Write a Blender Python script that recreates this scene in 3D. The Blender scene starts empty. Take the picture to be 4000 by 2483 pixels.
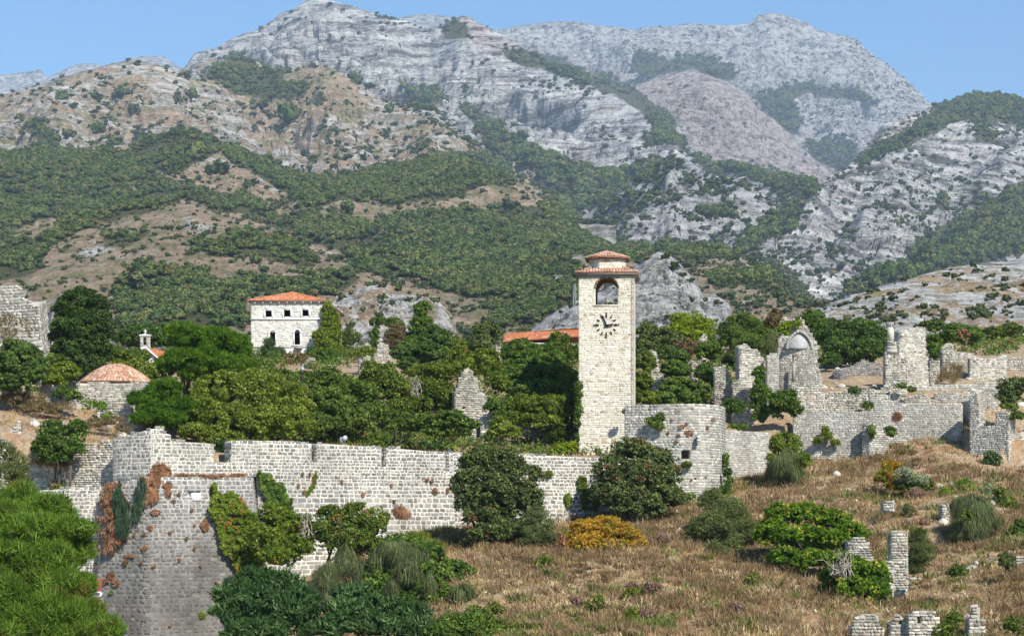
import bpy, math, random
import numpy as np
from mathutils import Vector, Matrix
SC = bpy.context.scene
COL = SC.collection
R = math.radians
rng = np.random.default_rng(11)
random.seed(7)
# ------------------------------------------------------------------ camera, sky, sun
F = 7464.0      # focal length in photo pixels (photo 4000 wide)
HOR = 2000.0    # photo row of the horizon
cam_d = bpy.data.cameras.new('camera')
cam = bpy.data.objects.new('camera', cam_d); COL.objects.link(cam)
cam.location = (0, 0, 0); cam.rotation_euler = (R(90), 0, 0)
cam_d.sensor_width = 36; cam_d.lens = 36*F/4000
cam_d.shift_y = (HOR-1241.5)/4000
cam_d.clip_start = 1; cam_d.clip_end = 60000
SC.camera = cam
SUN_EL, SUN_AZ = R(42), R(32)    # azimuth measured from straight behind the camera towards the right
sun_dir = Vector((math.sin(SUN_AZ)*math.cos(SUN_EL), -math.cos(SUN_AZ)*math.cos(SUN_EL), math.sin(SUN_EL)))
w = bpy.data.worlds.new('World'); SC.world = w; w.use_nodes = True
nt = w.node_tree; bg = nt.nodes['Background']
sky = nt.nodes.new('ShaderNodeTexSky'); sky.sky_type = 'NISHITA'; sky.sun_disc = False
sky.sun_elevation = SUN_EL
sky.sun_rotation = math.atan2(sun_dir.x, sun_dir.y)
sky.altitude = 0; sky.air_density = 1.0; sky.dust_density = 0.0; sky.ozone_density = 5.0
tint = nt.nodes.new('ShaderNodeMix'); tint.data_type = 'RGBA'; tint.blend_type = 'MULTIPLY'; tint.inputs[0].default_value = 1
tint.inputs[7].default_value = (.69, .94, 1.03, 1)
nt.links.new(sky.outputs[0], tint.inputs[6]); nt.links.new(tint.outputs[2], bg.inputs[0]); bg.inputs[1].default_value = 0.087
sl = bpy.data.lights.new('sun', 'SUN'); sl.energy = 4.4; sl.angle = R(0.5); sl.color = (1, .94, .83)
so = bpy.data.objects.new('sun', sl); COL.objects.link(so)
so.rotation_euler = (-sun_dir).to_track_quat('-Z', 'Y').to_euler(); so.location = (60, -60, 80)
SC.view_settings.view_transform = 'Standard'; SC.view_settings.look = 'None'
SC.view_settings.exposure = 0.9; SC.view_settings.gamma = 1
SC.view_settings.use_curve_mapping = False
SC.cycles.volume_bounces = 0
SC.cycles.max_bounces = 6
SC.cycles.transparent_max_bounces = 6

# ------------------------------------------------------------------ helpers
def P(px, py, Y):
    return np.array([(px-2000)/F*Y, Y, (HOR-py)/F*Y])
def pxX(px, Y): return (px-2000)/F*Y
def pyZ(py, Y): return (HOR-py)/F*Y
def lerpl(pts, x):
    a = np.array(pts, float); return np.interp(x, a[:, 0], a[:, 1])

def hsh(ix, iy, iz, seed):
    h = (ix.astype(np.int64)*374761393 + iy.astype(np.int64)*668265263 + iz.astype(np.int64)*2147483647 + seed*974634777) & 0xffffffff
    h = ((h ^ (h >> 13))*1274126177) & 0xffffffff
    h = (h ^ (h >> 16)) & 0xffffffff
    h = (h*2246822519) & 0xffffffff
    h = h ^ (h >> 15)
    return (h & 0xffffff)/float(0xffffff)
def vnoise(x, y, z, seed=0):
    x, y, z = np.broadcast_arrays(x, y, z)
    xi, yi, zi = np.floor(x), np.floor(y), np.floor(z)
    fx, fy, fz = x-xi, y-yi, z-zi
    fx = fx*fx*(3-2*fx); fy = fy*fy*(3-2*fy); fz = fz*fz*(3-2*fz)
    def c(a, b, d): return hsh(xi+a, yi+b, zi+d, seed)
    x00 = c(0,0,0)*(1-fx)+c(1,0,0)*fx; x10 = c(0,1,0)*(1-fx)+c(1,1,0)*fx
    x01 = c(0,0,1)*(1-fx)+c(1,0,1)*fx; x11 = c(0,1,1)*(1-fx)+c(1,1,1)*fx
    return ((x00*(1-fy)+x10*fy)*(1-fz)+(x01*(1-fy)+x11*fy)*fz)
def fbm(x, y, z, seed=0, octv=4, ridged=False, gain=.5):
    t = 0; a = 1; s = 0
    for k in range(octv):
        n = vnoise(x*2**k+k*13.7, y*2**k+k*7.1, z*2**k+k*3.3, seed+k)
        if ridged: n = 1-abs(2*n-1)
        t = t+a*n; s += a; a *= gain
    return t/s

def tag(o, label=None, cat=None, group=None, kind=None):
    if label: o['label'] = label
    if cat: o['category'] = cat
    if group: o['group'] = group
    if kind: o['kind'] = kind
    return o
def empty(name, loc, label=None, cat=None, group=None):
    o = bpy.data.objects.new(name, None); COL.objects.link(o)
    o.location = tuple(float(v) for v in loc); o.empty_display_size = .5
    return tag(o, label, cat, group)
def link_mesh(name, me, parent=None):
    o = bpy.data.objects.new(name, me); COL.objects.link(o)
    if parent is not None:
        o.parent = parent
    return o
def mesh_np(name, verts, faces, mat, tone=None, smooth=False, cols=None):
    """verts (n,3); faces: (m,k) array or list of arrays of mixed k"""
    if isinstance(faces, np.ndarray): faces = [faces]
    faces = [f for f in faces if len(f)]
    me = bpy.data.meshes.new(name)
    verts = np.asarray(verts, np.float32)
    me.vertices.add(len(verts)); me.vertices.foreach_set('co', verts.ravel())
    nl = sum(f.size for f in faces); npoly = sum(len(f) for f in faces)
    me.loops.add(nl); me.loops.foreach_set('vertex_index', np.concatenate([f.ravel() for f in faces]).astype(np.int32))
    me.polygons.add(npoly)
    tot = np.concatenate([np.full(len(f), f.shape[1]) for f in faces])
    st = np.concatenate([[0], np.cumsum(tot)[:-1]]).astype(np.int32)
    me.polygons.foreach_set('loop_start', st)
    me.polygons.foreach_set('loop_total', tot.astype(np.int32))
    if smooth: me.polygons.foreach_set('use_smooth', np.ones(npoly, bool))
    if tone is not None:
        a = me.attributes.new('tone', 'FLOAT', 'FACE'); a.data.foreach_set('value', np.asarray(tone, np.float32))
    if cols is not None:
        a = me.attributes.new('cover', 'FLOAT_COLOR', 'POINT'); a.data.foreach_set('color', np.asarray(cols, np.float32).ravel())
    me.update(calc_edges=True)
    if mat is not None: me.materials.append(mat)
    return me
def add(name, verts, faces, mat, parent=None, tone=None, smooth=False, cols=None, off=None):
    """world-space vertices -> one object; when it has a parent they are moved into its frame"""
    verts = np.asarray(verts, float)
    if parent is not None:
        verts = verts-np.array(parent.location)
    me = mesh_np(name, verts, faces, mat, tone, smooth, cols)
    return link_mesh(name, me, parent)
class Acc:
    """collects world-space geometry into ONE mesh"""
    def __init__(s): s.v = []; s.f = {}; s.n = 0; s.t = {}
    def put(s, v, f, tone=0.):
        v = np.asarray(v, float); f = np.asarray(f)
        s.v.append(v); s.f.setdefault(f.shape[1], []).append(f+s.n); s.n += len(v)
        s.t.setdefault(f.shape[1], []).append(np.full(len(f), tone) if np.isscalar(tone) else np.asarray(tone))
    def box(s, c, size, rz=0., tone=0., taper=1., ry=0.):
        x, y, z = [k/2 for k in size]
        t = taper
        v = np.array([[-x,-y,-z],[x,-y,-z],[x,y,-z],[-x,y,-z],[-x*t,-y*t,z],[x*t,-y*t,z],[x*t,y*t,z],[-x*t,y*t,z]])
        if ry:
            m = np.array(Matrix.Rotation(ry, 3, 'Y')); v = v@m.T
        if rz:
            m = np.array(Matrix.Rotation(rz, 3, 'Z')); v = v@m.T
        f = np.array([[0,3,2,1],[4,5,6,7],[0,1,5,4],[1,2,6,5],[2,3,7,6],[3,0,4,7]])
        s.put(v+np.asarray(c, float), f, tone)
    def tube(s, a, b, ra, rb=None, n=6, tone=0.):
        a = np.asarray(a, float); b = np.asarray(b, float); rb = ra if rb is None else rb
        d = b-a; d = d/(np.linalg.norm(d)+1e-9)
        u = np.cross(d, [0, 0, 1.]) if abs(d[2]) < .9 else np.cross(d, [1., 0, 0]); u /= np.linalg.norm(u); w_ = np.cross(d, u)
        an = np.arange(n)*2*np.pi/n
        ring = np.cos(an)[:, None]*u+np.sin(an)[:, None]*w_
        v = np.vstack([a+ring*ra, b+ring*rb, a[None], b[None]])
        i = np.arange(n); j = (i+1) % n
        s.put(v, np.stack([i, j, j+n, i+n], 1), tone)
        s.f.setdefault(3, []).append(np.vstack([np.stack([j, i, np.full(n, 2*n)], 1), np.stack([i+n, j+n, np.full(n, 2*n+1)], 1)])+s.n-len(v))
        s.t.setdefault(3, []).append(np.full(2*n, tone))
    def build(s, name, mat, parent=None, smooth=False):
        ks = sorted(s.f)
        return add(name, np.vstack(s.v), [np.vstack(s.f[k]) for k in ks], mat, parent, tone=np.concatenate([np.concatenate(s.t[k]) for k in ks]), smooth=smooth)

# ------------------------------------------------------------------ materials
def newmat(name):
    m = bpy.data.materials.new(name); m.use_nodes = True
    t = m.node_tree
    for n in list(t.nodes):
        if n.type != 'OUTPUT_MATERIAL': t.nodes.remove(n)
    return m, t, t.nodes, t.links, [n for n in t.nodes if n.type == 'OUTPUT_MATERIAL'][0]
def N(ns, typ, **kw):
    n = ns.new(typ)
    for k, v in kw.items():
        if k.startswith('i_'): n.inputs[k[2:].replace('_', ' ')].default_value = v
        else: setattr(n, k, v)
    return n
def ramp(ns, stops, interp='LINEAR'):
    r = ns.new('ShaderNodeValToRGB'); r.color_ramp.interpolation = interp
    e = r.color_ramp.elements
    while len(e) < len(stops): e.new(.5)
    for i, (p, c) in enumerate(stops):
        e[i].position = p; e[i].color = tuple(c)+(1,) if len(c) == 3 else c
    return r
def math_(ns, ls, op, a, b=None, c=None, clamp=False):
    n = ns.new('ShaderNodeMath'); n.operation = op; n.use_clamp = clamp
    for i, v in enumerate((a, b, c)):
        if v is None: continue
        if hasattr(v, 'links'): ls.new(v, n.inputs[i])
        else: n.inputs[i].default_value = v
    return n.outputs[0]
def mixc(ns, ls, fac, a, b, mode='MIX'):
    n = ns.new('ShaderNodeMix'); n.data_type = 'RGBA'; n.blend_type = mode
    for k, v in ((0, fac), (6, a), (7, b)):
        if hasattr(v, 'links'): ls.new(v, n.inputs[k])
        else: n.inputs[k].default_value = v if k == 0 else (tuple(v)+(1,) if len(v) == 3 else v)
    return n.outputs[2]
def tone_node(ns, ls):
    """per-face tone (stored as 1..2); objects without it use their own random value"""
    a = N(ns, 'ShaderNodeAttribute', attribute_name='tone')
    oi = ns.new('ShaderNodeObjectInfo')
    has = math_(ns, ls, 'GREATER_THAN', a.outputs['Fac'], .5)
    v = math_(ns, ls, 'SUBTRACT', a.outputs['Fac'], 1)
    m = ns.new('ShaderNodeMix'); m.data_type = 'FLOAT'
    ls.new(has, m.inputs[0]); ls.new(oi.outputs['Random'], m.inputs[2]); ls.new(v, m.inputs[3])
    return m.outputs[0]
def pos(ns): return ns.new('ShaderNodeNewGeometry').outputs['Position']
def noise(ns, ls, scale, detail=3, rough=.55, vec=None, dist=0.):
    n = N(ns, 'ShaderNodeTexNoise'); n.inputs['Scale'].default_value = scale
    n.inputs['Detail'].default_value = detail; n.inputs['Roughness'].default_value = rough; n.inputs['Distortion'].default_value = dist
    ls.new(vec if vec is not None else pos(ns), n.inputs['Vector'])
    return n.outputs['Fac']
def mscale(ns, ls, vec, s, rot=(0, 0, 0)):
    m = ns.new('ShaderNodeMapping'); m.inputs['Scale'].default_value = s; m.inputs['Rotation'].default_value = rot
    ls.new(vec, m.inputs['Vector']); return m.outputs[0]
def bsdf(ns, ls, out, col, rough=.9, bump=None, bs=.5, bd=.05, spec=.2):
    b = ns.new('ShaderNodeBsdfPrincipled')
    if hasattr(col, 'links'): ls.new(col, b.inputs['Base Color'])
    else: b.inputs['Base Color'].default_value = tuple(col)+(1,)
    b.inputs['Roughness'].default_value = rough; b.inputs['Specular IOR Level'].default_value = spec
    if bump is not None:
        bn = ns.new('ShaderNodeBump'); bn.inputs['Strength'].default_value = bs; bn.inputs['Distance'].default_value = bd
        ls.new(bump, bn.inputs['Height']); ls.new(bn.outputs[0], b.inputs['Normal'])
    ls.new(b.outputs[0], out.inputs[0]); return b

def stone_mat(name, stops, stain=(.55, .5, .42), stain_amt=.25, fine=9., dark_amt=.35, bump=.5, zdark=None):
    m, t, ns, ls, out = newmat(name)
    tn = tone_node(ns, ls)
    r = ramp(ns, stops); ls.new(tn, r.inputs[0])
    n1 = noise(ns, ls, fine, 4, .65)
    n2 = noise(ns, ls, .35, 4, .6, vec=mscale(ns, ls, pos(ns), (1, 1, .55)))
    c = mixc(ns, ls, 1., r.outputs[0], ramp_out(ns, ls, n1, [(.25, (.62, .61, .6)), (.5, (.97,)*3), (.75, (1.18,)*3)]), 'MULTIPLY')
    f2 = ramp_out(ns, ls, n2, [(.45, (0,)*3), (.68, (1,)*3)])
    c = mixc(ns, ls, math_(ns, ls, 'MULTIPLY', f2, dark_amt), c, mixc(ns, ls, 1., c, (.45, .44, .42), 'MULTIPLY'))
    n3 = noise(ns, ls, .9, 3, .6)
    f3 = ramp_out(ns, ls, n3, [(.56, (0,)*3), (.7, (1,)*3)])
    c = mixc(ns, ls, math_(ns, ls, 'MULTIPLY', f3, stain_amt), c, stain)
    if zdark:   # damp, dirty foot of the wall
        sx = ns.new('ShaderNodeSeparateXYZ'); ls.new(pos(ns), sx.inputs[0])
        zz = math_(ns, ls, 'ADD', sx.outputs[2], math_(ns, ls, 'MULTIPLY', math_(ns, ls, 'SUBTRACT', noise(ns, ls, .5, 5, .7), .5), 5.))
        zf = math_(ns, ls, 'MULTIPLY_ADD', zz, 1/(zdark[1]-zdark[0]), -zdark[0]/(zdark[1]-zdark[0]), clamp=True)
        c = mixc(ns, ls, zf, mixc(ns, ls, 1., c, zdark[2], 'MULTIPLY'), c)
    bsdf(ns, ls, out, c, .92, n1, bump, .04)
    return m
def ramp_out(ns, ls, fac, stops, interp='LINEAR'):
    r = ramp(ns, stops, interp); ls.new(fac, r.inputs[0]); return r.outputs[0]

g = lambda v, w=0., b=0.: (v*(1+w), v, v*(1-b))
M = {}
M['stone_grey'] = stone_mat('grey_limestone', [(0, g(.16, .03, .05)), (.35, g(.23, .03, .06)), (.7, g(.30, .04, .08)), (.96, g(.42, .05, .11)), (1, (.32, .255, .19))], stain_amt=.15)
M['mortar_white'] = stone_mat('white_lime_mortar', [(0, g(.54, .04, .12)), (1, g(.63, .04, .12))], stain_amt=.15, dark_amt=.5, fine=5)
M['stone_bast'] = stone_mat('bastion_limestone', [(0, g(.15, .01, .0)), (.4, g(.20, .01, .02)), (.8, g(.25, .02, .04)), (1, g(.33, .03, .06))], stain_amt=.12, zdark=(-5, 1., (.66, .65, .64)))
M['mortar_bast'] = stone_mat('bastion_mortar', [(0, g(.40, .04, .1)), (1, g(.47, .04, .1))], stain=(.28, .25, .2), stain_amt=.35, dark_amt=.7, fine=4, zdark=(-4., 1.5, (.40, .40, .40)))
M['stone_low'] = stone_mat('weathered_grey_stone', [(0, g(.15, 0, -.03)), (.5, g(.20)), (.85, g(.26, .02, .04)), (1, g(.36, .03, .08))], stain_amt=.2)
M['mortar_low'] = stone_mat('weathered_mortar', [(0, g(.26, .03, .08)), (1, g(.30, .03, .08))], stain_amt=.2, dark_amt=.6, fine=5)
M['stone_rubble'] = stone_mat('rubble_limestone', [(0, g(.24, .04, .09)), (.35, g(.40, .05, .12)), (.75, g(.53, .05, .13)), (1, g(.66, .05, .12))], stain=(.42, .30, .19), stain_amt=.3, dark_amt=.6)
M['mortar_rubble'] = stone_mat('rubble_earth_mortar', [(0, g(.33, .07, .19)), (1, g(.41, .07, .19))], stain=(.36, .25, .15), stain_amt=.4, dark_amt=.5, fine=4, bump=1)
M['stone_course'] = stone_mat('coursed_limestone', [(0, g(.28, .03, .07)), (.4, g(.39, .03, .08)), (.8, g(.49, .04, .1)), (1, g(.64, .04, .1))], stain=(.36, .29, .2), stain_amt=.2, dark_amt=.5)
M['mortar_course'] = stone_mat('coursed_mortar', [(0, g(.38, .05, .14)), (1, g(.45, .05, .14))], stain=(.38, .27, .17), stain_amt=.3, dark_amt=.4, fine=4, bump=1)
M['stone_tower'] = stone_mat('cream_tower_limestone', [(0, (.38, .30, .19)), (.06, (.46, .40, .30)), (.1, g(.54, .07, .16)), (.5, g(.61, .07, .16)), (.9, g(.70, .06, .14)), (1, g(.78, .05, .12))], stain=(.50, .42, .31), stain_amt=.28, dark_amt=.28, fine=7)
M['mortar_tower'] = stone_mat('cream_tower_mortar', [(0, g(.54, .08, .2)), (1, g(.60, .08, .2))], stain=(.5, .4, .27), stain_amt=.2, dark_amt=.15, fine=4)
M['stone_palace'] = stone_mat('white_ashlar', [(0, g(.50, .04, .09)), (.5, g(.58, .04, .09)), (1, g(.70, .03, .09))], stain_amt=.06, dark_amt=.06, bump=.2)
M['mortar_palace'] = stone_mat('white_ashlar_joint', [(0, g(.50, .04, .09)), (1, g(.54, .04, .09))], stain_amt=.05, dark_amt=.05, bump=.2)
M['trim_white'] = stone_mat('white_dressed_stone', [(0, g(.78, .02, .05)), (1, g(.82, .02, .05))], stain_amt=.04, dark_amt=.05, bump=.1)
M['brick_brown'] = stone_mat('brown_brick', [(0, (.17, .10, .05)), (1, (.27, .17, .09))], stain_amt=.1)
M['tile_orange'] = stone_mat('orange_roof_tile', [(0, (.36, .12, .055)), (.5, (.48, .17, .075)), (.88, (.55, .24, .12)), (1, (.6, .45, .36))], stain_amt=.05, dark_amt=.1, fine=3)
M['tile_old'] = stone_mat('weathered_roof_tile', [(0, (.30, .15, .10)), (.4, (.44, .25, .17)), (.8, (.53, .33, .24)), (1, (.58, .46, .33))], stain=(.4, .33, .25), stain_amt=.3, dark_amt=.2, fine=3)
M['plaster_pink'] = stone_mat('pink_plaster', [(0, (.62, .40, .30)), (1, (.66, .44, .33))], stain_amt=.1)
M['plaster_pale'] = stone_mat('pale_blue_plaster', [(0, (.31, .315, .32)), (1, (.37, .375, .38))], stain_amt=.12, dark_amt=.3, fine=5)
M['eave_grey'] = stone_mat('grey_eave_board', [(0, g(.24, .02, .05)), (1, g(.3, .02, .05))])
M['marble'] = stone_mat('white_marble', [(0, g(.85)), (1, g(.86))], stain_amt=0, dark_amt=0, bump=.02)
M['concrete'] = stone_mat('pale_concrete', [(0, g(.4, .02, .05)), (1, g(.5, .02, .05))])
def plain(name, col, rough=.7, metal=0.):
    m, t, ns, ls, out = newmat(name)
    n1 = noise(ns, ls, 6, 3)
    c = mixc(ns, ls, 1., col, ramp_out(ns, ls, n1, [(.3, (.8,)*3), (.7, (1.15,)*3)]), 'MULTIPLY')
    b = bsdf(ns, ls, out, c, rough); b.inputs['Metallic'].default_value = metal
    return m
M['iron'] = plain('black_iron', (.03, .025, .03), .5)
M['metal_grey'] = plain('painted_grey_metal', (.35, .38, .42), .4, .3)
M['metal_light'] = plain('light_floodlight_metal', (.6, .65, .7), .3, .4)
M['dark_wood'] = plain('dark_wood', (.06, .04, .025), .8)
M['bark'] = plain('tree_bark', (.10, .08, .06), .95)
M['dead_twig'] = plain('dry_grey_twigs', (.33, .29, .24), .95)
M['rust'] = plain('rusty_iron', (.28, .10, .05), .9)
M['red_sheet'] = plain('red_sheet_metal', (.33, .05, .06), .6)

def leaf_mat(name, a, b, c=None, accent=None, trans=.42):
    """tone 1..2 runs from dark to light leaves; the last twentieth is the accent colour"""
    m, t, ns, ls, out = newmat(name)
    tn = tone_node(ns, ls)
    st = [(0, a), (.6, b), (.9, c or b)]
    if accent: st = [(0, a), (.55, b), (.86, c or b), (.9, accent), (1, accent)]
    r = ramp(ns, st); ls.new(tn, r.inputs[0])
    n1 = noise(ns, ls, 1.1, 2)
    col = mixc(ns, ls, 1., r.outputs[0], ramp_out(ns, ls, n1, [(.3, (.78,)*3), (.7, (1.22,)*3)]), 'MULTIPLY')
    d = ns.new('ShaderNodeBsdfDiffuse'); ls.new(col, d.inputs[0])
    tr = ns.new('ShaderNodeBsdfTranslucent')
    c2 = mixc(ns, ls, 1., col, (1.1, 1.25, .5), 'MULTIPLY'); ls.new(c2, tr.inputs[0])
    mx = ns.new('ShaderNodeMixShader'); mx.inputs[0].default_value = trans
    ls.new(d.outputs[0], mx.inputs[1]); ls.new(tr.outputs[0], mx.inputs[2])
    ls.new(mx.outputs[0], out.inputs[0])
    return m
LM = {
 'mid': leaf_mat('mid_green_leaves', (.045, .082, .018), (.125, .185, .036), (.26, .32, .085)),
 'bright': leaf_mat('bright_green_leaves', (.07, .105, .016), (.185, .235, .036), (.35, .385, .09)),
 'dark': leaf_mat('dark_green_leaves', (.035, .055, .018), (.085, .12, .034), (.19, .225, .075), trans=.15),
 'cypress': leaf_mat('cypress_foliage', (.016, .036, .010), (.045, .08, .02), (.10, .145, .04), trans=.1),
 'ivy': leaf_mat('ivy_leaves', (.04, .082, .018), (.11, .18, .035), (.24, .31, .07)),
 'ivydark': leaf_mat('dark_ivy_leaves', (.034, .068, .02), (.09, .15, .038), (.20, .27, .075)),
 'pine': leaf_mat('pine_needles', (.045, .105, .010), (.10, .19, .018), (.19, .29, .04)),
 'stonepine': leaf_mat('stone_pine_needles', (.045, .09, .016), (.13, .215, .03), (.25, .36, .065), (.20, .13, .04)),
 'olive': leaf_mat('olive_leaves', (.085, .105, .04), (.145, .17, .065), (.25, .27, .12)),
 'olivetree': leaf_mat('olive_tree_leaves', (.08, .10, .035), (.14, .168, .06), (.25, .27, .11)),
 'carob': leaf_mat('carob_leaves', (.03, .048, .016), (.078, .105, .032), (.18, .21, .075), (.15, .075, .04), trans=.12),
 'carobg': leaf_mat('green_shrub_leaves', (.04, .07, .012), (.09, .13, .022), (.17, .21, .04), (.25, .14, .04), trans=.15),
 'yellow': leaf_mat('yellow_green_leaves', (.10, .17, .01), (.24, .30, .02), (.40, .42, .05)),
 'vine': leaf_mat('yellowish_creeper_leaves', (.07, .12, .015), (.16, .22, .03), (.32, .34, .07), (.36, .18, .05)),
 'gold': leaf_mat('golden_autumn_leaves', (.24, .14, .02), (.46, .27, .04), (.64, .42, .07), (.16, .22, .03)),
 'broom': leaf_mat('blue_green_broom_stems', (.07, .09, .04), (.12, .145, .06), (.21, .23, .10), trans=.1),
 'rustv': leaf_mat('dead_rust_coloured_creeper', (.14, .07, .04), (.26, .135, .075), (.40, .23, .14), (.10, .10, .04), trans=.1),
 'tealv': leaf_mat('dark_teal_creeper', (.03, .06, .035), (.055, .095, .055), (.10, .13, .07), trans=.1),
 'fig': leaf_mat('fig_leaves', (.05, .11, .012), (.12, .20, .022), (.22, .31, .04), (.42, .40, .06)),
 'ash': leaf_mat('grey_green_leaves', (.028, .065, .02), (.075, .14, .045), (.19, .27, .12)),
 'white': leaf_mat('white_flowering_shrub', (.16, .19, .10), (.35, .38, .26), (.6, .6, .5)),
 'pink': leaf_mat('pink_red_leaves', (.18, .11, .085), (.32, .20, .17), (.46, .32, .27)),
 'brownb': leaf_mat('brown_dry_leaves', (.11, .085, .04), (.20, .15, .08), (.32, .24, .14)),
 'grass': leaf_mat('dry_grass_blades', (.21, .135, .065), (.45, .315, .165), (.74, .59, .37), (.16, .18, .06), trans=.15),
}
# ------------------------------------------------------------------ far terrain
def poly(s, pts):
    """zoom views of the photograph: 1 = left half, 2 = right half -> photo pixels"""
    a = np.array(pts, float)/1.218
    if s == 2: a[:, 0] += 2000
    return a
CW, CH, CS = 490, 150, 10
def inside(pt, X, Y):
    c = np.zeros(X.shape, bool); n = len(pt); j = n-1
    for i in range(n):
        xi, yi = pt[i]; xj, yj = pt[j]
        k = ((yi > Y) != (yj > Y)) & (X < (xj-xi)*(Y-yi)/(yj-yi+1e-9)+xi)
        c ^= k; j = i
    return c
GX, GY = np.meshgrid(np.arange(CW)*CS-350., np.arange(CH)*CS*1.)
WX = GX+(fbm(GX/120, GY/120, 0*GX, 5, 3)-.5)*90; WY = GY+(fbm(GX/120, GY/120, 0*GX+9, 8, 3)-.5)*70
forest = np.zeros(GX.shape); brown = np.zeros(GX.shape); purple = np.zeros(GX.shape)
def paint(arr, s, pts, v):
    arr[inside(poly(s, pts), WX, WY)] = v
# tan dry ground on the two near left mountains, mixed with rock
paint(brown, 1, [(-700,500),(0,450),(400,340),(600,280),(900,330),(1050,470),(1080,460),(1340,320),(1550,310),(1800,420),(2000,560),(2200,620),(2350,700),(2640,760),(2640,1700),(-700,1700)], .55)
paint(brown, 1, [(-700,1100),(0,1100),(500,880),(800,820),(1000,780),(1300,880),(1480,1000),(1900,960),(2436,880),(2640,1000),(2640,1900),(-700,1900)], .92)
paint(brown, 1, [(900,300),(1350,310),(1600,320),(1750,480),(1700,600),(1200,560),(1050,470)], .8)
paint(brown, 2, [(-150,840),(50,840),(160,920),(250,1020),(150,1010),(0,980)], .85)
paint(brown, 2, [(-150,1140),(300,1150),(500,1170),(900,1210),(1150,1240),(1450,1400),(1450,1560),(-100,1560)], .75)
paint(brown, 2, [(300,840),(420,840),(440,930),(250,950)], .5)
paint(brown, 2, [(0,470),(400,480),(560,540),(500,560),(0,560)], .35)
paint(purple, 2, [(-60,180),(60,200),(250,280),(350,330),(650,375),(830,340),(1000,355),(1160,480),(1300,620),(1540,830),(1430,880),(1200,800),(1060,790),(800,700),(790,590),(560,430),(250,330)], 1)
paint(purple, 2, [(1640,770),(1640,740),(1760,600),(2040,500),(1980,570),(1760,720)], .9)
paint(purple, 1, [(2150,110),(2200,70),(2290,100),(2350,150),(2436,190),(2436,250),(2250,210)], .9)
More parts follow.
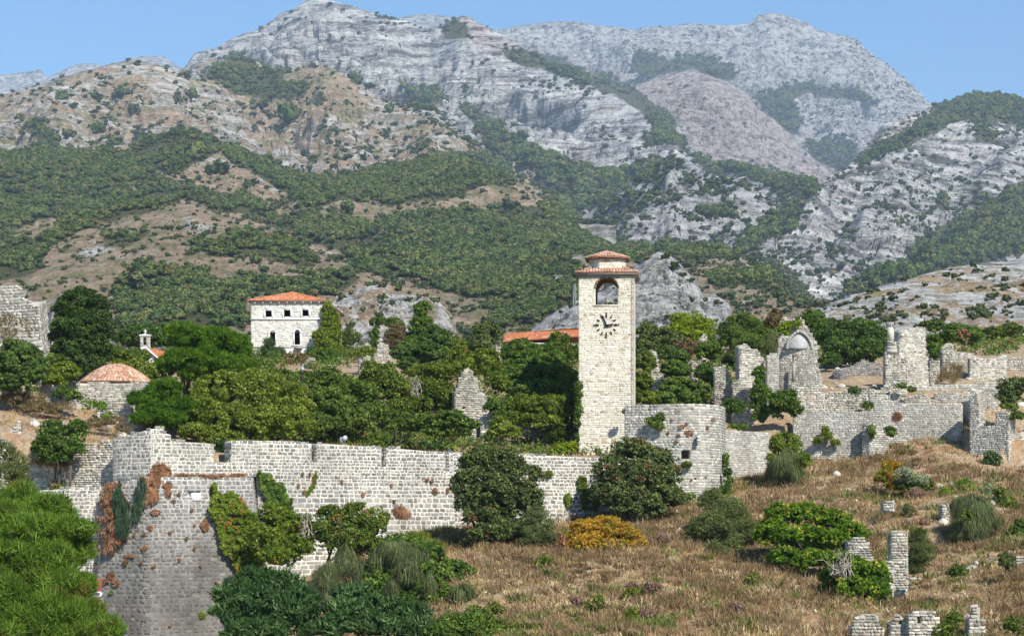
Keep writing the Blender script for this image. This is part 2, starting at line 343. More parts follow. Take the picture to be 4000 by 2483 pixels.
FP = [
 (1,[(-700,740),(0,730),(200,700),(330,725),(450,700),(650,690),(760,645),(830,600),(900,620),(1000,655),(1000,710),(900,780),(850,820),(700,830),(600,870),(500,900),(400,960),(300,1010),(200,1050),(100,1090),(-700,1150)],1.),
 (1,[(1000,655),(1150,720),(1250,760),(1350,810),(1500,860),(1700,840),(1900,800),(2100,745),(2436,760),(2436,890),(2200,900),(2100,950),(1900,975),(1800,965),(1600,975),(1500,1000),(1400,930),(1300,880),(1150,820),(1050,740)],1.),
 (1,[(1450,1010),(1560,1070),(1800,1085),(1950,1000),(2150,1010),(2436,1040),(2600,1100),(2600,1500),(2200,1420),(2100,1390),(2000,1350),(1850,1330),(1700,1280),(1600,1200),(1500,1150),(1400,1080)],1.),
 (1,[(350,985),(600,890),(900,870),(1050,930),(1200,960),(1400,1050),(1450,1110),(1300,1100),(1100,1020),(850,960),(600,1030),(400,1110),(250,1180),(180,1150)],.75),
 (1,[(920,1150),(1150,1110),(1300,1150),(1500,1200),(1500,1260),(1200,1230),(950,1200)],.85),
 (1,[(650,1300),(850,1280),(1000,1300),(1000,1370),(1200,1330),(1400,1290),(1700,1290),(1750,1350),(1600,1400),(1500,1400),(1200,1390),(1180,1560),(600,1560),(580,1380)],.95),
 (1,[(-700,1130),(0,1130),(250,1160),(230,1300),(100,1330),(-700,1340)],.75),
 (1,[(480,1130),(640,1090),(820,1090),(700,1150),(620,1190),(500,1190)],.6),
 (1,[(960,370),(1080,310),(1180,270),(1260,310),(1450,305),(1330,340),(1400,400),(1500,440),(1450,470),(1350,450),(1200,470),(1080,460)],1.),
 (1,[(2080,150),(2150,105),(2210,150),(2230,200),(2110,210)],.9),
 (1,[(1640,340),(1750,350),(1720,400),(1660,380)],.9),
 (1,[(1900,480),(1980,420),(2100,450),(2150,500),(2050,540),(1950,510)],.8),
 (1,[(2180,520),(2300,560),(2436,640),(2436,720),(2300,650)],.9),
 (1,[(100,600),(260,580),(280,690),(220,690),(110,650)],.8),
 (2,[(-60,215),(100,240),(250,310),(400,370),(560,430),(650,480),(740,560),(790,600),(760,650),(800,690),(900,760),(1050,790),(1200,790),(1300,850),(1430,870),(1430,940),(1300,930),(1260,960),(1230,910),(1100,850),(950,830),(850,760),(740,700),(650,690),(660,600),(600,540),(500,480),(300,400),(150,330),(0,260)],1.),
 (2,[(-100,650),(0,660),(200,720),(250,790),(400,820),(520,830),(600,800),(700,760),(700,820),(540,860),(520,920),(480,960),(330,1060),(250,1050),(200,950),(120,830),(0,760),(-100,740)],.95),
 (2,[(-100,980),(0,980),(200,1000),(330,1080),(440,1150),(600,1170),(750,1180),(1000,1190),(1100,1200),(1000,1240),(850,1230),(700,1200),(560,1250),(350,1190),(250,1150),(150,1150),(0,1200)],.95),
 (2,[(-100,1250),(80,1290),(250,1200),(350,1250),(320,1420),(130,1560),(-100,1560)],.95),
 (2,[(1290,960),(1400,940),(1380,1040),(1340,1090),(1230,1150),(1120,1200),(1080,1170),(1200,1060),(1260,990)],1.),
 (2,[(1160,460),(1420,395),(1650,430),(1750,520),(1600,480),(1450,460),(1350,480),(1400,560),(1350,640),(1200,530)],.95),
 (2,[(1400,660),(1650,700),(1640,770),(1540,820),(1420,740)],.95),
 (2,[(600,240),(720,280),(900,270),(1050,330),(1070,390),(980,380),(850,340),(640,385),(560,330)],.85),
 (2,[(2040,500),(2200,440),(2300,440),(2600,480),(2600,600),(2300,570),(2180,560),(2050,620),(1900,690),(1700,780),(1650,760),(1850,650),(2000,560)],1.),
 (2,[(2600,840),(2436,880),(2250,960),(2150,1040),(2100,1100),(2000,1130),(1900,1180),(1880,1260),(1700,1340),(1500,1420),(1800,1400),(2100,1290),(2250,1250),(2900,1100)],1.),
 (2,[(900,1330),(1000,1290),(1200,1290),(1300,1350),(1200,1360),(1050,1380),(950,1400)],.9),
 (2,[(2180,620),(2300,640),(2350,680),(2250,700)],.8),(2,[(1990,960),(2090,940),(2080,990),(2000,1000)],.8),
 (2,[(1540,1130),(1700,1080),(1850,1100),(1700,1150)],.5),(2,[(880,1000),(1050,990),(1050,1060),(880,1050)],.45),(2,[(560,900),(700,930),(740,980),(560,950)],.6),
]
for s_, p_, v_ in FP: paint(forest, s_, p_, v_)
rockp = [(1,[(840,1060),(900,1045),(1050,1090),(1040,1120),(880,1100)]),(1,[(380,1220),(420,1190),(700,1110),(760,1120),(520,1190),(400,1250)]),(1,[(1090,1340),(1180,1290),(1390,1300),(1350,1340)]),(1,[(1710,1265),(1780,1270),(1760,1300)]),
 (1,[(380,860),(560,760),(340,700),(250,720)]) ,(2,[(50,1200),(200,1170),(330,1180),(250,1220),(130,1230),(60,1300)])]
for s_, p_ in rockp[:4]+rockp[5:]: paint(brown, s_, p_, .25)
def blur(a, k):
    for _ in range(k):
        a = (a+np.roll(a, 1, 0)+np.roll(a, -1, 0)+np.roll(a, 1, 1)+np.roll(a, -1, 1))/5
    return a
forest = blur(forest, 1); brown = blur(brown, 3); purple = blur(purple, 2)
def samp(arr, px, py):
    x = np.clip((px+350)/CS, 0, CW-1.01); y = np.clip(py/CS, 0, CH-1.01)
    i = x.astype(int); j = y.astype(int); fx = x-i; fy = y-j
    return (arr[j, i]*(1-fx)+arr[j, i+1]*fx)*(1-fy)+(arr[j+1, i]*(1-fx)+arr[j+1, i+1]*fx)*fy

def hill_mat(name, rock=((.27,.27,.275),(.46,.46,.465),(.62,.62,.61)), dip=0., sc=1., soil=((.30,.215,.15),(.46,.36,.265)), grassy=(.19,.19,.09), strata=.5, speck=.5, forest_floor=(.10,.105,.05)):
    m, t, ns, ls, out = newmat(name)
    cv = N(ns, 'ShaderNodeAttribute', attribute_name='cover'); sp = ns.new('ShaderNodeSeparateColor'); ls.new(cv.outputs['Color'], sp.inputs[0])
    p = pos(ns)
    sc = sc*.55; k = 1/sc
    rot = mscale(ns, ls, p, (k*.25, k*.25, k*2.2), (0, dip, 0))
    stn = noise(ns, ls, .05, 6, .7, vec=rot, dist=.4)
    nf = noise(ns, ls, .09*k, 8, .72)
    nb = noise(ns, ls, .012*k, 5, .6)
    vo = N(ns, 'ShaderNodeTexVoronoi', feature='DISTANCE_TO_EDGE'); vo.inputs['Scale'].default_value = .045*k
    ls.new(mscale(ns, ls, p, (1, 1, 1.4), (0, dip, 0)), vo.inputs['Vector'])
    h = math_(ns, ls, 'ADD', math_(ns, ls, 'MULTIPLY', stn, strata), math_(ns, ls, 'MULTIPLY', nf, 1-strata))
    rc = ramp_out(ns, ls, h, [(.41, tuple(.4*q for q in rock[0])), (.465, rock[0]), (.515, rock[1]), (.60, rock[2])])  # shade of cracks and relief put into the rock colour: low parts darkened
    pr = mixc(ns, ls, 1., rc, (.90, .78, .745), 'MULTIPLY')
    rc = mixc(ns, ls, sp.outputs[2], rc, pr)
    sc_ = ramp_out(ns, ls, nf, [(.38, soil[0]), (.6, soil[1])])
    gr = noise(ns, ls, .03*k, 5, .65)
    sc_ = mixc(ns, ls, ramp_out(ns, ls, gr, [(.46, (0,)*3), (.6, (.8,)*3)]), sc_, grassy)
    # soil against rock
    bf = math_(ns, ls, 'ADD', sp.outputs[1], math_(ns, ls, 'MULTIPLY', math_(ns, ls, 'SUBTRACT', h, .5), -3.))
    bf = math_(ns, ls, 'ADD', bf, math_(ns, ls, 'MULTIPLY', math_(ns, ls, 'SUBTRACT', nb, .5), 1.6))
    bf = ramp_out(ns, ls, bf, [(.42, (0,)*3), (.62, (1,)*3)])
    c = mixc(ns, ls, bf, rc, sc_)
    # small plants in the cracks
    sf = ramp_out(ns, ls, noise(ns, ls, .06*k, 6, .75, vec=mscale(ns, ls, p, (1, 1, .9))), [(.56, (0,)*3), (.62, (speck,)*3)])
    c = mixc(ns, ls, sf, c, (.05, .075, .04))
    ff = math_(ns, ls, 'ADD', sp.outputs[0], math_(ns, ls, 'MULTIPLY', math_(ns, ls, 'SUBTRACT', nf, .5), 1.2))
    ff = ramp_out(ns, ls, ff, [(.45, (0,)*3), (.6, (1,)*3)])
    c = mixc(ns, ls, ff, c, forest_floor)
    bsdf(ns, ls, out, c, .95, h, 1., 26*sc, spec=.1)
    return m

SURF = {}
def layer(name, crest, base, Yc, Yb, px0, px1, step, nv, amp, fr, mat, seed, g_=1., dip=0., strata=(0, 1), label=None, crest_amp=.25, gully=1.6, back=.35, kind='structure', cat=None, cover=None, gain=.6, hz=(.8,.45)):
    px = np.arange(px0, px1+step, step, dtype=float); nx = len(px)
    v = np.linspace(0, 1, nv)
    vb = 1+np.array([.02, .06, .15, .4])
    vv = np.concatenate([[-.08, -.04], v, vb])
    cy = lerpl(crest, px); by = lerpl(base, px) if not np.isscalar(base) else np.full(nx, base)
    yc = lerpl(Yc, px) if not np.isscalar(Yc) else np.full(nx, Yc)
    yb = lerpl(Yb, px) if not np.isscalar(Yb) else np.full(nx, Yb)
    V, PX = np.meshgrid(vv, px, indexing='ij')
    vc = np.clip(V, 0, 1)
    PY = by+(cy-by)*vc
    YY = yb+(yc-yb)*vc**g_
    X = (PX-2000)/F*YY; Z = (HOR-PY)/F*YY
    ex = np.clip(V-1, 0, 1)
    YY = YY+ex*back*yc; Z = Z-ex*(back*yc)*.7
    sk = np.clip(-V, 0, 1); YY = YY-sk*yb*1.; Z = Z-sk*yb*.9
    # relief: ridges and gullies running down the slope, then broken ledges
    xs = X+(fbm(X/fr, YY/fr, Z/fr, seed+3, 3)-.5)*fr*.9
    n1 = fbm(xs/fr*1., YY/fr/gully, Z/fr/gully, seed, 7, True, gain)
    n2 = fbm(X/fr*5.1, YY/fr*5.1, Z/fr*5.1, seed+20, 5, True, .7)
    sa, sp_ = strata
    u = (Z*math.cos(dip)-X*math.sin(dip))/sp_ + (fbm(X/fr*.7, YY/fr*.7, Z/fr*.7, seed+40, 3)-.5)*2.2
    fr_ = u-np.floor(u)
    saw = (np.where(fr_ < .75, fr_/.75, (1-fr_)/.25)-.5)
    lv = .4+.9*fbm(X/fr, YY/fr, Z/fr, seed+60, 2)
    d = amp*((n1-.68)*2.1+(n2-.68)*.6)+sa*saw*lv*1.6
    ed = crest_amp+(1-crest_amp)*np.clip((1-vc)*6, 0, 1)
    d = d*ed*np.clip(vc*9+.1, 0, 1)
    hgt = np.maximum((HOR-cy)/F*yc-(HOR-by)/F*yb, 1)
    d = d*np.clip(hgt/(3.5*amp), .12, 1)[None, :]
    YY = YY-d*hz[0]; Z = Z+d*hz[1]*ed
    verts = np.stack([X, YY, Z], -1)
    PX = 2000+X/YY*F; PY = np.where(V <= 1, HOR-Z/YY*F, PY)
    nr = len(vv)
    i, j = np.meshgrid(np.arange(nr-1), np.arange(nx-1), indexing='ij')
    a = i*nx+j
    faces = np.stack([a, a+1, a+nx+1, a+nx], -1).reshape(-1, 4)
    fo = samp(forest, PX, PY); br = samp(brown, PX, PY); pu = samp(purple, PX, PY)
    if cover is not None:
        q = fbm(X/fr*1.3, YY/fr*1.3, Z/fr*1.3, seed+90, 4)
        fo, br, pu = fo*0+cover[0], np.clip(cover[1]+(q-.5)*cover[3], 0, 1), fo*0+cover[2]
    cols = np.stack([fo, br, pu, np.ones_like(fo)], -1)
    o = add(name, verts.reshape(-1, 3), faces, mat, smooth=False, cols=cols.reshape(-1, 4))
    tag(o, label, cat, None, kind)
    SURF[name+str(seed)] = dict(px=px, nv=nv, nx=nx, verts=verts[2:], PX=PX[2:], PY=PY[2:], fo=fo[2:], br=br[2:], pu=pu[2:], cy=cy)
    return o
HM = {
 'far': hill_mat('far_grey_rock', sc=5., strata=.25, speck=.6),
 'rumija': hill_mat('high_grey_rock', sc=3.6, strata=.3, speck=.75, rock=((.30,.30,.31),(.48,.48,.485),(.62,.62,.615))),
 'purple': hill_mat('purple_brown_rock', sc=2.2, dip=-.5, strata=.35, speck=.25),
 'dip': hill_mat('tilted_strata_rock', sc=2.6, dip=.52, strata=.85, speck=.75, rock=((.27,.27,.275),(.48,.48,.48),(.66,.655,.64))),
 'central': hill_mat('central_grey_rock', sc=2.3, dip=-.38, strata=.65, speck=.55, rock=((.27,.27,.28),(.48,.48,.485),(.66,.655,.64))),
 'spur': hill_mat('spur_grey_rock', sc=1.8, dip=.3, strata=.55, speck=.7),
 'left': hill_mat('brown_scrub_mountain', sc=1.5, dip=.12, strata=.65, speck=.45, rock=((.24,.23,.21),(.42,.40,.37),(.60,.57,.52))),
 'low': hill_mat('low_forested_hill', sc=.9, dip=.1, strata=.5, speck=.55, rock=((.26,.25,.24),(.44,.42,.39),(.60,.58,.54))),
 'crag': hill_mat('near_grey_crag', sc=.34, dip=-.35, strata=.45, speck=.35, rock=((.22,.215,.21),(.52,.51,.49),(.70,.685,.65)), grassy=(.2,.17,.08)),
 'cliff': hill_mat('near_cliff_rock', sc=.4, dip=-1.2, strata=.5, speck=.3, rock=((.26,.26,.265),(.50,.495,.485),(.66,.65,.63)), grassy=(.2,.17,.08)),
 'near': hill_mat('near_rocky_hill', sc=.28, dip=.3, strata=.6, speck=.4, rock=((.25,.25,.24),(.45,.445,.43),(.60,.59,.57)), grassy=(.22,.19,.08)),
}
layer('mountain_range', [(-700,300),(0,285),(95,272),(150,262),(180,298),(295,242),(375,238),(395,258),(435,245),(560,213),(640,215),(690,252),(760,290),(900,330),(1300,200),(1500,92),(1580,68),(1650,58),(1740,68),(1850,100),(1950,122),(2060,100),(2170,86),(2260,88),(2400,115),(2500,160)], 620, 9500, 7500, -500, 2500, 12, 40, 220, 1500, HM['far'], 1, strata=(0, 1))
layer('mountain', [(1500,400),(1850,105),(1950,122),(2060,100),(2170,85),(2260,88),(2400,115),(2470,130),(2560,120),(2700,96),(2860,100),(2920,95),(2960,65),(3020,52),(3080,60),(3150,85),(3200,115),(3280,130),(3350,155),(3380,190),(3480,260),(3560,330),(3600,365),(3640,405),(3700,450),(3900,600),(4150,700)], 900, 6600, 5000, 1500, 4500, 8, 120, 330, 1000, HM['rumija'], 2, strata=(25, 160), dip=-.3, label=None)
layer('mountain', [(2000,420),(2200,330),(2260,270),(2330,300),(2440,340),(2500,330),(2600,300),(2660,282),(2760,282),(2830,320),(2920,370),(2960,430),(3060,500),(3130,580),(3250,680),(3290,700),(3400,800)], 960, 4900, 3700, 2000, 3400, 8, 90, 230, 560, HM['purple'], 3, strata=(35, 110), dip=-.5)
layer('mountain', [(2700,1150),(2850,1015),(2950,975),(3026,928),(3108,821),(3166,739),(3272,681),(3346,626),(3396,560),(3445,493),(3540,462),(3609,435),(3675,410),(3740,385),(3830,363),(3900,370),(4000,400),(4150,430)], 1330, [(2700,1500),(2850,1900),(3108,2500),(3400,3300),(3700,3700),(4150,3700)], [(2700,1300),(3108,1400),(4150,1500)], 2700, 4500, 8, 115, 95, 400, HM['dip'], 4, strata=(60, 84), dip=.52)
layer('mountain', [(500,420),(730,262),(760,215),(830,190),(1010,115),(1060,90),(1110,55),(1180,15),(1230,-5),(1290,5),(1380,30),(1450,55),(1560,85),(1680,110),(1740,90),(1800,62),(1830,65),(1870,90),(1950,125),(2050,180),(2110,230),(2250,290),(2400,370),(2600,480),(2650,540),(2680,590),(2780,650),(2900,662),(3000,700),(3180,720),(3200,800),(3250,900)], 1050, [(500,4300),(1230,4300),(2000,4000),(2600,3500),(3250,2700)], [(500,2600),(2000,2400),(3250,2200)], 500, 3250, 8, 125, 230, 560, HM['central'], 5, strata=(44, 85), dip=-.38)
layer('mountain', [(2000,900),(2230,870),(2270,850),(2420,760),(2460,720),(2560,662),(2610,610),(2630,592),(2660,640),(2760,690),(2900,700),(2990,760),(3040,810),(3020,860),(2980,930),(3050,1000),(3150,1100)], 1180, [(2000,2300),(3150,2000)], [(2000,1700),(3150,1500)], 2000, 3150, 8, 80, 75, 260, HM['spur'], 6, strata=(16, 45), dip=.3)
layer('mountain', [(-700,410),(0,378),(150,335),(330,280),(440,245),(520,232),(600,240),(700,275),(740,300),(800,292),(900,240),(960,225),(1010,240),(1040,270),(1150,262),(1300,268),(1400,320),(1500,400),(1700,430),(1800,520),(1900,610),(1960,660),(2050,690),(2150,750),(2230,860),(2400,1000)], 880, [(-700,2700),(700,2700),(1000,2900),(2100,2500),(2400,1900)], [(-700,1900),(2400,1700)], -500, 2400, 8, 100, 135, 380, HM['left'], 7, strata=(15, 36), dip=.08)
layer('hill', [(-700,620),(0,590),(270,600),(540,560),(680,500),(800,530),(1000,620),(1150,680),(1300,700),(1500,670),(1700,620),(1850,640),(2000,700),(2150,800),(2260,890),(2370,965),(2450,985),(2600,980),(2900,1000),(3000,1060),(3100,1150),(3250,1230)], 1230, [(-700,1700),(700,1800),(1300,1500),(1900,1800),(2200,1600),(2600,1300),(3250,1100)], 800, -500, 3250, 8, 100, 60, 300, HM['left'], 8, strata=(5, 24), dip=.1, gain=.55, hz=(.3,.45))
layer('hill', [(-700,960),(0,930),(300,850),(600,790),(760,800),(950,880),(1150,960),(1350,1030),(1550,1080),(1750,1090),(2000,1060),(2200,1000),(2330,990),(2600,1060),(2900,1110),(3100,1170),(3250,1230),(3400,1260)], 1480, [(-700,1000),(600,1050),(1200,900),(2200,1000),(3400,800)], [(-700,430),(3400,430)], -500, 3400, 8, 110, 26, 150, HM['low'], 9, strata=(2, 12), dip=.1, gain=.55, hz=(.2,.45))
layer('rocky_crag', [(1000,1420),(1080,1200),(1150,1172),(1250,1180),(1350,1142),(1440,1117),(1490,1112),(1560,1120),(1650,1130),(1690,1160),(1720,1182),(1760,1222),(1785,1290),(1810,1370)], 1480, 460, 405, 1000, 1810, 5, 90, 7, 15, HM['crag'], 10, strata=(1.5, 5), dip=-.35, g_=1.3, cover=(0,.42,0,1.4))
layer('rocky_crag', [(1980,1400),(2060,1300),(2120,1250),(2200,1198),(2260,1170),(2300,1150),(2400,1110),(2470,1050),(2520,1012),(2570,985),(2600,990),(2640,1015),(2680,1060),(2720,1100),(2750,1160),(2800,1150),(2850,1190),(2865,1260),(2880,1380)], 1480, 480, [(1980,400),(2880,410)], 1980, 2880, 5, 110, 10, 20, HM['cliff'], 11, strata=(1., 5), dip=-.9, g_=1.6, cover=(0,.08,0,.8))
layer('rocky_crag', [(150,1420),(200,1180),(260,1130),(300,1120),(340,1160),(420,1220),(460,1420)], 1480, 430, 400, 150, 460, 6, 50, 6, 16, HM['crag'], 12, strata=(1.5, 5), dip=-.35, cover=(0,.2,0,.8))
layer('hill', [(2600,1420),(2900,1330),(3050,1265),(3150,1235),(3250,1185),(3400,1130),(3600,1070),(3800,1030),(4000,1008),(4150,990)], 1500, [(2600,340),(3250,420),(4150,480)], [(2600,250),(4150,235)], 2600, 4500, 6, 110, 3.5, 30, HM['near'], 13, strata=(2.2, 7), dip=.3, crest_amp=.5, cover=(0,.40,0,1.7))
# ------------------------------------------------------------------ foliage
def unit(a): return a/(np.linalg.norm(a, axis=-1, keepdims=True)+1e-9)
def rsph(n):
    return unit(rng.normal(size=(n, 3)))
def leaf_quads(c, nrm, L, W_, along=None, jit=.55, fold=0.):
    """diamond leaves at c lying across nrm; along = preferred long axis"""
    n = len(c)
    nn = unit(nrm+rng.normal(size=(n, 3))*jit)
    a = rng.normal(size=(n, 3)) if along is None else along+rng.normal(size=(n, 3))*.35
    a = unit(a-nn*np.sum(a*nn, 1, keepdims=True)); b = np.cross(nn, a)
    L = np.broadcast_to(L, (n,))[:, None]*rng.uniform(.7, 1.3, (n, 1)); W_ = np.broadcast_to(W_, (n,))[:, None]*rng.uniform(.7, 1.3, (n, 1))
    v = np.stack([c-a*L*.5-b*W_*.45, c+b*W_*.55-a*L*.2, c+a*L*.6], 1).reshape(-1, 3)
    f = np.arange(3*n).reshape(n, 3)
    return v, f
def ico(sub=2):
    import bmesh
    bm = bmesh.new(); bmesh.ops.create_icosphere(bm, subdivisions=sub, radius=1)
    v = np.array([q.co[:] for q in bm.verts]); f = np.array([[q.index for q in p.verts] for p in bm.faces]); bm.free()
    return v, f
ICO1 = ico(1); ICO2 = ico(2)
def sublobes(c, r, n, rs, up=.15, flat=1.):
    """n small lobes over the surface of an ellipsoid, more of them on top and in front"""
    d = rsph(n*3); d[:, 2] += up; d = unit(d)
    key = rng.random(len(d))*(.65+.35*(d[:, 2] > -.3))
    d = d[np.argsort(-key)[:n]]
    rr = rng.uniform(.72, .98, (n, 1))
    cc = np.asarray(c)+d*np.asarray(r)*rr
    rad = rs*rng.uniform(.5, 1.3, n)
    return cc, rad
def crown_geo(ells, L, W_, dens, lob=.3, nl=None, style='leaf', flat=.8, core=.6, accent=0., jit=.85, tone_shift=0., droop=0.):
    """ells: list of (centre, radii). Returns leaves (v,f,tone) and core (v,f)"""
    V = []; T = []; cv = []; cf = []; k = 0
    for (c, r) in ells:
        c = np.asarray(c, float); r = np.asarray(r, float)
        rm = float(np.mean(r)); rs = max(lob*min(r[0], r[2]), .25)
        n = nl or int(np.clip(3.5*(rm/rs)**2, 14, 300))
        cc, rad = sublobes(c, r-rs*.45, n, rs)
        tl = rng.normal(0, .10, n)
        acc = rng.random(n) < accent
        for q in range(n):
            m = max(8, int(dens*rad[q]**2*20))
            d = rsph(m); d[:, 2] = d[:, 2]*.9+.12; d = unit(d)
            sh = rng.uniform(.62, 1.08, (m, 1)); sh = np.where(rng.random((m, 1)) < .07, rng.uniform(1.05, 1.4, (m, 1)), sh)
            p = cc[q]+d*rad[q]*np.array([1.08, 1.08, flat])*sh
            out = unit((p-c)/r)
            nr = unit(d*.75+out*.5+np.array([0, 0, .35]))
            # leaves facing into the crown's own middle are never seen: drop them
            keep = (np.sum(((p-c)/r)**2, 1) > .35) & ((d[:, 1] < .35) | (rng.random(len(d)) < .45))
            p, nr, d, out = p[keep], nr[keep], d[keep], out[keep]
            if len(p) == 0: continue
            if style == 'leaf': v, f = leaf_quads(p, nr, L, W_, None, jit)
            elif style == 'needle':   # tufts standing out and up
                al = unit(d*.9+np.array([0, 0, .9])); v, f = leaf_quads(p, rsph(len(p)), L, W_, al*2, .4)
            elif style == 'hang':
                al = unit(out*.35+np.array([0, 0, -1.])); v, f = leaf_quads(p, unit(out+rsph(len(p))*.5), L, W_, al*3, .25)
            elif style == 'spray':
                al = unit(out*.8+np.array([0, 0, .5])); v, f = leaf_quads(p, rsph(len(p)), L, W_, al*2.2, .4)
            V.append(v)
            tt = np.clip(rng.normal(.48+tl[q]+tone_shift, .27, len(p)), 0, .86)  # random leaf tones, spread widened to imitate lit and shaded leaves
            if acc[q]: tt = np.where(rng.random(len(p)) < .7, .95, tt)
            T.append(tt)
        if core:  # solid blob added inside the crown to block light and see-through
            iv, jf = ICO2
            ns_ = 1+.16*rng.normal(size=(len(iv), 1))
            cv.append(c+iv*r*min(core*.72, .54)*ns_); cf.append(jf+k); k += len(iv)
    v = np.vstack(V); n = len(v)//3
    return v, np.arange(3*n).reshape(n, 3), 1+np.concatenate(T), (np.vstack(cv) if cv else None), (np.vstack(cf) if cf else None)
def limb(acc, a, b, r0, r1, seg=4, wob=.12):
    a = np.asarray(a, float); b = np.asarray(b, float); L = np.linalg.norm(b-a); p = a; ra = r0
    for i in range(1, seg+1):
        t = i/seg; q = a+(b-a)*t+(rng.normal(size=3)*wob*L*.3 if i < seg else 0); rb = r0+(r1-r0)*t
        acc.tube(p, q, ra, rb, 6, 1.4); p = q; ra = rb
NLEAF = [0]
def plant(name, label, cat, ells, mat, L=.22, W_=.17, dens=27, base=None, trunk=0, tr=.14, group=None, depth=.8, **kw):
    """ells in photo pixels: (cx, cy, rx, ry, Y[, depth factor])"""
    E = []
    for e in ells:
        cx, cy, rx, ry, Y = e[:5]; df = e[5] if len(e) > 5 else depth
        s = Y/F
        rx, ry = rx*1.07, ry*1.07; E.append((P(cx, cy, Y), np.array([rx*s, min(rx, ry*1.3)*s*df, ry*s])))
    bot = min(c[2]-r[2] for c, r in E); c0 = E[0][0]
    if base is None: gz = ground(c0[0], c0[1])
    else: gz = P(base[0], base[1], c0[1])[2]
    root = empty(name, (c0[0], c0[1], min(gz, bot+.3)), label, cat, group)
    v, f, t, cv, cf = crown_geo(E, L, W_, dens, **kw)
    NLEAF[0] += len(f)
    if cv is not None:
        vv = np.vstack([v, cv])
        add('foliage', vv, [f, cf+len(v)], mat, root, tone=np.concatenate([t, np.full(len(cf), 1.25)]))
    else:
        add('foliage', v, f, mat, root, tone=t)
    if trunk:
        a = Acc(); st = np.array([c0[0], c0[1], min(gz, bot)-.4])
        for k in range(trunk):
            c, r = E[k % len(E)]
            s0 = st+np.array([rng.normal()*.3*(trunk > 1), rng.normal()*.2*(trunk > 1), 0])
            e1 = np.array([c[0]+rng.normal()*r[0]*.3, c[1], c[2]-r[2]*.1])
            limb(a, s0, e1, tr, tr*.35)
            for q in range(3):
                c2, r2 = E[rng.integers(len(E))]
                e2 = c2+rsph(1)[0]*r2*.65; m_ = s0+(e1-s0)*rng.uniform(.45, .8)
                limb(a, m_, e2, tr*.4, tr*.12, 3)
        a.build('trunk', M['bark'], root)
    return root

# ------------------------------------------------------------------ woods and scrub on the far slopes
def far_mat(name, cols, hue=.5):
    m, t, ns, ls, out = newmat(name)
    oi = ns.new('ShaderNodeObjectInfo')
    a = N(ns, 'ShaderNodeAttribute', attribute_name='tone')
    r = ramp(ns, cols); ls.new(oi.outputs['Random'], r.inputs[0])
    c = mixc(ns, ls, 1., r.outputs[0], ramp_out(ns, ls, math_(ns, ls, 'SUBTRACT', a.outputs['Fac'], 1), [(0, (.7,)*3), (1, (1.4,)*3)]), 'MULTIPLY')
    d = ns.new('ShaderNodeBsdfDiffuse'); ls.new(c, d.inputs[0]); ls.new(d.outputs[0], out.inputs[0])
    return m
FM = far_mat('woodland_foliage', [(0, (.05, .08, .028)), (.3, (.07, .105, .036)), (.6, (.095, .13, .044)), (.85, (.125, .145, .05)), (.97, (.15, .145, .06)), (1, (.17, .145, .07))])
FS = far_mat('scrub_foliage', [(0, (.045, .065, .03)), (.5, (.065, .092, .036)), (.8, (.095, .11, .046)), (1, (.13, .12, .065))])
def tree_mesh(name, mat, seed, nl=14, n=210, h=1.):
    """one wild tree about 1 m in radius, leaves only big enough for where it stands"""
    v, f, t, cv, cf = crown_geo([((0, 0, .75*h), (1, 1, .8*h))], .5, .42, 20, lob=.38, nl=nl, core=.8, jit=.5)
    k = rng.permutation(len(f))[:n]
    v = v.reshape(-1, 3, 3)[k].reshape(-1, 3); t = t[k]; f = np.arange(3*len(k)).reshape(-1, 3)
    return mesh_np(name, np.vstack([v, cv]), [f, cf+len(v)], mat, np.concatenate([t, np.full(len(cf), 1.3)]))
TREES = [tree_mesh('foliage', FM, i) for i in range(3)]
SHRUBS = [tree_mesh('foliage', FS, i, nl=9, n=150, h=.75) for i in range(2)]
def gn_scatter(name, proto, pts, scl, kind='stuff'):
    me = bpy.data.meshes.new(name)
    me.vertices.add(len(pts)); me.vertices.foreach_set('co', np.asarray(pts, np.float32).ravel())
    a = me.attributes.new('scl', 'FLOAT', 'POINT'); a.data.foreach_set('value', np.asarray(scl, np.float32))
    a = me.attributes.new('rz', 'FLOAT', 'POINT'); a.data.foreach_set('value', rng.uniform(0, 6.28, len(pts)).astype(np.float32))
    o = link_mesh(name, me); tag(o, kind=kind)
    ng = bpy.data.node_groups.new('scatter', 'GeometryNodeTree')
    ng.interface.new_socket('Geometry', in_out='INPUT', socket_type='NodeSocketGeometry')
    ng.interface.new_socket('Geometry', in_out='OUTPUT', socket_type='NodeSocketGeometry')
    ns, ls = ng.nodes, ng.links
    i = ns.new('NodeGroupInput'); ou = ns.new('NodeGroupOutput')
    ip = ns.new('GeometryNodeInstanceOnPoints'); oi = ns.new('GeometryNodeObjectInfo'); oi.inputs[0].default_value = proto
    oi.transform_space = 'ORIGINAL'; oi.inputs['As Instance'].default_value = True
    s = ns.new('GeometryNodeInputNamedAttribute'); s.data_type = 'FLOAT'; s.inputs[0].default_value = 'scl'
    z = ns.new('GeometryNodeInputNamedAttribute'); z.data_type = 'FLOAT'; z.inputs[0].default_value = 'rz'
    cx = ns.new('ShaderNodeCombineXYZ'); ls.new(z.outputs[0], cx.inputs[2])
    ls.new(i.outputs[0], ip.inputs['Points']); ls.new(oi.outputs['Geometry'], ip.inputs['Instance'])
    ls.new(cx.outputs[0], ip.inputs['Rotation']); ls.new(s.outputs[0], ip.inputs['Scale'])
    ls.new(ip.outputs[0], ou.inputs[0])
    md = o.modifiers.new('scatter', 'NODES'); md.node_group = ng
    return o
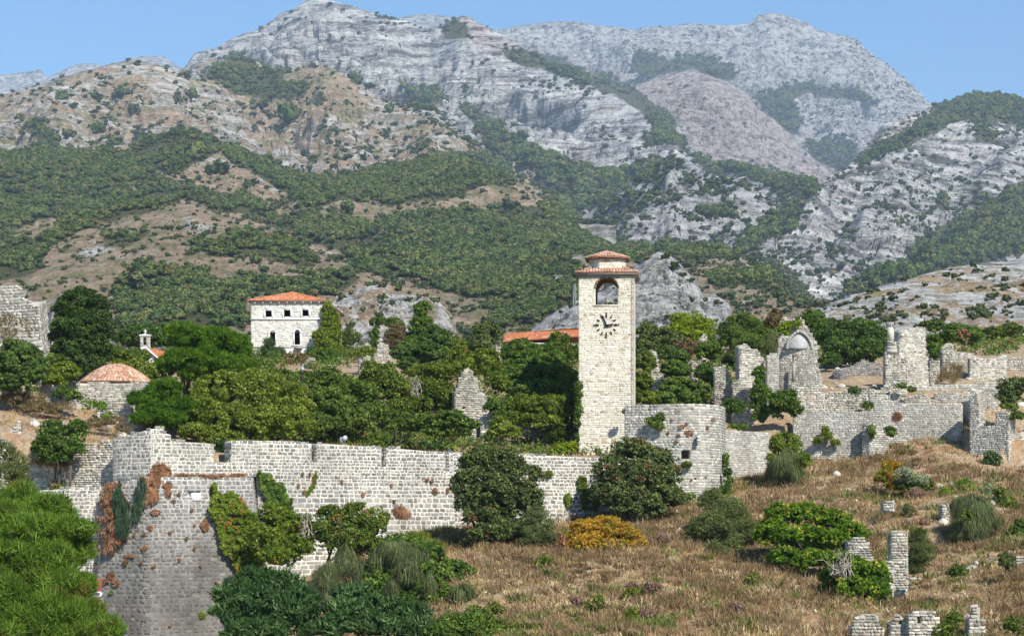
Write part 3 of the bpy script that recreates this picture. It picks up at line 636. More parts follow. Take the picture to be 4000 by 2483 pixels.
def cand(key, n, top=0):
    L_ = SURF[key]; nv, nx = L_['nv'], L_['nx']
    j = rng.random(n)*(nv-1.001); i = rng.random(n)*(nx-1.001)
    ji, ii = j.astype(int), i.astype(int); fj, fi = (j-ji)[:, None], (i-ii)[:, None]
    V = L_['verts']
    p = (V[ji, ii]*(1-fi)+V[ji, ii+1]*fi)*(1-fj)+(V[ji+1, ii]*(1-fi)+V[ji+1, ii+1]*fi)*fj
    k = (fi[:, 0] > .5).astype(int)
    return p, L_['fo'][ji, ii+k], L_['br'][ji, ii+k], L_['PX'][ji, ii], L_['PY'][ji, ii]
# crest heights of the nearer layers, to skip what nobody could see
woods = [[], [], []]; wscl = [[], [], []]; scr = [[], []]; sscl = [[], []]
def scatter(key, n, r0, r1, fthr=.55, sparse=.02, s0=1., s1=2., nfr=200., hide=None):
    p, fo, br, px, py = cand(key, n)
    nz = fbm(p[:, 0]/nfr, p[:, 1]/nfr, p[:, 2]/nfr, 77, 3)
    nz2 = fbm(p[:, 0]/nfr*4.3, p[:, 1]/nfr*4.3, p[:, 2]/nfr*4.3, 78, 3)
    gate = fo+(nz-.5)*1.9+(nz2-.5)*1.7+rng.normal(0, .16, len(p))-.3
    if hide is not None:
        vis = py < lerpl(hide, px)+15
    else: vis = np.ones(len(p), bool)
    isf = (gate > fthr) & vis & (fo > .3)
    part = np.clip((fo-.1)*.35, 0, .3)
    clump = np.clip((nz-.48)*6, 0, 1)
    iss = (~isf) & vis & (rng.random(len(p)) < (sparse*(.45+2.2*clump)+part))
    q = p[isf]; r = rng.uniform(r0, r1, len(q)); w_ = rng.integers(0, 3, len(q))
    for k in range(3): woods[k].append(q[w_ == k]); wscl[k].append(r[w_ == k])
    q = p[iss]; r = s0+(s1-s0)*rng.random(len(q))**2.2; w_ = rng.integers(0, 2, len(q))
    for k in range(2): scr[k].append(q[w_ == k]); sscl[k].append(r[w_ == k])
scatter('mountain2', 40000, 5, 10, .5, .16, 1.8, 5.5, 300)
scatter('mountain3', 9000, 5, 10, .5, .03, 3, 7, 200)
scatter('mountain4', 40000, 3.5, 7, .5, .13, 1.5, 6., 140)
scatter('mountain5', 50000, 4.5, 9, .5, .07, 2, 7, 200)
scatter('mountain6', 20000, 3, 6, .5, .13, 1.2, 5., 110)
scatter('mountain7', 46000, 2.4, 5, .5, .13, 1., 5., 110)
scatter('hill8', 60000, 1.7, 3.8, .5, .12, .7, 3.4, 80)
scatter('hill9', 30000, 1.1, 2.6, .5, .14, .45, 2., 45)
scatter('rocky_crag10', 600, .6, 1.2, 2, .12, .4, 1.5, 12)
scatter('rocky_crag11', 800, .6, 1.2, 2, .10, .4, 1.7, 12)
scatter('rocky_crag12', 200, .6, 1.2, 2, .15, .4, 1.2, 12)
scatter('hill13', 6000, .6, 1.2, 2, .14, .3, 1.1, 14)
# single bushes and trees big enough to point at: real objects, each with its own label
def wild(px, py, key, r, label, group, tall=1., proto=[None]):
    L_ = SURF[key]; d = (L_['PX']-px)**2+(L_['PY']-py)**2
    d = d[:L_['nv']]; k = np.unravel_index(np.argmin(d), d.shape); p = L_['verts'][k]
    o = empty('wild_shrub' if tall < 1.3 else 'wild_tree', p, label, 'shrub' if tall < 1.3 else 'tree', group)
    o.scale = (r, r, r*tall); o.rotation_euler.z = rng.uniform(0, 6)
    c = bpy.data.objects.new('foliage', random.choice(SHRUBS if tall < 1.3 else TREES)); COL.objects.link(c); c.parent = o
    return o
gl = 'dark round shrubs dotted over the rocky hill at the right edge'
for px, py, r, lab in [(3490,1172,1.05,'largest dark round shrub on the pale rocky slope, above the broken column'),(3478,1215,.6,'small shrub just below the largest dark shrub on the rocky slope'),(3612,1118,.8,'dark shrub near the ridge of the rocky hill, right of the largest slope shrub'),
  (3520,1150,.7,'low dark shrub between two rock bands high on the right hill'),(3602,1228,.6,'small grey green shrub above the tall ruined wall on the rocky slope'),(3628,1235,.9,'broad olive shrub beside a grey green one, above the tall ruined wall'),(3690,1228,.8,'low wide shrub on the rocky slope above the ivy covered ruin'),
  (3828,1210,1.2,'dark spreading shrub low on the right hill near the frame edge'),(3812,1240,.7,'small dark shrub left below the spreading shrub on the right hill'),(3845,1235,.9,'dark green shrub right below the spreading shrub on the right hill'),(3680,1165,.7,'dark tuft shrub beside the pale rock band in the middle of the right hill'),
  (3875,1168,1.1,'rounded shrub sitting on the broad grey rock band of the right hill'),(3930,1180,1.2,'flat spreading shrub at the right end of the grey rock band'),(3310,1198,.6,'small shrub on the left shoulder of the rocky hill'),(3345,1172,.8,'dark shrub on the skyline of the left shoulder of the rocky hill'),
  (3430,1138,.7,'small skyline shrub left of the hilltop on the right hill'),(3800,1042,1.,'large dark bush on the skyline of the right hill'),(3730,1085,.9,'flat dark shrub under the skyline of the right hill')]:
    wild(px, py, 'hill13', r, lab, gl)
gc = 'dark shrubs clinging to the grey crags'
for px, py, key, r, lab in [(1435,1115,'rocky_crag10',.9,'round dark shrub on the crest of the crag behind the palace, leftmost of three'),(1500,1118,'rocky_crag10',1.1,'dark shrub on the crag crest behind the palace, middle of three'),(1555,1135,'rocky_crag10',1.1,'dark shrub on the crag crest behind the palace, rightmost of three'),
  (1490,1190,'rocky_crag10',.8,'flat dark shrub in the middle of the crag behind the palace'),(1535,1195,'rocky_crag10',1.,'rounded shrub in the middle of the crag, right of the flat one'),(1590,1175,'rocky_crag10',.8,'dark shrub high on the right shoulder of the crag behind the palace'),
  (2600,1010,'rocky_crag11',1.2,'dark shrub streak just right of the sharp cliff tip'),(2640,1050,'rocky_crag11',1.5,'largest dark bush in the gully of the cliff right of the clock tower'),(2665,1085,'rocky_crag11',1.2,'dark bush lower in the gully of the cliff right of the clock tower'),
  (2690,1105,'rocky_crag11',1.,'dark bush at the foot of the gully on the cliff'),(2752,1178,'rocky_crag11',.9,'dark tuft on the right slope of the cliff below its shoulder'),(2805,1190,'rocky_crag11',1.1,'dark bush near the right end of the cliff'),(2820,1150,'rocky_crag11',.9,'small shrub on the right crest of the cliff'),
  (2705,1180,'rocky_crag11',.8,'small shrub in the middle of the cliff right slope'),(2235,1200,'rocky_crag11',1.4,'dark bush on the crag just left of the clock tower')]:
    wild(px, py, key, r, lab, gc)
gm = 'single dark trees dotted over the brown mountain slopes'
for k, (px, py, key, r, lab) in enumerate([(245,410,'mountain7',9,'left tree of the dark pair on the upper left mountain'),(285,400,'mountain7',9,'right tree of the dark pair on the upper left mountain'),(370,390,'mountain7',9,'dark tree below the rounded top of the left mountain, right of the pair'),
 (470,385,'mountain7',9,'dark tree on the right flank of the left mountain, under its rounded top'),(525,445,'mountain7',10,'large dark tree on the lower right flank of the left mountain'),(700,395,'mountain7',8,'dark tree on the rib just left of the grey cliff of the left mountain'),
 (748,400,'mountain7',9,'tall dark tree beside the grey cliff of the left mountain'),(725,305,'mountain7',9,'dark tree on the skyline shoulder right of the left mountain top'),(268,535,'mountain7',9,'dark tree on the pale rock band low on the left mountain'),
 (385,530,'mountain7',8,'dark tree low on the left mountain, right of the one on the pale band'),(450,515,'mountain7',9,'larger dark tree ending the pale rock band on the left mountain'),(1025,435,'mountain7',10,'dark tree in the brown hollow right of the green hump'),
 (1135,490,'mountain7',15,'largest dark tree clump in the middle of the brown slope'),(1350,425,'mountain7',10,'dark tree high on the brown slope below the grey peak'),(1445,345,'mountain7',8,'small dark tree near the upper rim of the brown slope'),
 (1520,445,'mountain7',7,'small dark tree at the right side of the brown slope'),(1390,640,'mountain7',11,'dark tree at the foot of the brown slope above the wood'),(70,470,'mountain7',8,'dark tree near the left frame edge on the rocky mountain'),
 (765,640,'hill8',9,'dark tree on the shoulder where the wood meets the brown spur'),(845,680,'hill8',10,'broad dark tree on the brown spur, just below the wood'),(975,752,'hill8',9,'broad dark tree in the middle of the brown spur'),
 (1360,840,'hill8',5,'small dark tree on the tan clearing above the palace'),(1995,820,'hill8',7,'dark tree on the tan clearing above the clock tower'),(1095,920,'hill9',4,'dark tree on the tan hillside straight above the palace'),
 (1000,1040,'hill9',2.8,'left tree of the small pair above the palace roof'),(1032,1062,'hill9',2.4,'right tree of the small pair above the palace roof'),(510,1150,'hill9',7,'large dark tree on the slope behind the big cypress'),(2035,1015,'hill9',3.2,'dark tree on the tan rocky knoll left of the clock tower')]):
    wild(px, py, key, r, lab, gm, tall=1.0 if k % 3 else 1.35)
def proto_tree(px, py, key, r, mesh, label):
    L_ = SURF[key]; d = (L_['PX']-px)**2+(L_['PY']-py)**2; d = d[:L_['nv']]; k = np.unravel_index(np.argmin(d), d.shape)
    o = bpy.data.objects.new('wild_tree', mesh); COL.objects.link(o); o.location = L_['verts'][k]; o.scale = (r,)*3
    return tag(o, label, 'tree')
pr = [proto_tree(900,1010,'hill9',3.2,TREES[0],'dark tree on the low wooded hill just above the palace roof at left'),
      proto_tree(1900,1120,'hill9',3.,TREES[1],'rounded tree on the wooded slope between the palace and the clock tower'),
      proto_tree(1660,1010,'hill9',3.,TREES[2],'rounded tree on the wooded slope high above the grey crag')]
ps = [proto_tree(640,940,'hill9',1.8,SHRUBS[0],'low shrub on the tan hillside above the big cypress'),
      proto_tree(760,900,'hill9',1.6,SHRUBS[1],'low shrub beside pale rocks on the tan hillside')]
for k in range(3): gn_scatter('woodland', pr[k], np.vstack(woods[k]), np.concatenate(wscl[k]))
for k in range(2): gn_scatter('scrub', ps[k], np.vstack(scr[k]), np.concatenate(sscl[k]))
print('woods', sum(len(x) for k in woods for x in k), 'scrub', sum(len(x) for k in scr for x in k))
# ------------------------------------------------------------------ castle hill
# ground heights as (photo x, photo y, distance); 'low' in front of the long wall, 'high' behind it
LOWP = [(1500,2140,130),(1700,2105,132),(1900,2110,133),(2150,2090,136),(2400,2050,139),(2640,1985,144),(2740,1950,149),(2860,1895,156),(3000,1850,161),(3100,1800,163),(3250,1778,165),(3400,1760,165),(3600,1715,165),(3760,1735,164),(3850,1800,160),(3945,1870,157),(4100,1850,158),(4300,1850,158),
 (1500,2300,118),(1700,2250,118),(2000,2230,120),(2500,2150,124),(2800,2150,128),(3000,2100,132),(3300,2050,135),(3500,2000,140),(3700,1960,140),(4000,1980,140),(4300,1980,140),
 (1500,2640,100),(1850,2540,98),(2200,2510,98),(2700,2510,98),(3200,2540,99),(3600,2550,99),(4000,2540,99),(4300,2540,99),(3350,2340,117),(3515,2350,117),(3600,2300,119),(3900,2250,120),(3100,2330,112),(1600,2800,80),(2400,2780,80),(3200,2780,80),(4000,2780,80),
 (1000,2760,122),(900,2800,112),(500,2900,100),(0,2900,95),(-300,2900,95),(300,2700,118),(0,2200,128),(-300,2200,128),(1200,2600,121),(1350,2380,123),(0,3000,60),(2000,3200,50),(4000,3200,50),(2000,4000,20),(4000,4000,20),(-500,4000,20)]
HIGHP = [(-300,1650,135),(0,1650,135),(150,1680,135),(300,1700,138),(450,1715,140),(620,1740,140),(700,1740,140),(900,1760,136),(1100,1760,140),(1300,1750,143),(1500,1755,145),(1700,1765,147),(1880,1775,148),(2100,1780,150),(2300,1785,155),(2480,1750,156),(2700,1690,158),(2820,1690,160),(2900,1700,164),(3060,1640,166),(3200,1605,168),
 (3430,1590,169),(3600,1560,170),(3760,1530,172),(3900,1560,170),(3960,1700,166),(4200,1700,166),(0,1590,145),(100,1560,148),(300,1600,145),(500,1650,146),(560,1590,152),(0,1500,158),(-300,1450,170),(200,1500,160),(700,1600,165),(1100,1560,180),(1600,1640,170),(2000,1640,170),(2400,1600,175),(2700,1540,178),(3000,1500,180),(3200,1500,178),(3400,1492,180),
 (3600,1480,182),(3800,1440,188),(4000,1430,195),(4200,1430,195),(-300,1400,200),(100,1400,190),(500,1400,210),(1000,1400,225),(1300,1400,225),(1700,1420,215),(2100,1420,215),(2500,1400,215),(2900,1350,220),(3300,1370,220),(3700,1340,225),(4100,1350,230),
 (-300,1440,330),(500,1440,330),(1200,1440,330),(2000,1420,330),(2600,1400,300),(3300,1360,265),(4000,1330,250),(-300,1470,450),(1000,1470,450),(2000,1460,450),(3000,1440,420),(4200,1400,300),(4300,1380,450)]
def rbf(pts):
    q = np.array([P(*p) for p in pts]); x = q[:, :2]/50.; z = q[:, 2]
    d = np.linalg.norm(x[:, None]-x[None], axis=2)
    n = len(x); A = np.zeros((n+3, n+3)); A[:n, :n] = d+np.eye(n)*-.004; A[:n, n] = 1; A[:n, n+1:] = x; A[n, :n] = 1; A[n+1:, :n] = x.T
    s = np.linalg.solve(A, np.concatenate([z, [0, 0, 0]]))
    def f(X, Y):
        X = np.asarray(X, float); Y = np.asarray(Y, float); sh = X.shape
        u = np.stack([X.ravel()/50., Y.ravel()/50.], 1); out = np.zeros(len(u))
        for k in range(0, len(u), 20000):
            dd = np.linalg.norm(u[k:k+20000, None]-x[None], axis=2)
            out[k:k+20000] = dd@s[:n]+s[n]+u[k:k+20000]@s[n+1:]
        return out.reshape(sh)
    return f
zlow = rbf(LOWP); zhigh = rbf(HIGHP)
# the line of the long wall in plan: (photo x, distance)
WALLLINE = [(-300,131),(70,131),(440,130.5),(575,127.5),(1005,131.8),(1770,139),(2345,144),(2480,151),(2700,151.5),(2830,157),(3005,161),(3105,165),(3400,166),(3757,165.5),(3790,162),(3940,159.5),(4300,160)]
WL = np.array([[pxX(a, b), b] for a, b in WALLLINE])
def ywall(X): return np.interp(X, WL[:, 0], WL[:, 1])
def ground(X, Y):
    X = np.asarray(X, float); Y = np.asarray(Y, float)
    z = np.where(Y < ywall(X)+.5, zlow(X, Y), zhigh(X, Y))
    z = z+(fbm(X/5, Y/5, X*0, 31, 4)-.5)*np.where(Y < ywall(X)-2, 1.3, .7)
    return z if z.shape else float(z)
def soil_mat():
    m, t, ns, ls, out = newmat('dry_hillside_soil')
    n1 = noise(ns, ls, .5, 5, .65); n2 = noise(ns, ls, 3., 5, .7); n3 = noise(ns, ls, .16, 4, .6)
    c = ramp_out(ns, ls, n2, [(.3, (.17, .12, .08)), (.5, (.34, .255, .17)), (.7, (.50, .41, .29))])
    c = mixc(ns, ls, ramp_out(ns, ls, n1, [(.5, (0,)*3), (.62, (.8,)*3)]), c, (.34, .20, .11))
    c = mixc(ns, ls, ramp_out(ns, ls, n3, [(.56, (0,)*3), (.66, (.5,)*3)]), c, (.13, .13, .05))
    bsdf(ns, ls, out, c, .95, n2, 1, .2, spec=.1); return m
M['soil'] = soil_mat()
# near sheet, fine grid
gx = np.concatenate([np.arange(-60, 60, .5)]); gy = np.arange(55, 200, .5)
# rows follow the sight lines so that the sheet widens with distance
U, YV = np.meshgrid(np.linspace(-.36, .36, 300), np.concatenate([np.arange(20, 90, 2.), np.arange(90, 190, .5), np.arange(190, 470, 4.)]), indexing='xy')
XX = U*YV
ZZ = ground(XX, YV)
ny_, nx_ = XX.shape
i, j = np.meshgrid(np.arange(ny_-1), np.arange(nx_-1), indexing='ij'); a = i*nx_+j
tag(add('ground', np.stack([XX, YV, ZZ], -1).reshape(-1, 3), np.stack([a, a+1, a+nx_+1, a+nx_], -1).reshape(-1, 4), M['soil']), kind='structure')
# the plain all round, out to the horizon
q = 11000.
tag(add('plain', [[-q, -2000, -45], [q, -2000, -45], [q, 14000, -45], [-q, 14000, -45]], np.array([[0, 1, 2, 3]]), M['soil']), kind='structure')

# dry grass, low thorn scrub and herbs on the slope in front of the walls
def blades(cx, cy, cz, n, h, spread, wd, lean=.5):
    m = len(cx); k = np.repeat(np.arange(m), n); t = len(k)
    hh = h[k]*rng.uniform(.5, 1.15, t)
    an = rng.uniform(0, 6.283, t); rr = spread[k]*np.sqrt(rng.random(t))
    bx, by = cx[k]+np.cos(an)*rr, cy[k]+np.sin(an)*rr*.8
    bz = cz[k]-.03
    ln = lean*hh*rng.random(t)*1.6
    tx, ty, tz = bx+np.cos(an)*ln, by+np.sin(an)*ln, bz+hh*(.95-.25*(rr/(spread[k]+.01)))
    a2 = rng.uniform(0, 6.283, t); w_ = wd*rng.uniform(.6, 1.4, t)
    v = np.stack([np.stack([bx-np.cos(a2)*w_, by-np.sin(a2)*w_, bz], 1), np.stack([bx+np.cos(a2)*w_, by+np.sin(a2)*w_, bz], 1), np.stack([tx, ty, tz], 1)], 1).reshape(-1, 3)
    return v, np.arange(3*t).reshape(t, 3), k
def dry_field(name, region, n, hr, tonef, wd, nb, mat, seed):
    """region(px, py, Y) -> probability; points drawn over the sight lines"""
    Y = 88+(172-88)*rng.random(n*3)**.9; px = rng.uniform(-100, 4100, n*3)
    X = pxX(px, Y); Z = ground(X, Y); py = HOR-Z/Y*F
    ok = (rng.random(n*3) < region(px, py, Y, X)) & (py < 2620)
    X, Y, Z = X[ok][:n], Y[ok][:n], Z[ok][:n]
    if len(X) == 0: return
    c = fbm(X/2.2, Y/2.2, X*0, seed, 3)
    h = rng.uniform(hr[0], hr[1], len(X))*(.55+.9*c)
    v, f, k = blades(X, Y, Z, nb, h, h*.55, wd)
    tn = tonef(X, Y, c)[k]+rng.normal(0, .09, len(k))
    o = add(name, v, f, mat, None, tone=1+np.clip(tn, 0, .87)); tag(o, kind='stuff')
    return o
front = lambda px, py, Y, X: (Y < ywall(X)-.3)*(px > 1350)*1.
dry_field('dry_grass', front, 16000, (.16, .55), lambda X, Y, c: .1+1.3*(fbm(X/2.4, Y/2.4, X*0, 3, 4)-.25)+.25*(fbm(X/9, Y/9, X*0, 23, 2)-.5), .03, 10, LM['grass'], 101)
def upper(px, py, Y, X):
    return ((Y > ywall(X)+1.5) & (((px < 640) & (Y < 150)) | ((px > 3120) & (Y < 185)) | ((px > 1200) & (px < 2260) & (Y < 160))))*.7
dry_field('dry_grass', upper, 4500, (.2, .5), lambda X, Y, c: .2+.8*(fbm(X/3., Y/3., X*0, 4, 4)-.2), .035, 12, LM['grass'], 102)
# low dry thorn bushes, browner
LM['thorn'] = leaf_mat('dry_thorn_scrub', (.14, .09, .05), (.29, .195, .11), (.48, .36, .22), trans=.1)
LM['herb'] = leaf_mat('green_herbs', (.06, .10, .02), (.12, .16, .04), (.22, .24, .08), trans=.15)
def thornp(px, py, Y, X): return front(px, py, Y, X)*(fbm(X/4., Y/4., X*0, 66, 3) > .5)
dry_field('thorn_scrub', thornp, 5200, (.35, .85), lambda X, Y, c: .05+1.1*(c-.2), .035, 26, LM['thorn'], 103)
def herbp(px, py, Y, X): return front(px, py, Y, X)*(fbm(X/3., Y/3., X*0, 67, 3)+.12*(py > 2300)*(px < 3000) > .56)
dry_field('green_herbs', herbp, 2600, (.3, .75), lambda X, Y, c: .2+.7*c, .06, 22, LM['herb'], 104)

# green undergrowth between the ruins and behind them
def clumps(name, n, region, mat, rr, L, seed, per=36):
    X_, Y_, Z_ = [], [], []
    Y = 146+(420-146)*rng.random(n*4)**1.6; px = rng.uniform(-60, 4100, n*4); X = pxX(px, Y); Z = ground(X, Y); py = HOR-Z/Y*F
    ok = rng.random(n*4) < region(px, py, Y, X)
    X, Y, Z = X[ok][:n], Y[ok][:n], Z[ok][:n]; m = len(X)
    r = rng.uniform(rr[0], rr[1], m)*(.7+Y/400); k = np.repeat(np.arange(m), per); t = len(k)
    d = rsph(t); d[:, 2] = np.abs(d[:, 2])
    p = np.stack([X, Y, Z], 1)[k]+d*r[k][:, None]*rng.uniform(.6, 1.1, (t, 1))*[1, 1, .85]
    sc = (.6+Y/300)[k]
    v, f = leaf_quads(p, d+[0, -.2, .4], L*sc, L*.75*sc, None, .55)
    tb = rng.normal(.42, .17, m)[k]
    o = add(name, v, f, mat, None, tone=1+np.clip(tb+rng.normal(0, .15, t), 0, .86)); tag(o, kind='stuff')
gap = lambda px, py, Y, X: 1-np.exp(-((px-1250)/170)**2)*(Y < 160)
def mid(px, py, Y, X): return ((Y > ywall(X)+9)*(px < 2960)*(px > 520)*.9+(px > 2960)*(Y > 205)*.55+(px <= 520)*(Y > 170)*.8)*np.clip((fbm(X/9, Y/9, X*0, 51, 3)-.3)*5, 0, 1)

def rubble(name, n, region, mat, sr, seed):
    Y = 92+(260-92)*rng.random(n*6); px = rng.uniform(-60, 4100, n*6); X = pxX(px, Y); Z = ground(X, Y); py = HOR-Z/Y*F
    ok = rng.random(n*6) < region(px, py, Y, X); X, Y, Z = X[ok][:n], Y[ok][:n], Z[ok][:n]; m = len(X)
    iv, jf = ICO1; s_ = sr[0]+(sr[1]-sr[0])*rng.random(m)**3
    v = (iv[None]*(s_[:, None, None]*rng.uniform(.6, 1.3, (m, 1, 3))))*rng.uniform(.8, 1.2, (m, len(iv), 1))+np.stack([X, Y, Z+.03], 1)[:, None]
    k = rng.random((len(jf))) < 2
    f = (jf[None]+(np.arange(m)*len(iv))[:, None, None]).reshape(-1, 3)
    tag(add(name, v.reshape(-1, 3), f, mat, None, tone=1+np.repeat(rng.random(m), len(jf))), kind='stuff')
def rub(px, py, Y, X):
    up = (Y > ywall(X)+1.2)
    a = up*((px > 3050) & (Y < 200))*.8+up*((px < 640) & (Y < 152))*.5+up*((px > 1250) & (px < 2250) & (Y < 156))*.4
    b = (Y < ywall(X)-.5)*(px > 3300)*.05+(Y < ywall(X)-.5)*(px > 1400)*.012
    return a*np.clip((fbm(X/3, Y/3, X*0, 71, 3)-.42)*8, 0.05, 1)+b
rubble('rubble_stones', 2600, rub, M['stone_rubble'], (.08, .42), 1)

def drybush(name, n, region, mat, rr, L, per, seed, tb0=.42, tw=.2):
    Y = 90+(172-90)*rng.random(n*6)**.9; px = rng.uniform(-60, 4100, n*6); X = pxX(px, Y); Z = ground(X, Y); py = HOR-Z/Y*F
    ok = rng.random(n*6) < region(px, py, Y, X); X, Y, Z = X[ok][:n], Y[ok][:n], Z[ok][:n]; m = len(X)
    r = rr[0]+(rr[1]-rr[0])*rng.random(m)**2; k = np.repeat(np.arange(m), per); t = len(k)
    d = rsph(t); d[:, 2] = np.abs(d[:, 2])+.05
    p = np.stack([X, Y, Z-.05], 1)[k]+d*r[k][:, None]*rng.uniform(.45, 1.1, (t, 1))*[1.1, 1.1, .85]
    v, f = leaf_quads(p, rsph(t), L*(.6+r[k]), .05, (d+[0, 0, .7])*2, .4)
    tb = np.clip(rng.normal(tb0, tw, m), 0, .9)[k]
    tag(add(name, v, f, mat, None, tone=1+np.clip(tb+rng.normal(0, .1, t), 0, .87)), kind='stuff')
frontm = lambda px, py, Y, X: front(px, py, Y, X)*np.clip((fbm(X/6., Y/6., X*0, 91, 3)-.36)*6, .15, 1)
drybush('dry_bushes', 1500, frontm, LM['thorn'], (.35, 1.15), .3, 52, 1, .38, .3)
drybush('dry_bushes', 1100, frontm, LM['grass'], (.25, .8), .28, 46, 2, .5, .3)
drybush('low_herbs', 850, frontm, LM['herb'], (.2, .8), .2, 40, 3)
# ------------------------------------------------------------------ masonry
def unit_stones(n=8, rough=.12, sub=True):
    out = []
    for k in range(n):
        ox = np.array([[-.5,-.5],[.5,-.5],[.5,.5],[-.5,.5]])+rng.uniform(-1, 1, (4, 2))*rough*.5
        ins = .09+.05*rng.random()
        ix = ox*(1-ins*1.6)+rng.uniform(-1, 1, (4, 2))*rough*.3
        v = np.vstack([np.column_stack([ox[:, 0], np.zeros(4), ox[:, 1]]), np.column_stack([ix[:, 0], 1+rng.uniform(-.25, .15, 4), ix[:, 1]])])
        # y = outward depth (0 in the joint, 1 at the face)
        f = np.array([[4,5,6,7],[0,1,5,4],[1,2,6,5],[2,3,7,6],[3,0,4,7]])
        out.append((v, f))
    return out
ST_RUB = unit_stones(10, .26); ST_CUT = unit_stones(6, .05)
for i_, (v_, f_) in enumerate(ST_CUT): v_[4:, 0] *= 1.18; v_[4:, 2] *= 1.18
ST_MID = unit_stones(8, .12)
for i_, (v_, f_) in enumerate(ST_MID): v_[4:, 0] *= 1.06; v_[4:, 2] *= 1.06
MESHC = {}
def place_pieces(name, units, mats, tones, mat, parent, nmax=300, key='r'):
    """mats (n,4,4) world matrices; largest nmax become parts sharing mesh data, the rest one stuff part"""
    n = len(mats)
    if n == 0: return
    ploc = np.array(parent.location)
    ctr = mats[:, :3, 3]
    sx = np.linalg.norm(mats[:, :3, 0], axis=1); sz = np.linalg.norm(mats[:, :3, 2], axis=1)
    view = unit(-ctr); nrm = unit(mats[:, :3, 1])
    fc0 = np.sum(view*nrm, 1)
    if (fc0 > -.25).any() and (fc0 <= -.25).any() and name != 'roof_tile':   # nothing is laid on faces turned right away
        kk = fc0 > -.25; mats, tones = mats[kk], tones[kk]; return place_pieces(name, units, mats, tones, mat, parent, nmax, key)
    facing = np.clip(fc0, 0, 1)
    area = sx*sz*facing*(F/ctr[:, 1])**2
    order = np.argsort(-area)
    nmax = min(nmax, n)
    big = order[:nmax]; big = big[(np.minimum(sx, sz)[big]*F/ctr[big, 1] > 6.5) & (facing[big] > .15)]
    isbig = np.zeros(n, bool); isbig[big] = True
    wh = rng.integers(0, len(units), n)
    for k in big:
        ck = (key, wh[k], mat.name)
        if ck not in MESHC:
            MESHC[ck] = mesh_np(name, units[wh[k]][0], units[wh[k]][1], mat)
        o = bpy.data.objects.new(name, MESHC[ck]); COL.objects.link(o); o.parent = parent
        m = mats[k].copy(); m[:3, 3] -= ploc
        o.matrix_local = Matrix(m.tolist())
    V = []; Fc = []; T = []; c = 0
    for q in range(len(units)):
        s = np.where((wh == q) & ~isbig)[0]
        if len(s) == 0: continue
        v, f = units[q]
        vv = np.einsum('nij,vj->nvi', mats[s][:, :3, :3], v)+mats[s][:, None, :3, 3]
        nv = len(v); V.append(vv.reshape(-1, 3)); Fc.append((f[None]+(np.arange(len(s))*nv)[:, None, None]).reshape(-1, f.shape[1])+c); c += nv*len(s)
        T.append(np.repeat(tones[s], len(f)))
    if V:
        o = add(name+'work', np.vstack(V), np.vstack(Fc), mat, parent, tone=1+np.concatenate(T)*.999)
        tag(o, kind='stuff')

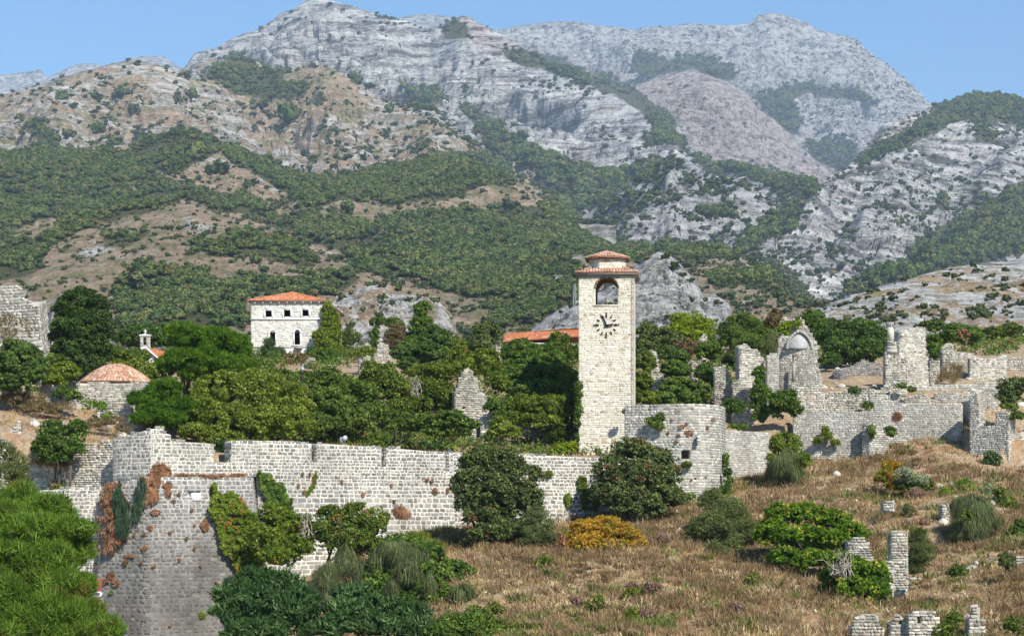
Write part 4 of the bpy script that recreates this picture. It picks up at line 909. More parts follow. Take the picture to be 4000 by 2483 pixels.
class Arch:
    """opening in wall coordinates: centre s, half width, sill z, spring z; head 'round', 'flat' or 'point'"""
    def __init__(s, c, hw, z0, z1, head='flat'): s.c, s.hw, s.z0, s.z1, s.head = c, hw, z0, z1, head
    def half(s, z):
        z = np.asarray(z, float); h = np.zeros_like(z)
        h = np.where((z > s.z0) & (z <= s.z1), s.hw, h)
        if s.head == 'round': h = np.where((z > s.z1) & (z < s.z1+s.hw), np.sqrt(np.maximum(s.hw**2-(z-s.z1)**2, 0)), h)
        if s.head == 'point':
            Rr = s.hw*1.6; h = np.where((z > s.z1), np.maximum(np.sqrt(np.maximum(Rr**2-(z-s.z1)**2, 0))-(Rr-s.hw), 0), h)
        return h
    def hit(s, S, Z): return np.abs(S-s.c) < s.half(Z)
class Wall:
    def __init__(w, path, hard=None, batter=0., zref=0., closed=False, thick=.8):
        w.p = np.array(path, float); n = len(w.p); w.batter = batter; w.zref = zref; w.thick = thick
        w.closed = closed
        if closed: w.p = np.vstack([w.p, w.p[:1]]); n += 1
        w.n = n
        d = np.diff(w.p, axis=0); w.L = np.linalg.norm(d, axis=1); w.t = d/w.L[:, None]
        w.nrm = np.stack([w.t[:, 1], -w.t[:, 0]], 1)
        w.s = np.concatenate([[0], np.cumsum(w.L)])
        m = np.zeros((n, 2))
        for i in range(n):
            if closed: a, b = w.nrm[(i-1) % (n-1)], w.nrm[i % (n-1)]
            else: a, b = w.nrm[max(i-1, 0)], w.nrm[min(i, n-2)]
            v = a+b; m[i] = v/max(np.dot(v, a), .35)
        w.m = m
        w.hard = list(range(n)) if hard is None else sorted(set([0, n-1]+list(hard)))
    def at(w, s, z, off=0.):
        s = np.asarray(s, float); z = np.asarray(z, float); s, z = np.broadcast_arrays(s, z)
        i = np.clip(np.searchsorted(w.s, s, side='right')-1, 0, w.n-2); t = (s-w.s[i])/w.L[i]
        o = off+w.batter*np.maximum(w.zref-z, 0)
        o = np.broadcast_to(np.asarray(o, float), s.shape)
        A = w.p[i]+w.m[i]*o[..., None]; B = w.p[i+1]+w.m[i+1]*o[..., None]
        xy = A*(1-t)[..., None]+B*t[..., None]
        # inwards the faces stay square to the wall, cut off at the mitres
        Tn = w.t[i]; u = s-w.s[i]
        lo = np.sum(w.m[i]*Tn, -1)*o; hi = w.L[i]+np.sum(w.m[i+1]*Tn, -1)*o
        uc = np.clip(u, np.minimum(lo, hi), np.maximum(lo, hi)) if True else u
        xin = w.p[i]+Tn*uc[..., None]+w.nrm[i]*o[..., None]
        xy = np.where((o < 0)[..., None], xin, xy)
        return np.concatenate([xy, z[..., None]], -1)
    def frame(w, s, z):
        e = .02
        T = unit(w.at(s+e, z)-w.at(s-e, z)); U = unit(w.at(s, z+e)-w.at(s, z-e)); Nn = np.cross(T, U); return T, Nn, U
    def px(w, s, z=0.):
        q = w.at(s, z); return 2000+F*q[..., 0]/q[..., 1], q[..., 1]
    def smax(w): return w.s[-1]
    def s_of_px(w, px):
        S = np.linspace(0, w.smax(), 12000); q = w.px(S)[0]
        return float(S[np.argmin(np.abs(q-px))])
def prof(wl, pts, zfix=None, step=False):
    """photo-pixel top/bottom line -> z(s)"""
    a = np.array(pts, float)
    def f(s):
        s = np.asarray(s, float); px, Y = wl.px(s)
        return (HOR-np.interp(px, a[:, 0], a[:, 1]))/F*Y
    return f
def masonry(root, wl, top, bot, smat, mmat, sw=(.3, .45), sh=(.24, .34), joint=.035, proud=.05, cell=.35, openings=(), units=None, jag=0., nmax=300, seed=1, ragged=0., grow=None, back=True, name='stone', breaks=()):
    """solid wall body with recessed joints, and coursed stones standing proud of it. Returns nothing."""
    S = []
    hs = [wl.s[k] for k in wl.hard]
    for a, b in zip(hs[:-1], hs[1:]):
        k = max(1, int(round((b-a)/cell))); S += list(np.linspace(a, b, k+1)[:-1])
    S.append(hs[-1])
    must = sorted(set([round(v, 4) for v in hs]+[round(v, 4) for v in breaks]+[round(v, 4) for o in openings for v in (o.c-o.hw, o.c+o.hw)]))
    must = np.array(must); must = must[np.concatenate([[True], np.diff(must) > .004])]
    S = np.array(S); S = S[np.min(np.abs(S[:, None]-must[None]), axis=1) > .1]
    S = np.sort(np.concatenate([S, must]))
    tz = np.asarray(top(S), float)*np.ones(len(S)); bz = np.asarray(bot(S), float)*np.ones(len(S))
    if jag: tz = tz-jag*vnoise(S*2.2, S*0, S*0, seed)-jag*.6*vnoise(S*.7, S*0, S*0, seed+5)
    topf = lambda s: np.interp(s, S, tz)
    z0, z1 = bz.min(), tz.max()
    Z = list(np.arange(z0, z1+cell, cell))
    for o in openings: Z += [o.z0, o.z1] if o.head == 'flat' else [o.z0]
    Z = np.array(sorted(set(np.round(Z, 4)))); Z = Z[np.concatenate([[True], np.diff(Z) > .03])]
    SS, Zg = np.meshgrid(S, Z, indexing='ij')
    Zc = np.clip(Zg, bz[:, None], tz[:, None])
    # snap columns to round heads
    Sg = SS.copy()
    for o in openings:
        if o.head != 'flat':
            dz = Zc-o.z1; ds = Sg-o.c; r = np.sqrt(ds**2+dz**2); k = (np.abs(r-o.hw) < cell*.55) & (dz > -.05) & (r > .01)
            Sg = np.where(k, o.c+ds/np.maximum(r, .01)*o.hw, Sg); Zc = np.where(k, o.z1+dz/np.maximum(r, .01)*o.hw, Zc)
    cs = (SS[:-1, :-1]+SS[1:, 1:])/2; cz = (Zg[:-1, :-1]+Zg[1:, 1:])/2
    tm = np.minimum(tz[:-1], tz[1:])[:, None]; bm = np.maximum(bz[:-1], bz[1:])[:, None]
    inc = (Zg[:-1, :-1] < tm-.01) & (Zg[1:, 1:] > bm+.01)
    for o in openings: inc &= ~o.hit(cs, cz)
    fv = wl.at(Sg, Zc, 0.); bv = wl.at(Sg, Zc, -wl.thick)
    nS, nZ = SS.shape; idx = np.arange(nS*nZ).reshape(nS, nZ); nb = nS*nZ
    a, b, c, d = idx[:-1, :-1], idx[1:, :-1], idx[1:, 1:], idx[:-1, 1:]
    Fq = [np.stack([a, b, c, d], -1)[inc]]
    if back: Fq.append(np.stack([d, c, b, a], -1)[inc]+nb)
    pad = np.zeros((nS+1, nZ+1), bool); pad[1:-1, 1:-1] = inc
    C_ = pad[1:-1, 1:-1]
    if wl.closed:
        pad[0, 1:-1] = inc[-1]; pad[-1, 1:-1] = inc[0]
    for (e0, e1, nbm) in ((a, b, pad[1:-1, :-2]), (b, c, pad[2:, 1:-1]), (c, d, pad[1:-1, 2:]), (d, a, pad[:-2, 1:-1])):
        k = C_ & ~nbm
        Fq.append(np.stack([e1, e0, e0+nb, e1+nb], -1)[k])
    Fq = np.vstack(Fq)
    V = np.vstack([fv.reshape(-1, 3), bv.reshape(-1, 3)])
    used, inv = np.unique(Fq, return_inverse=True); Fq = inv.reshape(Fq.shape); V = V[used]
    add('masonry', V, Fq, mmat, root, tone=1+.999*rng.random(len(Fq)))
    # stones
    units = units or ST_RUB
    mats = []; endm = []; r_ = np.random.default_rng(seed)
    for a_, b_ in zip(hs[:-1], hs[1:]):
        z = z0-.1
        while z < z1:
            h = r_.uniform(*sh)*(grow(z) if grow else 1.)
            zm = z+h/2; s = a_+r_.uniform(-.1, 0)
            blocks = [(o.c-float(o.half(zm))-.01, o.c+float(o.half(zm))+.01) for o in openings if float(o.half(zm)) > 0]
            while s < b_:
                wd = r_.uniform(*sw)*(grow(z) if grow else 1.)
                s0, s1 = max(s, a_), min(s+wd, b_)
                if b_-s1 < sw[0]*.4: s1 = b_
                hh = h
                s = s+wd if s1 < b_ else b_
                for (x0, x1) in blocks:
                    if s0 < x1 and s1 > x0:
                        if s0 < x0: s1 = x0
                        elif s1 > x1: s0 = x1
                        else: s0 = s1
                if s1-s0 < .09: continue
                sm = (s0+s1)/2
                tt = float(topf(sm)); bb = float(np.interp(sm, S, bz))
                if zm > tt+(.25*h) or zm < bb: continue
                if ragged and tt-zm < 1.2 and r_.random() < ragged: continue
                if hh > .2 and (s1-s0) < .9*hh and r_.random() < .5 and not grow:   # two thin stones on one another
                    mats.append((sm, z+hh*.25, s1-s0, hh*.5)); mats.append((sm, z+hh*.75, s1-s0, hh*.5))
                else: mats.append((sm, zm, s1-s0, hh))
            z += h
    ends = []
    if not wl.closed:
        ends = [(0., -1, z0, float(tz[0])), (wl.smax(), 1, z0, float(tz[-1]))]
    for k in range(len(S)-1):
        if abs(tz[k+1]-tz[k]) > .7 and S[k+1]-S[k] < .12: ends.append((S[k+1] if tz[k] < tz[k+1] else S[k], -1 if tz[k] < tz[k+1] else 1, min(tz[k], tz[k+1]), max(tz[k], tz[k+1])))
    for (se, sg, za, zb) in ends:
        za = max(za, -9.); z = za; em = []
        while z < zb:
            h = r_.uniform(*sh); y_ = 0.
            while y_ < wl.thick:
                w2 = min(r_.uniform(*sw), wl.thick-y_)
                if w2 > .08 and z+h*.6 < zb+.1: em.append((y_+w2/2, z+h/2, w2, h))
                y_ += w2
            z += h
        if em:
            em = np.array(em); T0, N0, U0 = wl.frame(np.full(len(em), se-sg*.03), em[:, 1])
            m4 = np.zeros((len(em), 4, 4)); m4[:, 3, 3] = 1
            m4[:, :3, 0] = -N0*sg*np.maximum(em[:, 2]-joint, .05)[:, None]; m4[:, :3, 1] = T0*sg*(proud+.015)
            m4[:, :3, 2] = U0*np.maximum(em[:, 3]-joint, .05)[:, None]
            m4[:, :3, 3] = wl.at(np.full(len(em), se), em[:, 1])-N0*em[:, :1]-T0*sg*.015
            endm.append(m4)
    if not mats: return
    q = np.array(mats); T, Nn, U = wl.frame(q[:, 0], q[:, 1]); c = wl.at(q[:, 0], q[:, 1])-Nn*.015
    jt = joint*r_.uniform(.6, 1.5, (len(q), 2))
    mm = np.zeros((len(q), 4, 4)); mm[:, 3, 3] = 1
    tilt = r_.normal(0, .02 if units is ST_CUT else .07, len(q))[:, None]
    T2 = unit(T+U*tilt); U2 = unit(U-T*tilt)
    mm[:, :3, 0] = T2*np.maximum(q[:, 2]-jt[:, 0], .05)[:, None]; mm[:, :3, 2] = U2*np.maximum(q[:, 3]-jt[:, 1], .05)[:, None]
    mm[:, :3, 1] = Nn*(proud*r_.uniform(.6, 1.5, len(q))+.015)[:, None]; mm[:, :3, 3] = c
    if endm: mm = np.concatenate([mm]+endm)
    tn = r_.random(len(mm))
    place_pieces(name, units, mm, tn, smat, root, nmax, key=str(id(units)))
def pts(*pp): return [(pxX(a, b), b) for a, b in pp]
STY = {
 'grey': dict(smat=M['stone_grey'], mmat=M['mortar_white'], sw=(.2, .5), sh=(.19, .31), joint=.05, proud=.022, cell=.5),
 'low': dict(smat=M['stone_low'], mmat=M['mortar_low'], sw=(.28, .5), sh=(.2, .3), joint=.03, proud=.03, cell=.5),
 'rubble': dict(smat=M['stone_rubble'], mmat=M['mortar_rubble'], sw=(.14, .42), sh=(.12, .23), joint=.03, proud=.06, cell=.3),
 'course': dict(smat=M['stone_course'], mmat=M['mortar_course'], sw=(.16, .4), sh=(.13, .21), joint=.02, proud=.03, cell=.4),
}
def wall_thing(name, label, cat, path, top, bot, style='rubble', group=None, thick=.8, batter=0., zref=0., jag=0., ragged=0., openings=(), nmax=300, seed=1, hard=None, breaks=(), **kw):
    wl = Wall(pts(*path), hard=hard, batter=batter, zref=zref, thick=thick)
    tp = prof(wl, top) if not callable(top) else top
    bt = prof(wl, bot) if isinstance(bot, list) else (lambda s: np.full(np.shape(s), float(bot)))
    m0 = wl.p.mean(0)
    root = empty(name, (m0[0], m0[1], float(np.min(bt(np.linspace(0, wl.smax(), 20))))), label, cat, group)
    ops = []
    for o in openings:   # (px, py, half width px, half height px, head)
        s_ = wl.s_of_px(o[0]); Y = float(wl.px(s_)[1]); hw = o[2]*Y/F; z1 = pyZ(o[1]-o[3], Y); z0 = pyZ(o[1]+o[3], Y)
        head = o[4] if len(o) > 4 else 'flat'
        if head != 'flat': z1 -= hw
        ops.append(Arch(s_, hw, z0, z1, head))
    br = [wl.s_of_px(b+e) for b in breaks for e in (-1.6, 0, 1.6)]
    st = dict(STY[style]); st.update(kw)
    masonry(root, wl, tp, bt, jag=jag, ragged=ragged, openings=ops, nmax=nmax, seed=seed, breaks=br, **st)
    if 'wall' in name: root['kind'] = 'thing'
    return root, wl
def sq(px, y, gaps):
    """flat-topped wall line with square gaps: [(x0, x1, ygap)]"""
    out = []
    for (a, b, yg) in gaps:
        out += [(a-1.5, float(lerpl(y, a))), (a, yg), (b, yg), (b+1.5, float(lerpl(y, b)))]
    for k in y:
        if not any(a <= k[0] <= b for a, b, _ in gaps): out.append(k)
    return sorted(out)
# --- fortress: long wall with merlons, bastion above its battered foot
bw, bwl = wall_thing('bastion_parapet', 'tall grey parapet of the bastion, stepping down left of the gun gap', 'wall',
  [(440,128.4),(590,127.0),(835,128.6),(1012,131)], sq(0, [(430,1722),(470,1708),(600,1672),(640,1672),(641,1690),(668,1698),(669,1722),(760,1728),(838,1734),(903,1722),(1012,1720)], [(836,903,1808)]), [(440,1880),(560,1862),(1012,1862)], 'grey', thick=.9, hard=[1], breaks=(836,903,641,669), seed=3)
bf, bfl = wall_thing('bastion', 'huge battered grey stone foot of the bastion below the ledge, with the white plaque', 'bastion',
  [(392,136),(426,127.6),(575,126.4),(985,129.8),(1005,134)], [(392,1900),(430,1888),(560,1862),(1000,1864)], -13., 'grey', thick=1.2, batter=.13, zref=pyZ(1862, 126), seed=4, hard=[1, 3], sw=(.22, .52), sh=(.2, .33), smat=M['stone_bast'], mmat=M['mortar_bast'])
cw, cwl = wall_thing('curtain_wall', 'long grey curtain wall with broad merlons running right to the clock tower', 'wall',
  [(1008,130.9),(1770,138),(2345,143)], sq(0, [(980,1720),(1100,1722),(1222,1732),(1262,1732),(1495,1748),(1535,1750),(1745,1766),(1775,1768),(1900,1768),(2000,1768),(2060,1776),(2345,1788)], [(1222,1240,1802),(1495,1512,1824),(1745,1757,1842)]), -5.5, 'grey', thick=1.3, batter=.09, zref=pyZ(1900, 132), hard=[1], breaks=(1222,1240,1495,1512,1745,1757), seed=5,
  openings=[(1545,1962,12,11),(2147,1818,3,9),(2010,1802,2.5,6),(2070,1806,2.5,6),(2118,1804,2.5,6),(2225,1804,2.5,6),(2255,1804,2.5,6)], grow=lambda z: 1.28 if z < 1.2 else .95)
wall_thing('lower_wall', 'grey wall section with wide white mortar joints behind the red tinged carob bush', 'wall', [(2330,143),(2660,146.8)], [(2330,1800),(2650,1830)], -3.5, 'grey', thick=1., batter=.05, zref=3, seed=6, grow=lambda z: 1.2 if z < 0 else .9)
wall_thing('rough_wall', 'pale rubble wall with a collapsed hole, left of the bastion', 'wall', [(40,131),(285,130.8),(444,130.2)], [(40,1850),(75,1820),(110,1812),(284,1808),(285,1722),(308,1718),(312,1735),(365,1728),(366,1756),(394,1756),(395,1722),(430,1718),(444,1722)], -3.5, 'rubble', thick=1., jag=.06, seed=7, breaks=(285,366,394), hard=[],
  openings=[(222,1890,22,14),(378,1788,5,4),(355,1838,5,4)], batter=.03, zref=2)
wall_thing('lower_wall', 'grey wall with white joints under the pale rubble wall, behind the stone pine', 'wall', [(60,128.2),(410,128.5)], [(60,1940),(150,1915),(300,1905),(400,1900)], -9., 'grey', thick=1.2, batter=.05, zref=1.4, seed=8)
# --- round bastion right of the tower
wall_thing('round_bastion', 'rounded stone bastion with one square window right of the clock tower', 'bastion',
  [(2440,150.5),(2560,149.6),(2660,149.1),(2730,149.2),(2778,150),(2808,151.3),(2826,153.2),(2832,155.5)], [(2440,1586),(2600,1582),(2790,1583),(2832,1590)], -1.5, 'course', thick=1., hard=[], batter=.02, zref=8, jag=.03, seed=9,
  openings=[(2679,1774,17,17),(2627,1747,4,4),(2771,1693,3,4),(2766,1756,2.5,3),(2774,1814,2.5,3),(2760,1868,6,6),(2718,1870,5,5)], sw=(.2, .46), sh=(.16, .27), joint=.025, mmat=M['mortar_rubble'])
wall_thing('stone_wall', 'grey coursed wall just right of the round bastion', 'wall', [(2824,157),(3006,161)], [(2824,1680),(2900,1682),(3006,1690)], 0., 'course', seed=10, jag=.05, openings=[(2954,1878,3,3)])
wall_thing('stone_wall', 'wide retaining wall below the apse with a vertical right end', 'wall', [(3098,164),(3402,163)], [(3098,1615),(3130,1603),(3320,1604),(3402,1606)], 2.2, 'course', seed=11, jag=.05, openings=[(3321,1673,2,4)])
wall_thing('stone_wall', 'high coursed wall with a sagging broken top, right of the vertical joint', 'wall', [(3396,166),(3760,165)], [(3396,1540),(3440,1545),(3480,1560),(3530,1566),(3640,1572),(3700,1575),(3756,1570),(3760,1570)], 3., 'course', seed=12, jag=.25)
wall_thing('stone_wall', 'shadowed recess wall between two coursed walls at the right', 'wall', [(3756,168),(3795,164.4)], [(3750,1570),(3800,1560)], 3., 'course', seed=13, nmax=40)
wall_thing('stone_wall', 'pale projecting wall with a grassy notch at the far right', 'wall', [(3788,162),(3942,160)], sq(0, [(3788,1545),(3880,1500),(3881,1610),(3942,1606)], [(3824,3888,1662)]), 0., 'course', seed=14, jag=.1, breaks=(3824,3888), thick=1.5, smat=M['stone_rubble'])
wall_thing('stone_wall', 'broken pale terrace wall under the brown dry grass, right of the apse', 'wall', [(3150,171),(3480,170)], [(3150,1530),(3200,1525),(3260,1520),(3300,1512),(3330,1520),(3400,1510),(3480,1500)], 4., 'rubble', seed=15, jag=.3, ragged=.1)
wall_thing('stone_wall', 'long terrace wall with a level top under the ruined house', 'wall', [(3460,173),(3900,173)], [(3460,1500),(3600,1505),(3680,1500),(3800,1492),(3905,1485)], 4., 'course', seed=16, jag=.15)
wall_thing('stone_wall', 'buttress stub at the base of the vertical joint', 'wall', [(3400,161.5),(3470,163.5)], [(3400,1650),(3420,1640),(3470,1700)], 3., 'rubble', seed=17, jag=.3, nmax=60)
wall_thing('stone_wall', 'rubble bank of fallen walling between apse and column, under the dry grass ledge', 'wall', [(3195,168.4),(3475,168)], [(3195,1560),(3240,1548),(3300,1556),(3360,1545),(3420,1550),(3475,1535)], 4., 'rubble', seed=131, jag=.3, ragged=.1)
wall_thing('stone_wall', 'pale rubble spill of broken wall below the tallest ruin', 'wall', [(3475,169.4),(3660,169)], [(3475,1515),(3520,1520),(3580,1528),(3620,1535),(3660,1545)], 4., 'rubble', seed=132, jag=.35, ragged=.12)
wall_thing('stone_wall', 'upper terrace wall reaching to the right under the roofless house', 'wall', [(3650,169.8),(3905,168.5)], [(3650,1530),(3700,1525),(3760,1530),(3800,1515),(3905,1500)], 4., 'course', seed=133, jag=.2, smat=M['stone_rubble'])
wall_thing('stone_wall', 'inner cross wall in deep shade beside the dark doorway', 'wall', [(3285,181),(3330,183.4)], [(3285,1440),(3330,1430)], 9., 'course', seed=134, jag=.1, nmax=30, smat=M['stone_low'], mmat=M['mortar_low'])  # darker stone and mortar put the shade into the wall's colour
wall_thing('stone_wall', 'ledge wall in front of the upper right ruins', 'wall', [(3880,171),(4080,170)], [(3880,1560),(3940,1570),(4000,1560),(4080,1560)], 3., 'rubble', seed=135, jag=.3)
wall_thing('stone_wall', 'far low house wall behind the roofless ruin at the right edge', 'wall', [(3900,190),(4060,190)], [(3900,1400),(3960,1390),(4060,1395)], 10., 'rubble', seed=136, jag=.3)
# ------------------------------------------------------------------ ruins
gr = 'ruined house walls among the trees'
def ruin(label, x0, x1, Y, top, bot, seed, style='rubble', name='ruined_wall', group=gr, dY=0., jag=.22, **kw):
    return wall_thing(name, label, 'ruin', [(x0, Y), (x1, Y+dY)], top, bot, style, group=group, seed=seed, jag=jag, **kw)
ruin('pointed tall ruin standing alone in the trees left of the clock tower', 1778, 1935, 158, [(1778,1520),(1782,1495),(1800,1480),(1806,1440),(1815,1428),(1830,1425),(1845,1440),(1850,1455),(1870,1475),(1885,1510),(1905,1540),(1915,1590),(1935,1630)], 4.5, 21, ragged=.12, openings=[(1812,1592,5,5),(1890,1530,4,4)], dY=1)
ruin('low broken wall with a dark doorway under the pointed ruin', 1778, 2000, 157.2, [(1778,1715),(1790,1700),(1850,1640),(1925,1600),(1960,1650),(1962,1700),(2000,1720)], 4., 22, openings=[(1868,1700,8,32)])
ruin('thin jagged ruin left of the ivy column, with a window slit', 1460, 1537, 205, [(1460,1385),(1470,1370),(1476,1310),(1482,1297),(1488,1305),(1492,1328),(1505,1332),(1518,1340),(1522,1375),(1532,1395),(1537,1405)], 14, 23, ragged=.1, openings=[(1483,1318,3,6)])
ruin('square stump of ruined wall topped with ivy, left of the thin ruin', 1400, 1445, 200, [(1400,1378),(1425,1375),(1445,1385)], 13, 24)
ruin('small leaning ruin fragment left of the olive bushes', 1728, 1748, 190, [(1728,1400),(1740,1365),(1748,1360)], 12, 25)
ruin('ruined corner with a pale top beside the long red roof', 1935, 1955, 215, [(1935,1290),(1945,1295),(1955,1310)], 14, 26)
ruin('stone stump between bush and palace corner', 1190, 1228, 205, [(1190,1400),(1210,1390),(1228,1395)], 14, 27)
ruin('ivy draped ruin just right of the clock tower', 2535, 2595, 172, [(2535,1370),(2548,1358),(2560,1365),(2565,1400),(2585,1425),(2595,1450)], 8, 28)
ruin('small white stump of ruin among the yellow green bushes', 2725, 2760, 195, [(2725,1340),(2735,1310),(2748,1298),(2760,1308)], 14, 29)
ruin('low ruin fragment between two round ivy mounds', 2700, 2725, 175, [(2700,1410),(2712,1400),(2725,1415)], 9, 30)
ruin('tall narrow ruin with holes near its top, left of the apse', 2888, 2990, 168, [(2888,1480),(2890,1345),(2900,1340),(2925,1342),(2935,1355),(2960,1360),(2970,1380),(2984,1400),(2988,1440),(2990,1470)], 6., 31, openings=[(2922,1372,9,4),(2940,1400,3,4),(2958,1392,3,3)], ragged=.06, dY=2)
ruin('lower part of the tall narrow ruin spreading down to the retaining wall', 2862, 2960, 166.5, [(2862,1500),(2880,1480),(2900,1490),(2930,1500),(2960,1540)], 5.5, 32)
ruin('grey rubble slope of broken wall below the round ivy mound', 2790, 2900, 170, [(2790,1430),(2830,1425),(2850,1450),(2855,1500),(2900,1520)], 6., 33)
ruin('ragged ruined wall with yellow ivy behind the apse', 3036, 3142, 178, [(3036,1300),(3045,1262),(3055,1240),(3066,1228),(3078,1240),(3100,1238),(3112,1250),(3125,1235),(3142,1240)], 11, 34, ragged=.12)
ap, apl = ruin('ruined church apse wall with a pale plastered pointed arch', 3040, 3205, 170, [(3040,1330),(3052,1305),(3080,1310),(3084,1330),(3096,1310),(3110,1290),(3130,1280),(3140,1266),(3154,1270),(3156,1290),(3175,1305),(3185,1325),(3198,1345),(3200,1400),(3203,1440),(3205,1470)], 6.5, 35, openings=[(3103,1400,9,14),(3152,1535,8,7)], jag=.08, name='ruined_apse', group=None, style='course', smat=M['stone_rubble'], thick=1.2, dY=-1)
ruin('low coursed wall projecting left of the apse', 2996, 3042, 168.5, [(2996,1390),(3002,1384),(3042,1382)], 6., 36, style='course', jag=.05)
ruin('bulging lower wall under the apse with a dark hole', 3090, 3220, 168, [(3090,1500),(3130,1500),(3190,1500),(3205,1480),(3220,1530)], 6., 37)
ruin('dark shaded house wall under the big trees', 3322, 3462, 184, [(3322,1430),(3345,1415),(3375,1400),(3400,1415),(3462,1430)], 9, 38, style='course', openings=[(3372,1473,5,4)], smat=M['stone_grey'], mmat=M['mortar_low'])  # shadow on this wall is painted in by darker stone and mortar
ruin('short pale wall left of the dark doorway', 3240, 3290, 182.5, [(3240,1465),(3262,1445),(3290,1440)], 9, 39)
ruin('ruined wall carrying the broken column', 3458, 3516, 171, [(3458,1372),(3470,1366),(3500,1372),(3516,1380)], 7., 40, openings=[(3493,1395,3,5)], group=None)
ruin('wall piece leaning against the tall tower like ruin', 3500, 3545, 172, [(3500,1370),(3520,1380),(3545,1390)], 7., 41, openings=[(3524,1415,7,3)])
ruin('tallest ruined house wall with a flat top, right of the broken column', 3514, 3628, 173, [(3514,1330),(3516,1300),(3530,1288),(3570,1282),(3590,1275),(3608,1274),(3615,1290),(3620,1340),(3626,1400),(3628,1490)], 7.5, 42, openings=[(3575,1377,5,6),(3600,1380,7,5),(3550,1460,6,13)], jag=.06, dY=2, style='course', smat=M['stone_rubble'], thick=1.1)
ruin('narrow pointed pier right of the tallest ruin', 3680, 3722, 180, [(3680,1360),(3690,1345),(3705,1330),(3722,1338)], 9., 43)
ruin('long low house wall with a grassy top at the right', 3722, 3800, 183, [(3722,1375),(3760,1372),(3800,1376)], 9., 44, style='course', smat=M['stone_rubble'])
ruin('pale ruined wall with a broken left corner near the right edge', 3788, 3932, 181, [(3788,1400),(3800,1385),(3830,1392),(3880,1395),(3930,1375),(3932,1380)], 9., 45, openings=[(3805,1413,3,5)], jag=.15, style='course', smat=M['stone_rubble'])
ruin('low wall stub between the tallest ruin and the thin dry bush', 3630, 3670, 178, [(3630,1410),(3650,1400),(3670,1405)], 8.5, 46)
# left side
ruin('stub of ruined wall on the brown slope at the left edge', 5, 42, 146, [(5,1500),(42,1498)], 5, 47, group='ruins on the left slope')
ruin('leaning ruined wall end with pale stones at the upper left edge', 30, 90, 132, [(30,1680),(50,1660),(70,1640),(86,1640),(90,1700)], 0, 48, group='ruins on the left slope')
ruin('low broken wall at the left frame edge', -40, 40, 130, [(-40,1690),(20,1700),(40,1740)], -1, 49, group='ruins on the left slope')
ruin('pale wall beside the leaning wall end, left of the dark bush', 70, 150, 133, [(70,1730),(100,1715),(140,1715),(150,1730)], 0, 50, group='ruins on the left slope')
ruin('grey stone stub behind the round green bush', 340, 400, 139, [(340,1700),(350,1690),(395,1705),(400,1720)], 2, 51, group='ruins on the left slope')
ruin('broken stone wall falling away below the domed bath house', 380, 560, 144, [(380,1560),(420,1530),(470,1540),(500,1530),(520,1600),(560,1640)], 4, 52, ragged=.15, group='ruins on the left slope')
ruin('small stone stump between the left ivy mounds', 155, 190, 147, [(155,1470),(175,1450),(190,1440)], 6, 53, group='ruins on the left slope')
# foot of the slope
gb = 'ruins on the dry slope at the lower right'
ruin('broad broken wall at the bottom edge, leftmost of the row', 3328, 3452, 101, [(3328,2430),(3345,2395),(3360,2382),(3400,2383),(3425,2390),(3440,2410),(3452,2450)], -8, 54, group=gb, thick=.7)
ruin('broken wall with a small niche at the bottom edge, second of the row', 3478, 3548, 101, [(3478,2420),(3485,2395),(3510,2392),(3548,2396)], -8, 55, group=gb, openings=[(3516,2430,8,11)])
ruin('broken wall with a tall niche near its top, third of the bottom row', 3548, 3672, 100.5, [(3548,2385),(3560,2378),(3610,2382),(3650,2380),(3668,2400),(3672,2440)], -8, 56, group=gb, openings=[(3590,2420,8,13)])
ruin('leaning pale stone pier at the lower right corner', 3785, 3850, 103, [(3785,2400),(3790,2352),(3815,2348),(3835,2365),(3840,2420),(3850,2450)], -8, 57, group=gb, ragged=.1)
ruin('tall slim stone pier on the dry slope with a lintel stub', 3480, 3545, 117, [(3480,2080),(3490,2070),(3510,2066),(3545,2078)], -8, 58, group=gb, jag=.08)
ruin('broken wall half hidden by the fig tree', 3312, 3412, 118, [(3312,2110),(3340,2090),(3375,2088),(3380,2105),(3400,2125),(3412,2170)], -5, 59, group=gb)
ruin('low wall linking the slim pier with the broken wall', 3410, 3490, 116.5, [(3410,2190),(3440,2170),(3490,2180)], -8, 60, group=gb)
ruin('small square stump in the dry grass left of the pink bush', 3450, 3492, 134, [(3450,1960),(3462,1952),(3492,1952)], 0, 61, group=gb)
ruin('two small stones of wall left of the big broom bush', 3680, 3706, 134, [(3680,1960),(3706,1958)], -1, 62, group=gb)
ruin('wall end at the right frame edge in the dry grass', 3965, 4060, 122, [(3965,2165),(4060,2160)], -8, 63, group=gb)
ruin('foundation stones showing in the dry grass near the bottom', 2830, 2890, 108, [(2830,2400),(2860,2390),(2890,2405)], -7, 64, group=gb)
# loose blocks on the rim at the right edge
wall_thing('stone_wall', 'pale broken wall at the right frame edge', 'wall', [(3938,162),(4100,163)], [(3938,1700),(3950,1690),(4000,1660),(4100,1640)], 0, 'rubble', seed=65, jag=.4, ragged=.1)
# left fortress tower
ft, ftl = wall_thing('fortress_tower', 'big pale fortress tower cut by the left frame edge', 'tower', [(-220,190),(145,186),(178,196)], [(-220,1090),(60,1108),(145,1100),(178,1180)], 10, 'rubble', thick=2, batter=.10, zref=22, seed=66, sw=(.4,.9), sh=(.25,.4), cell=.6, hard=[1], joint=.04, proud=.06, mmat=M['stone_rubble'])
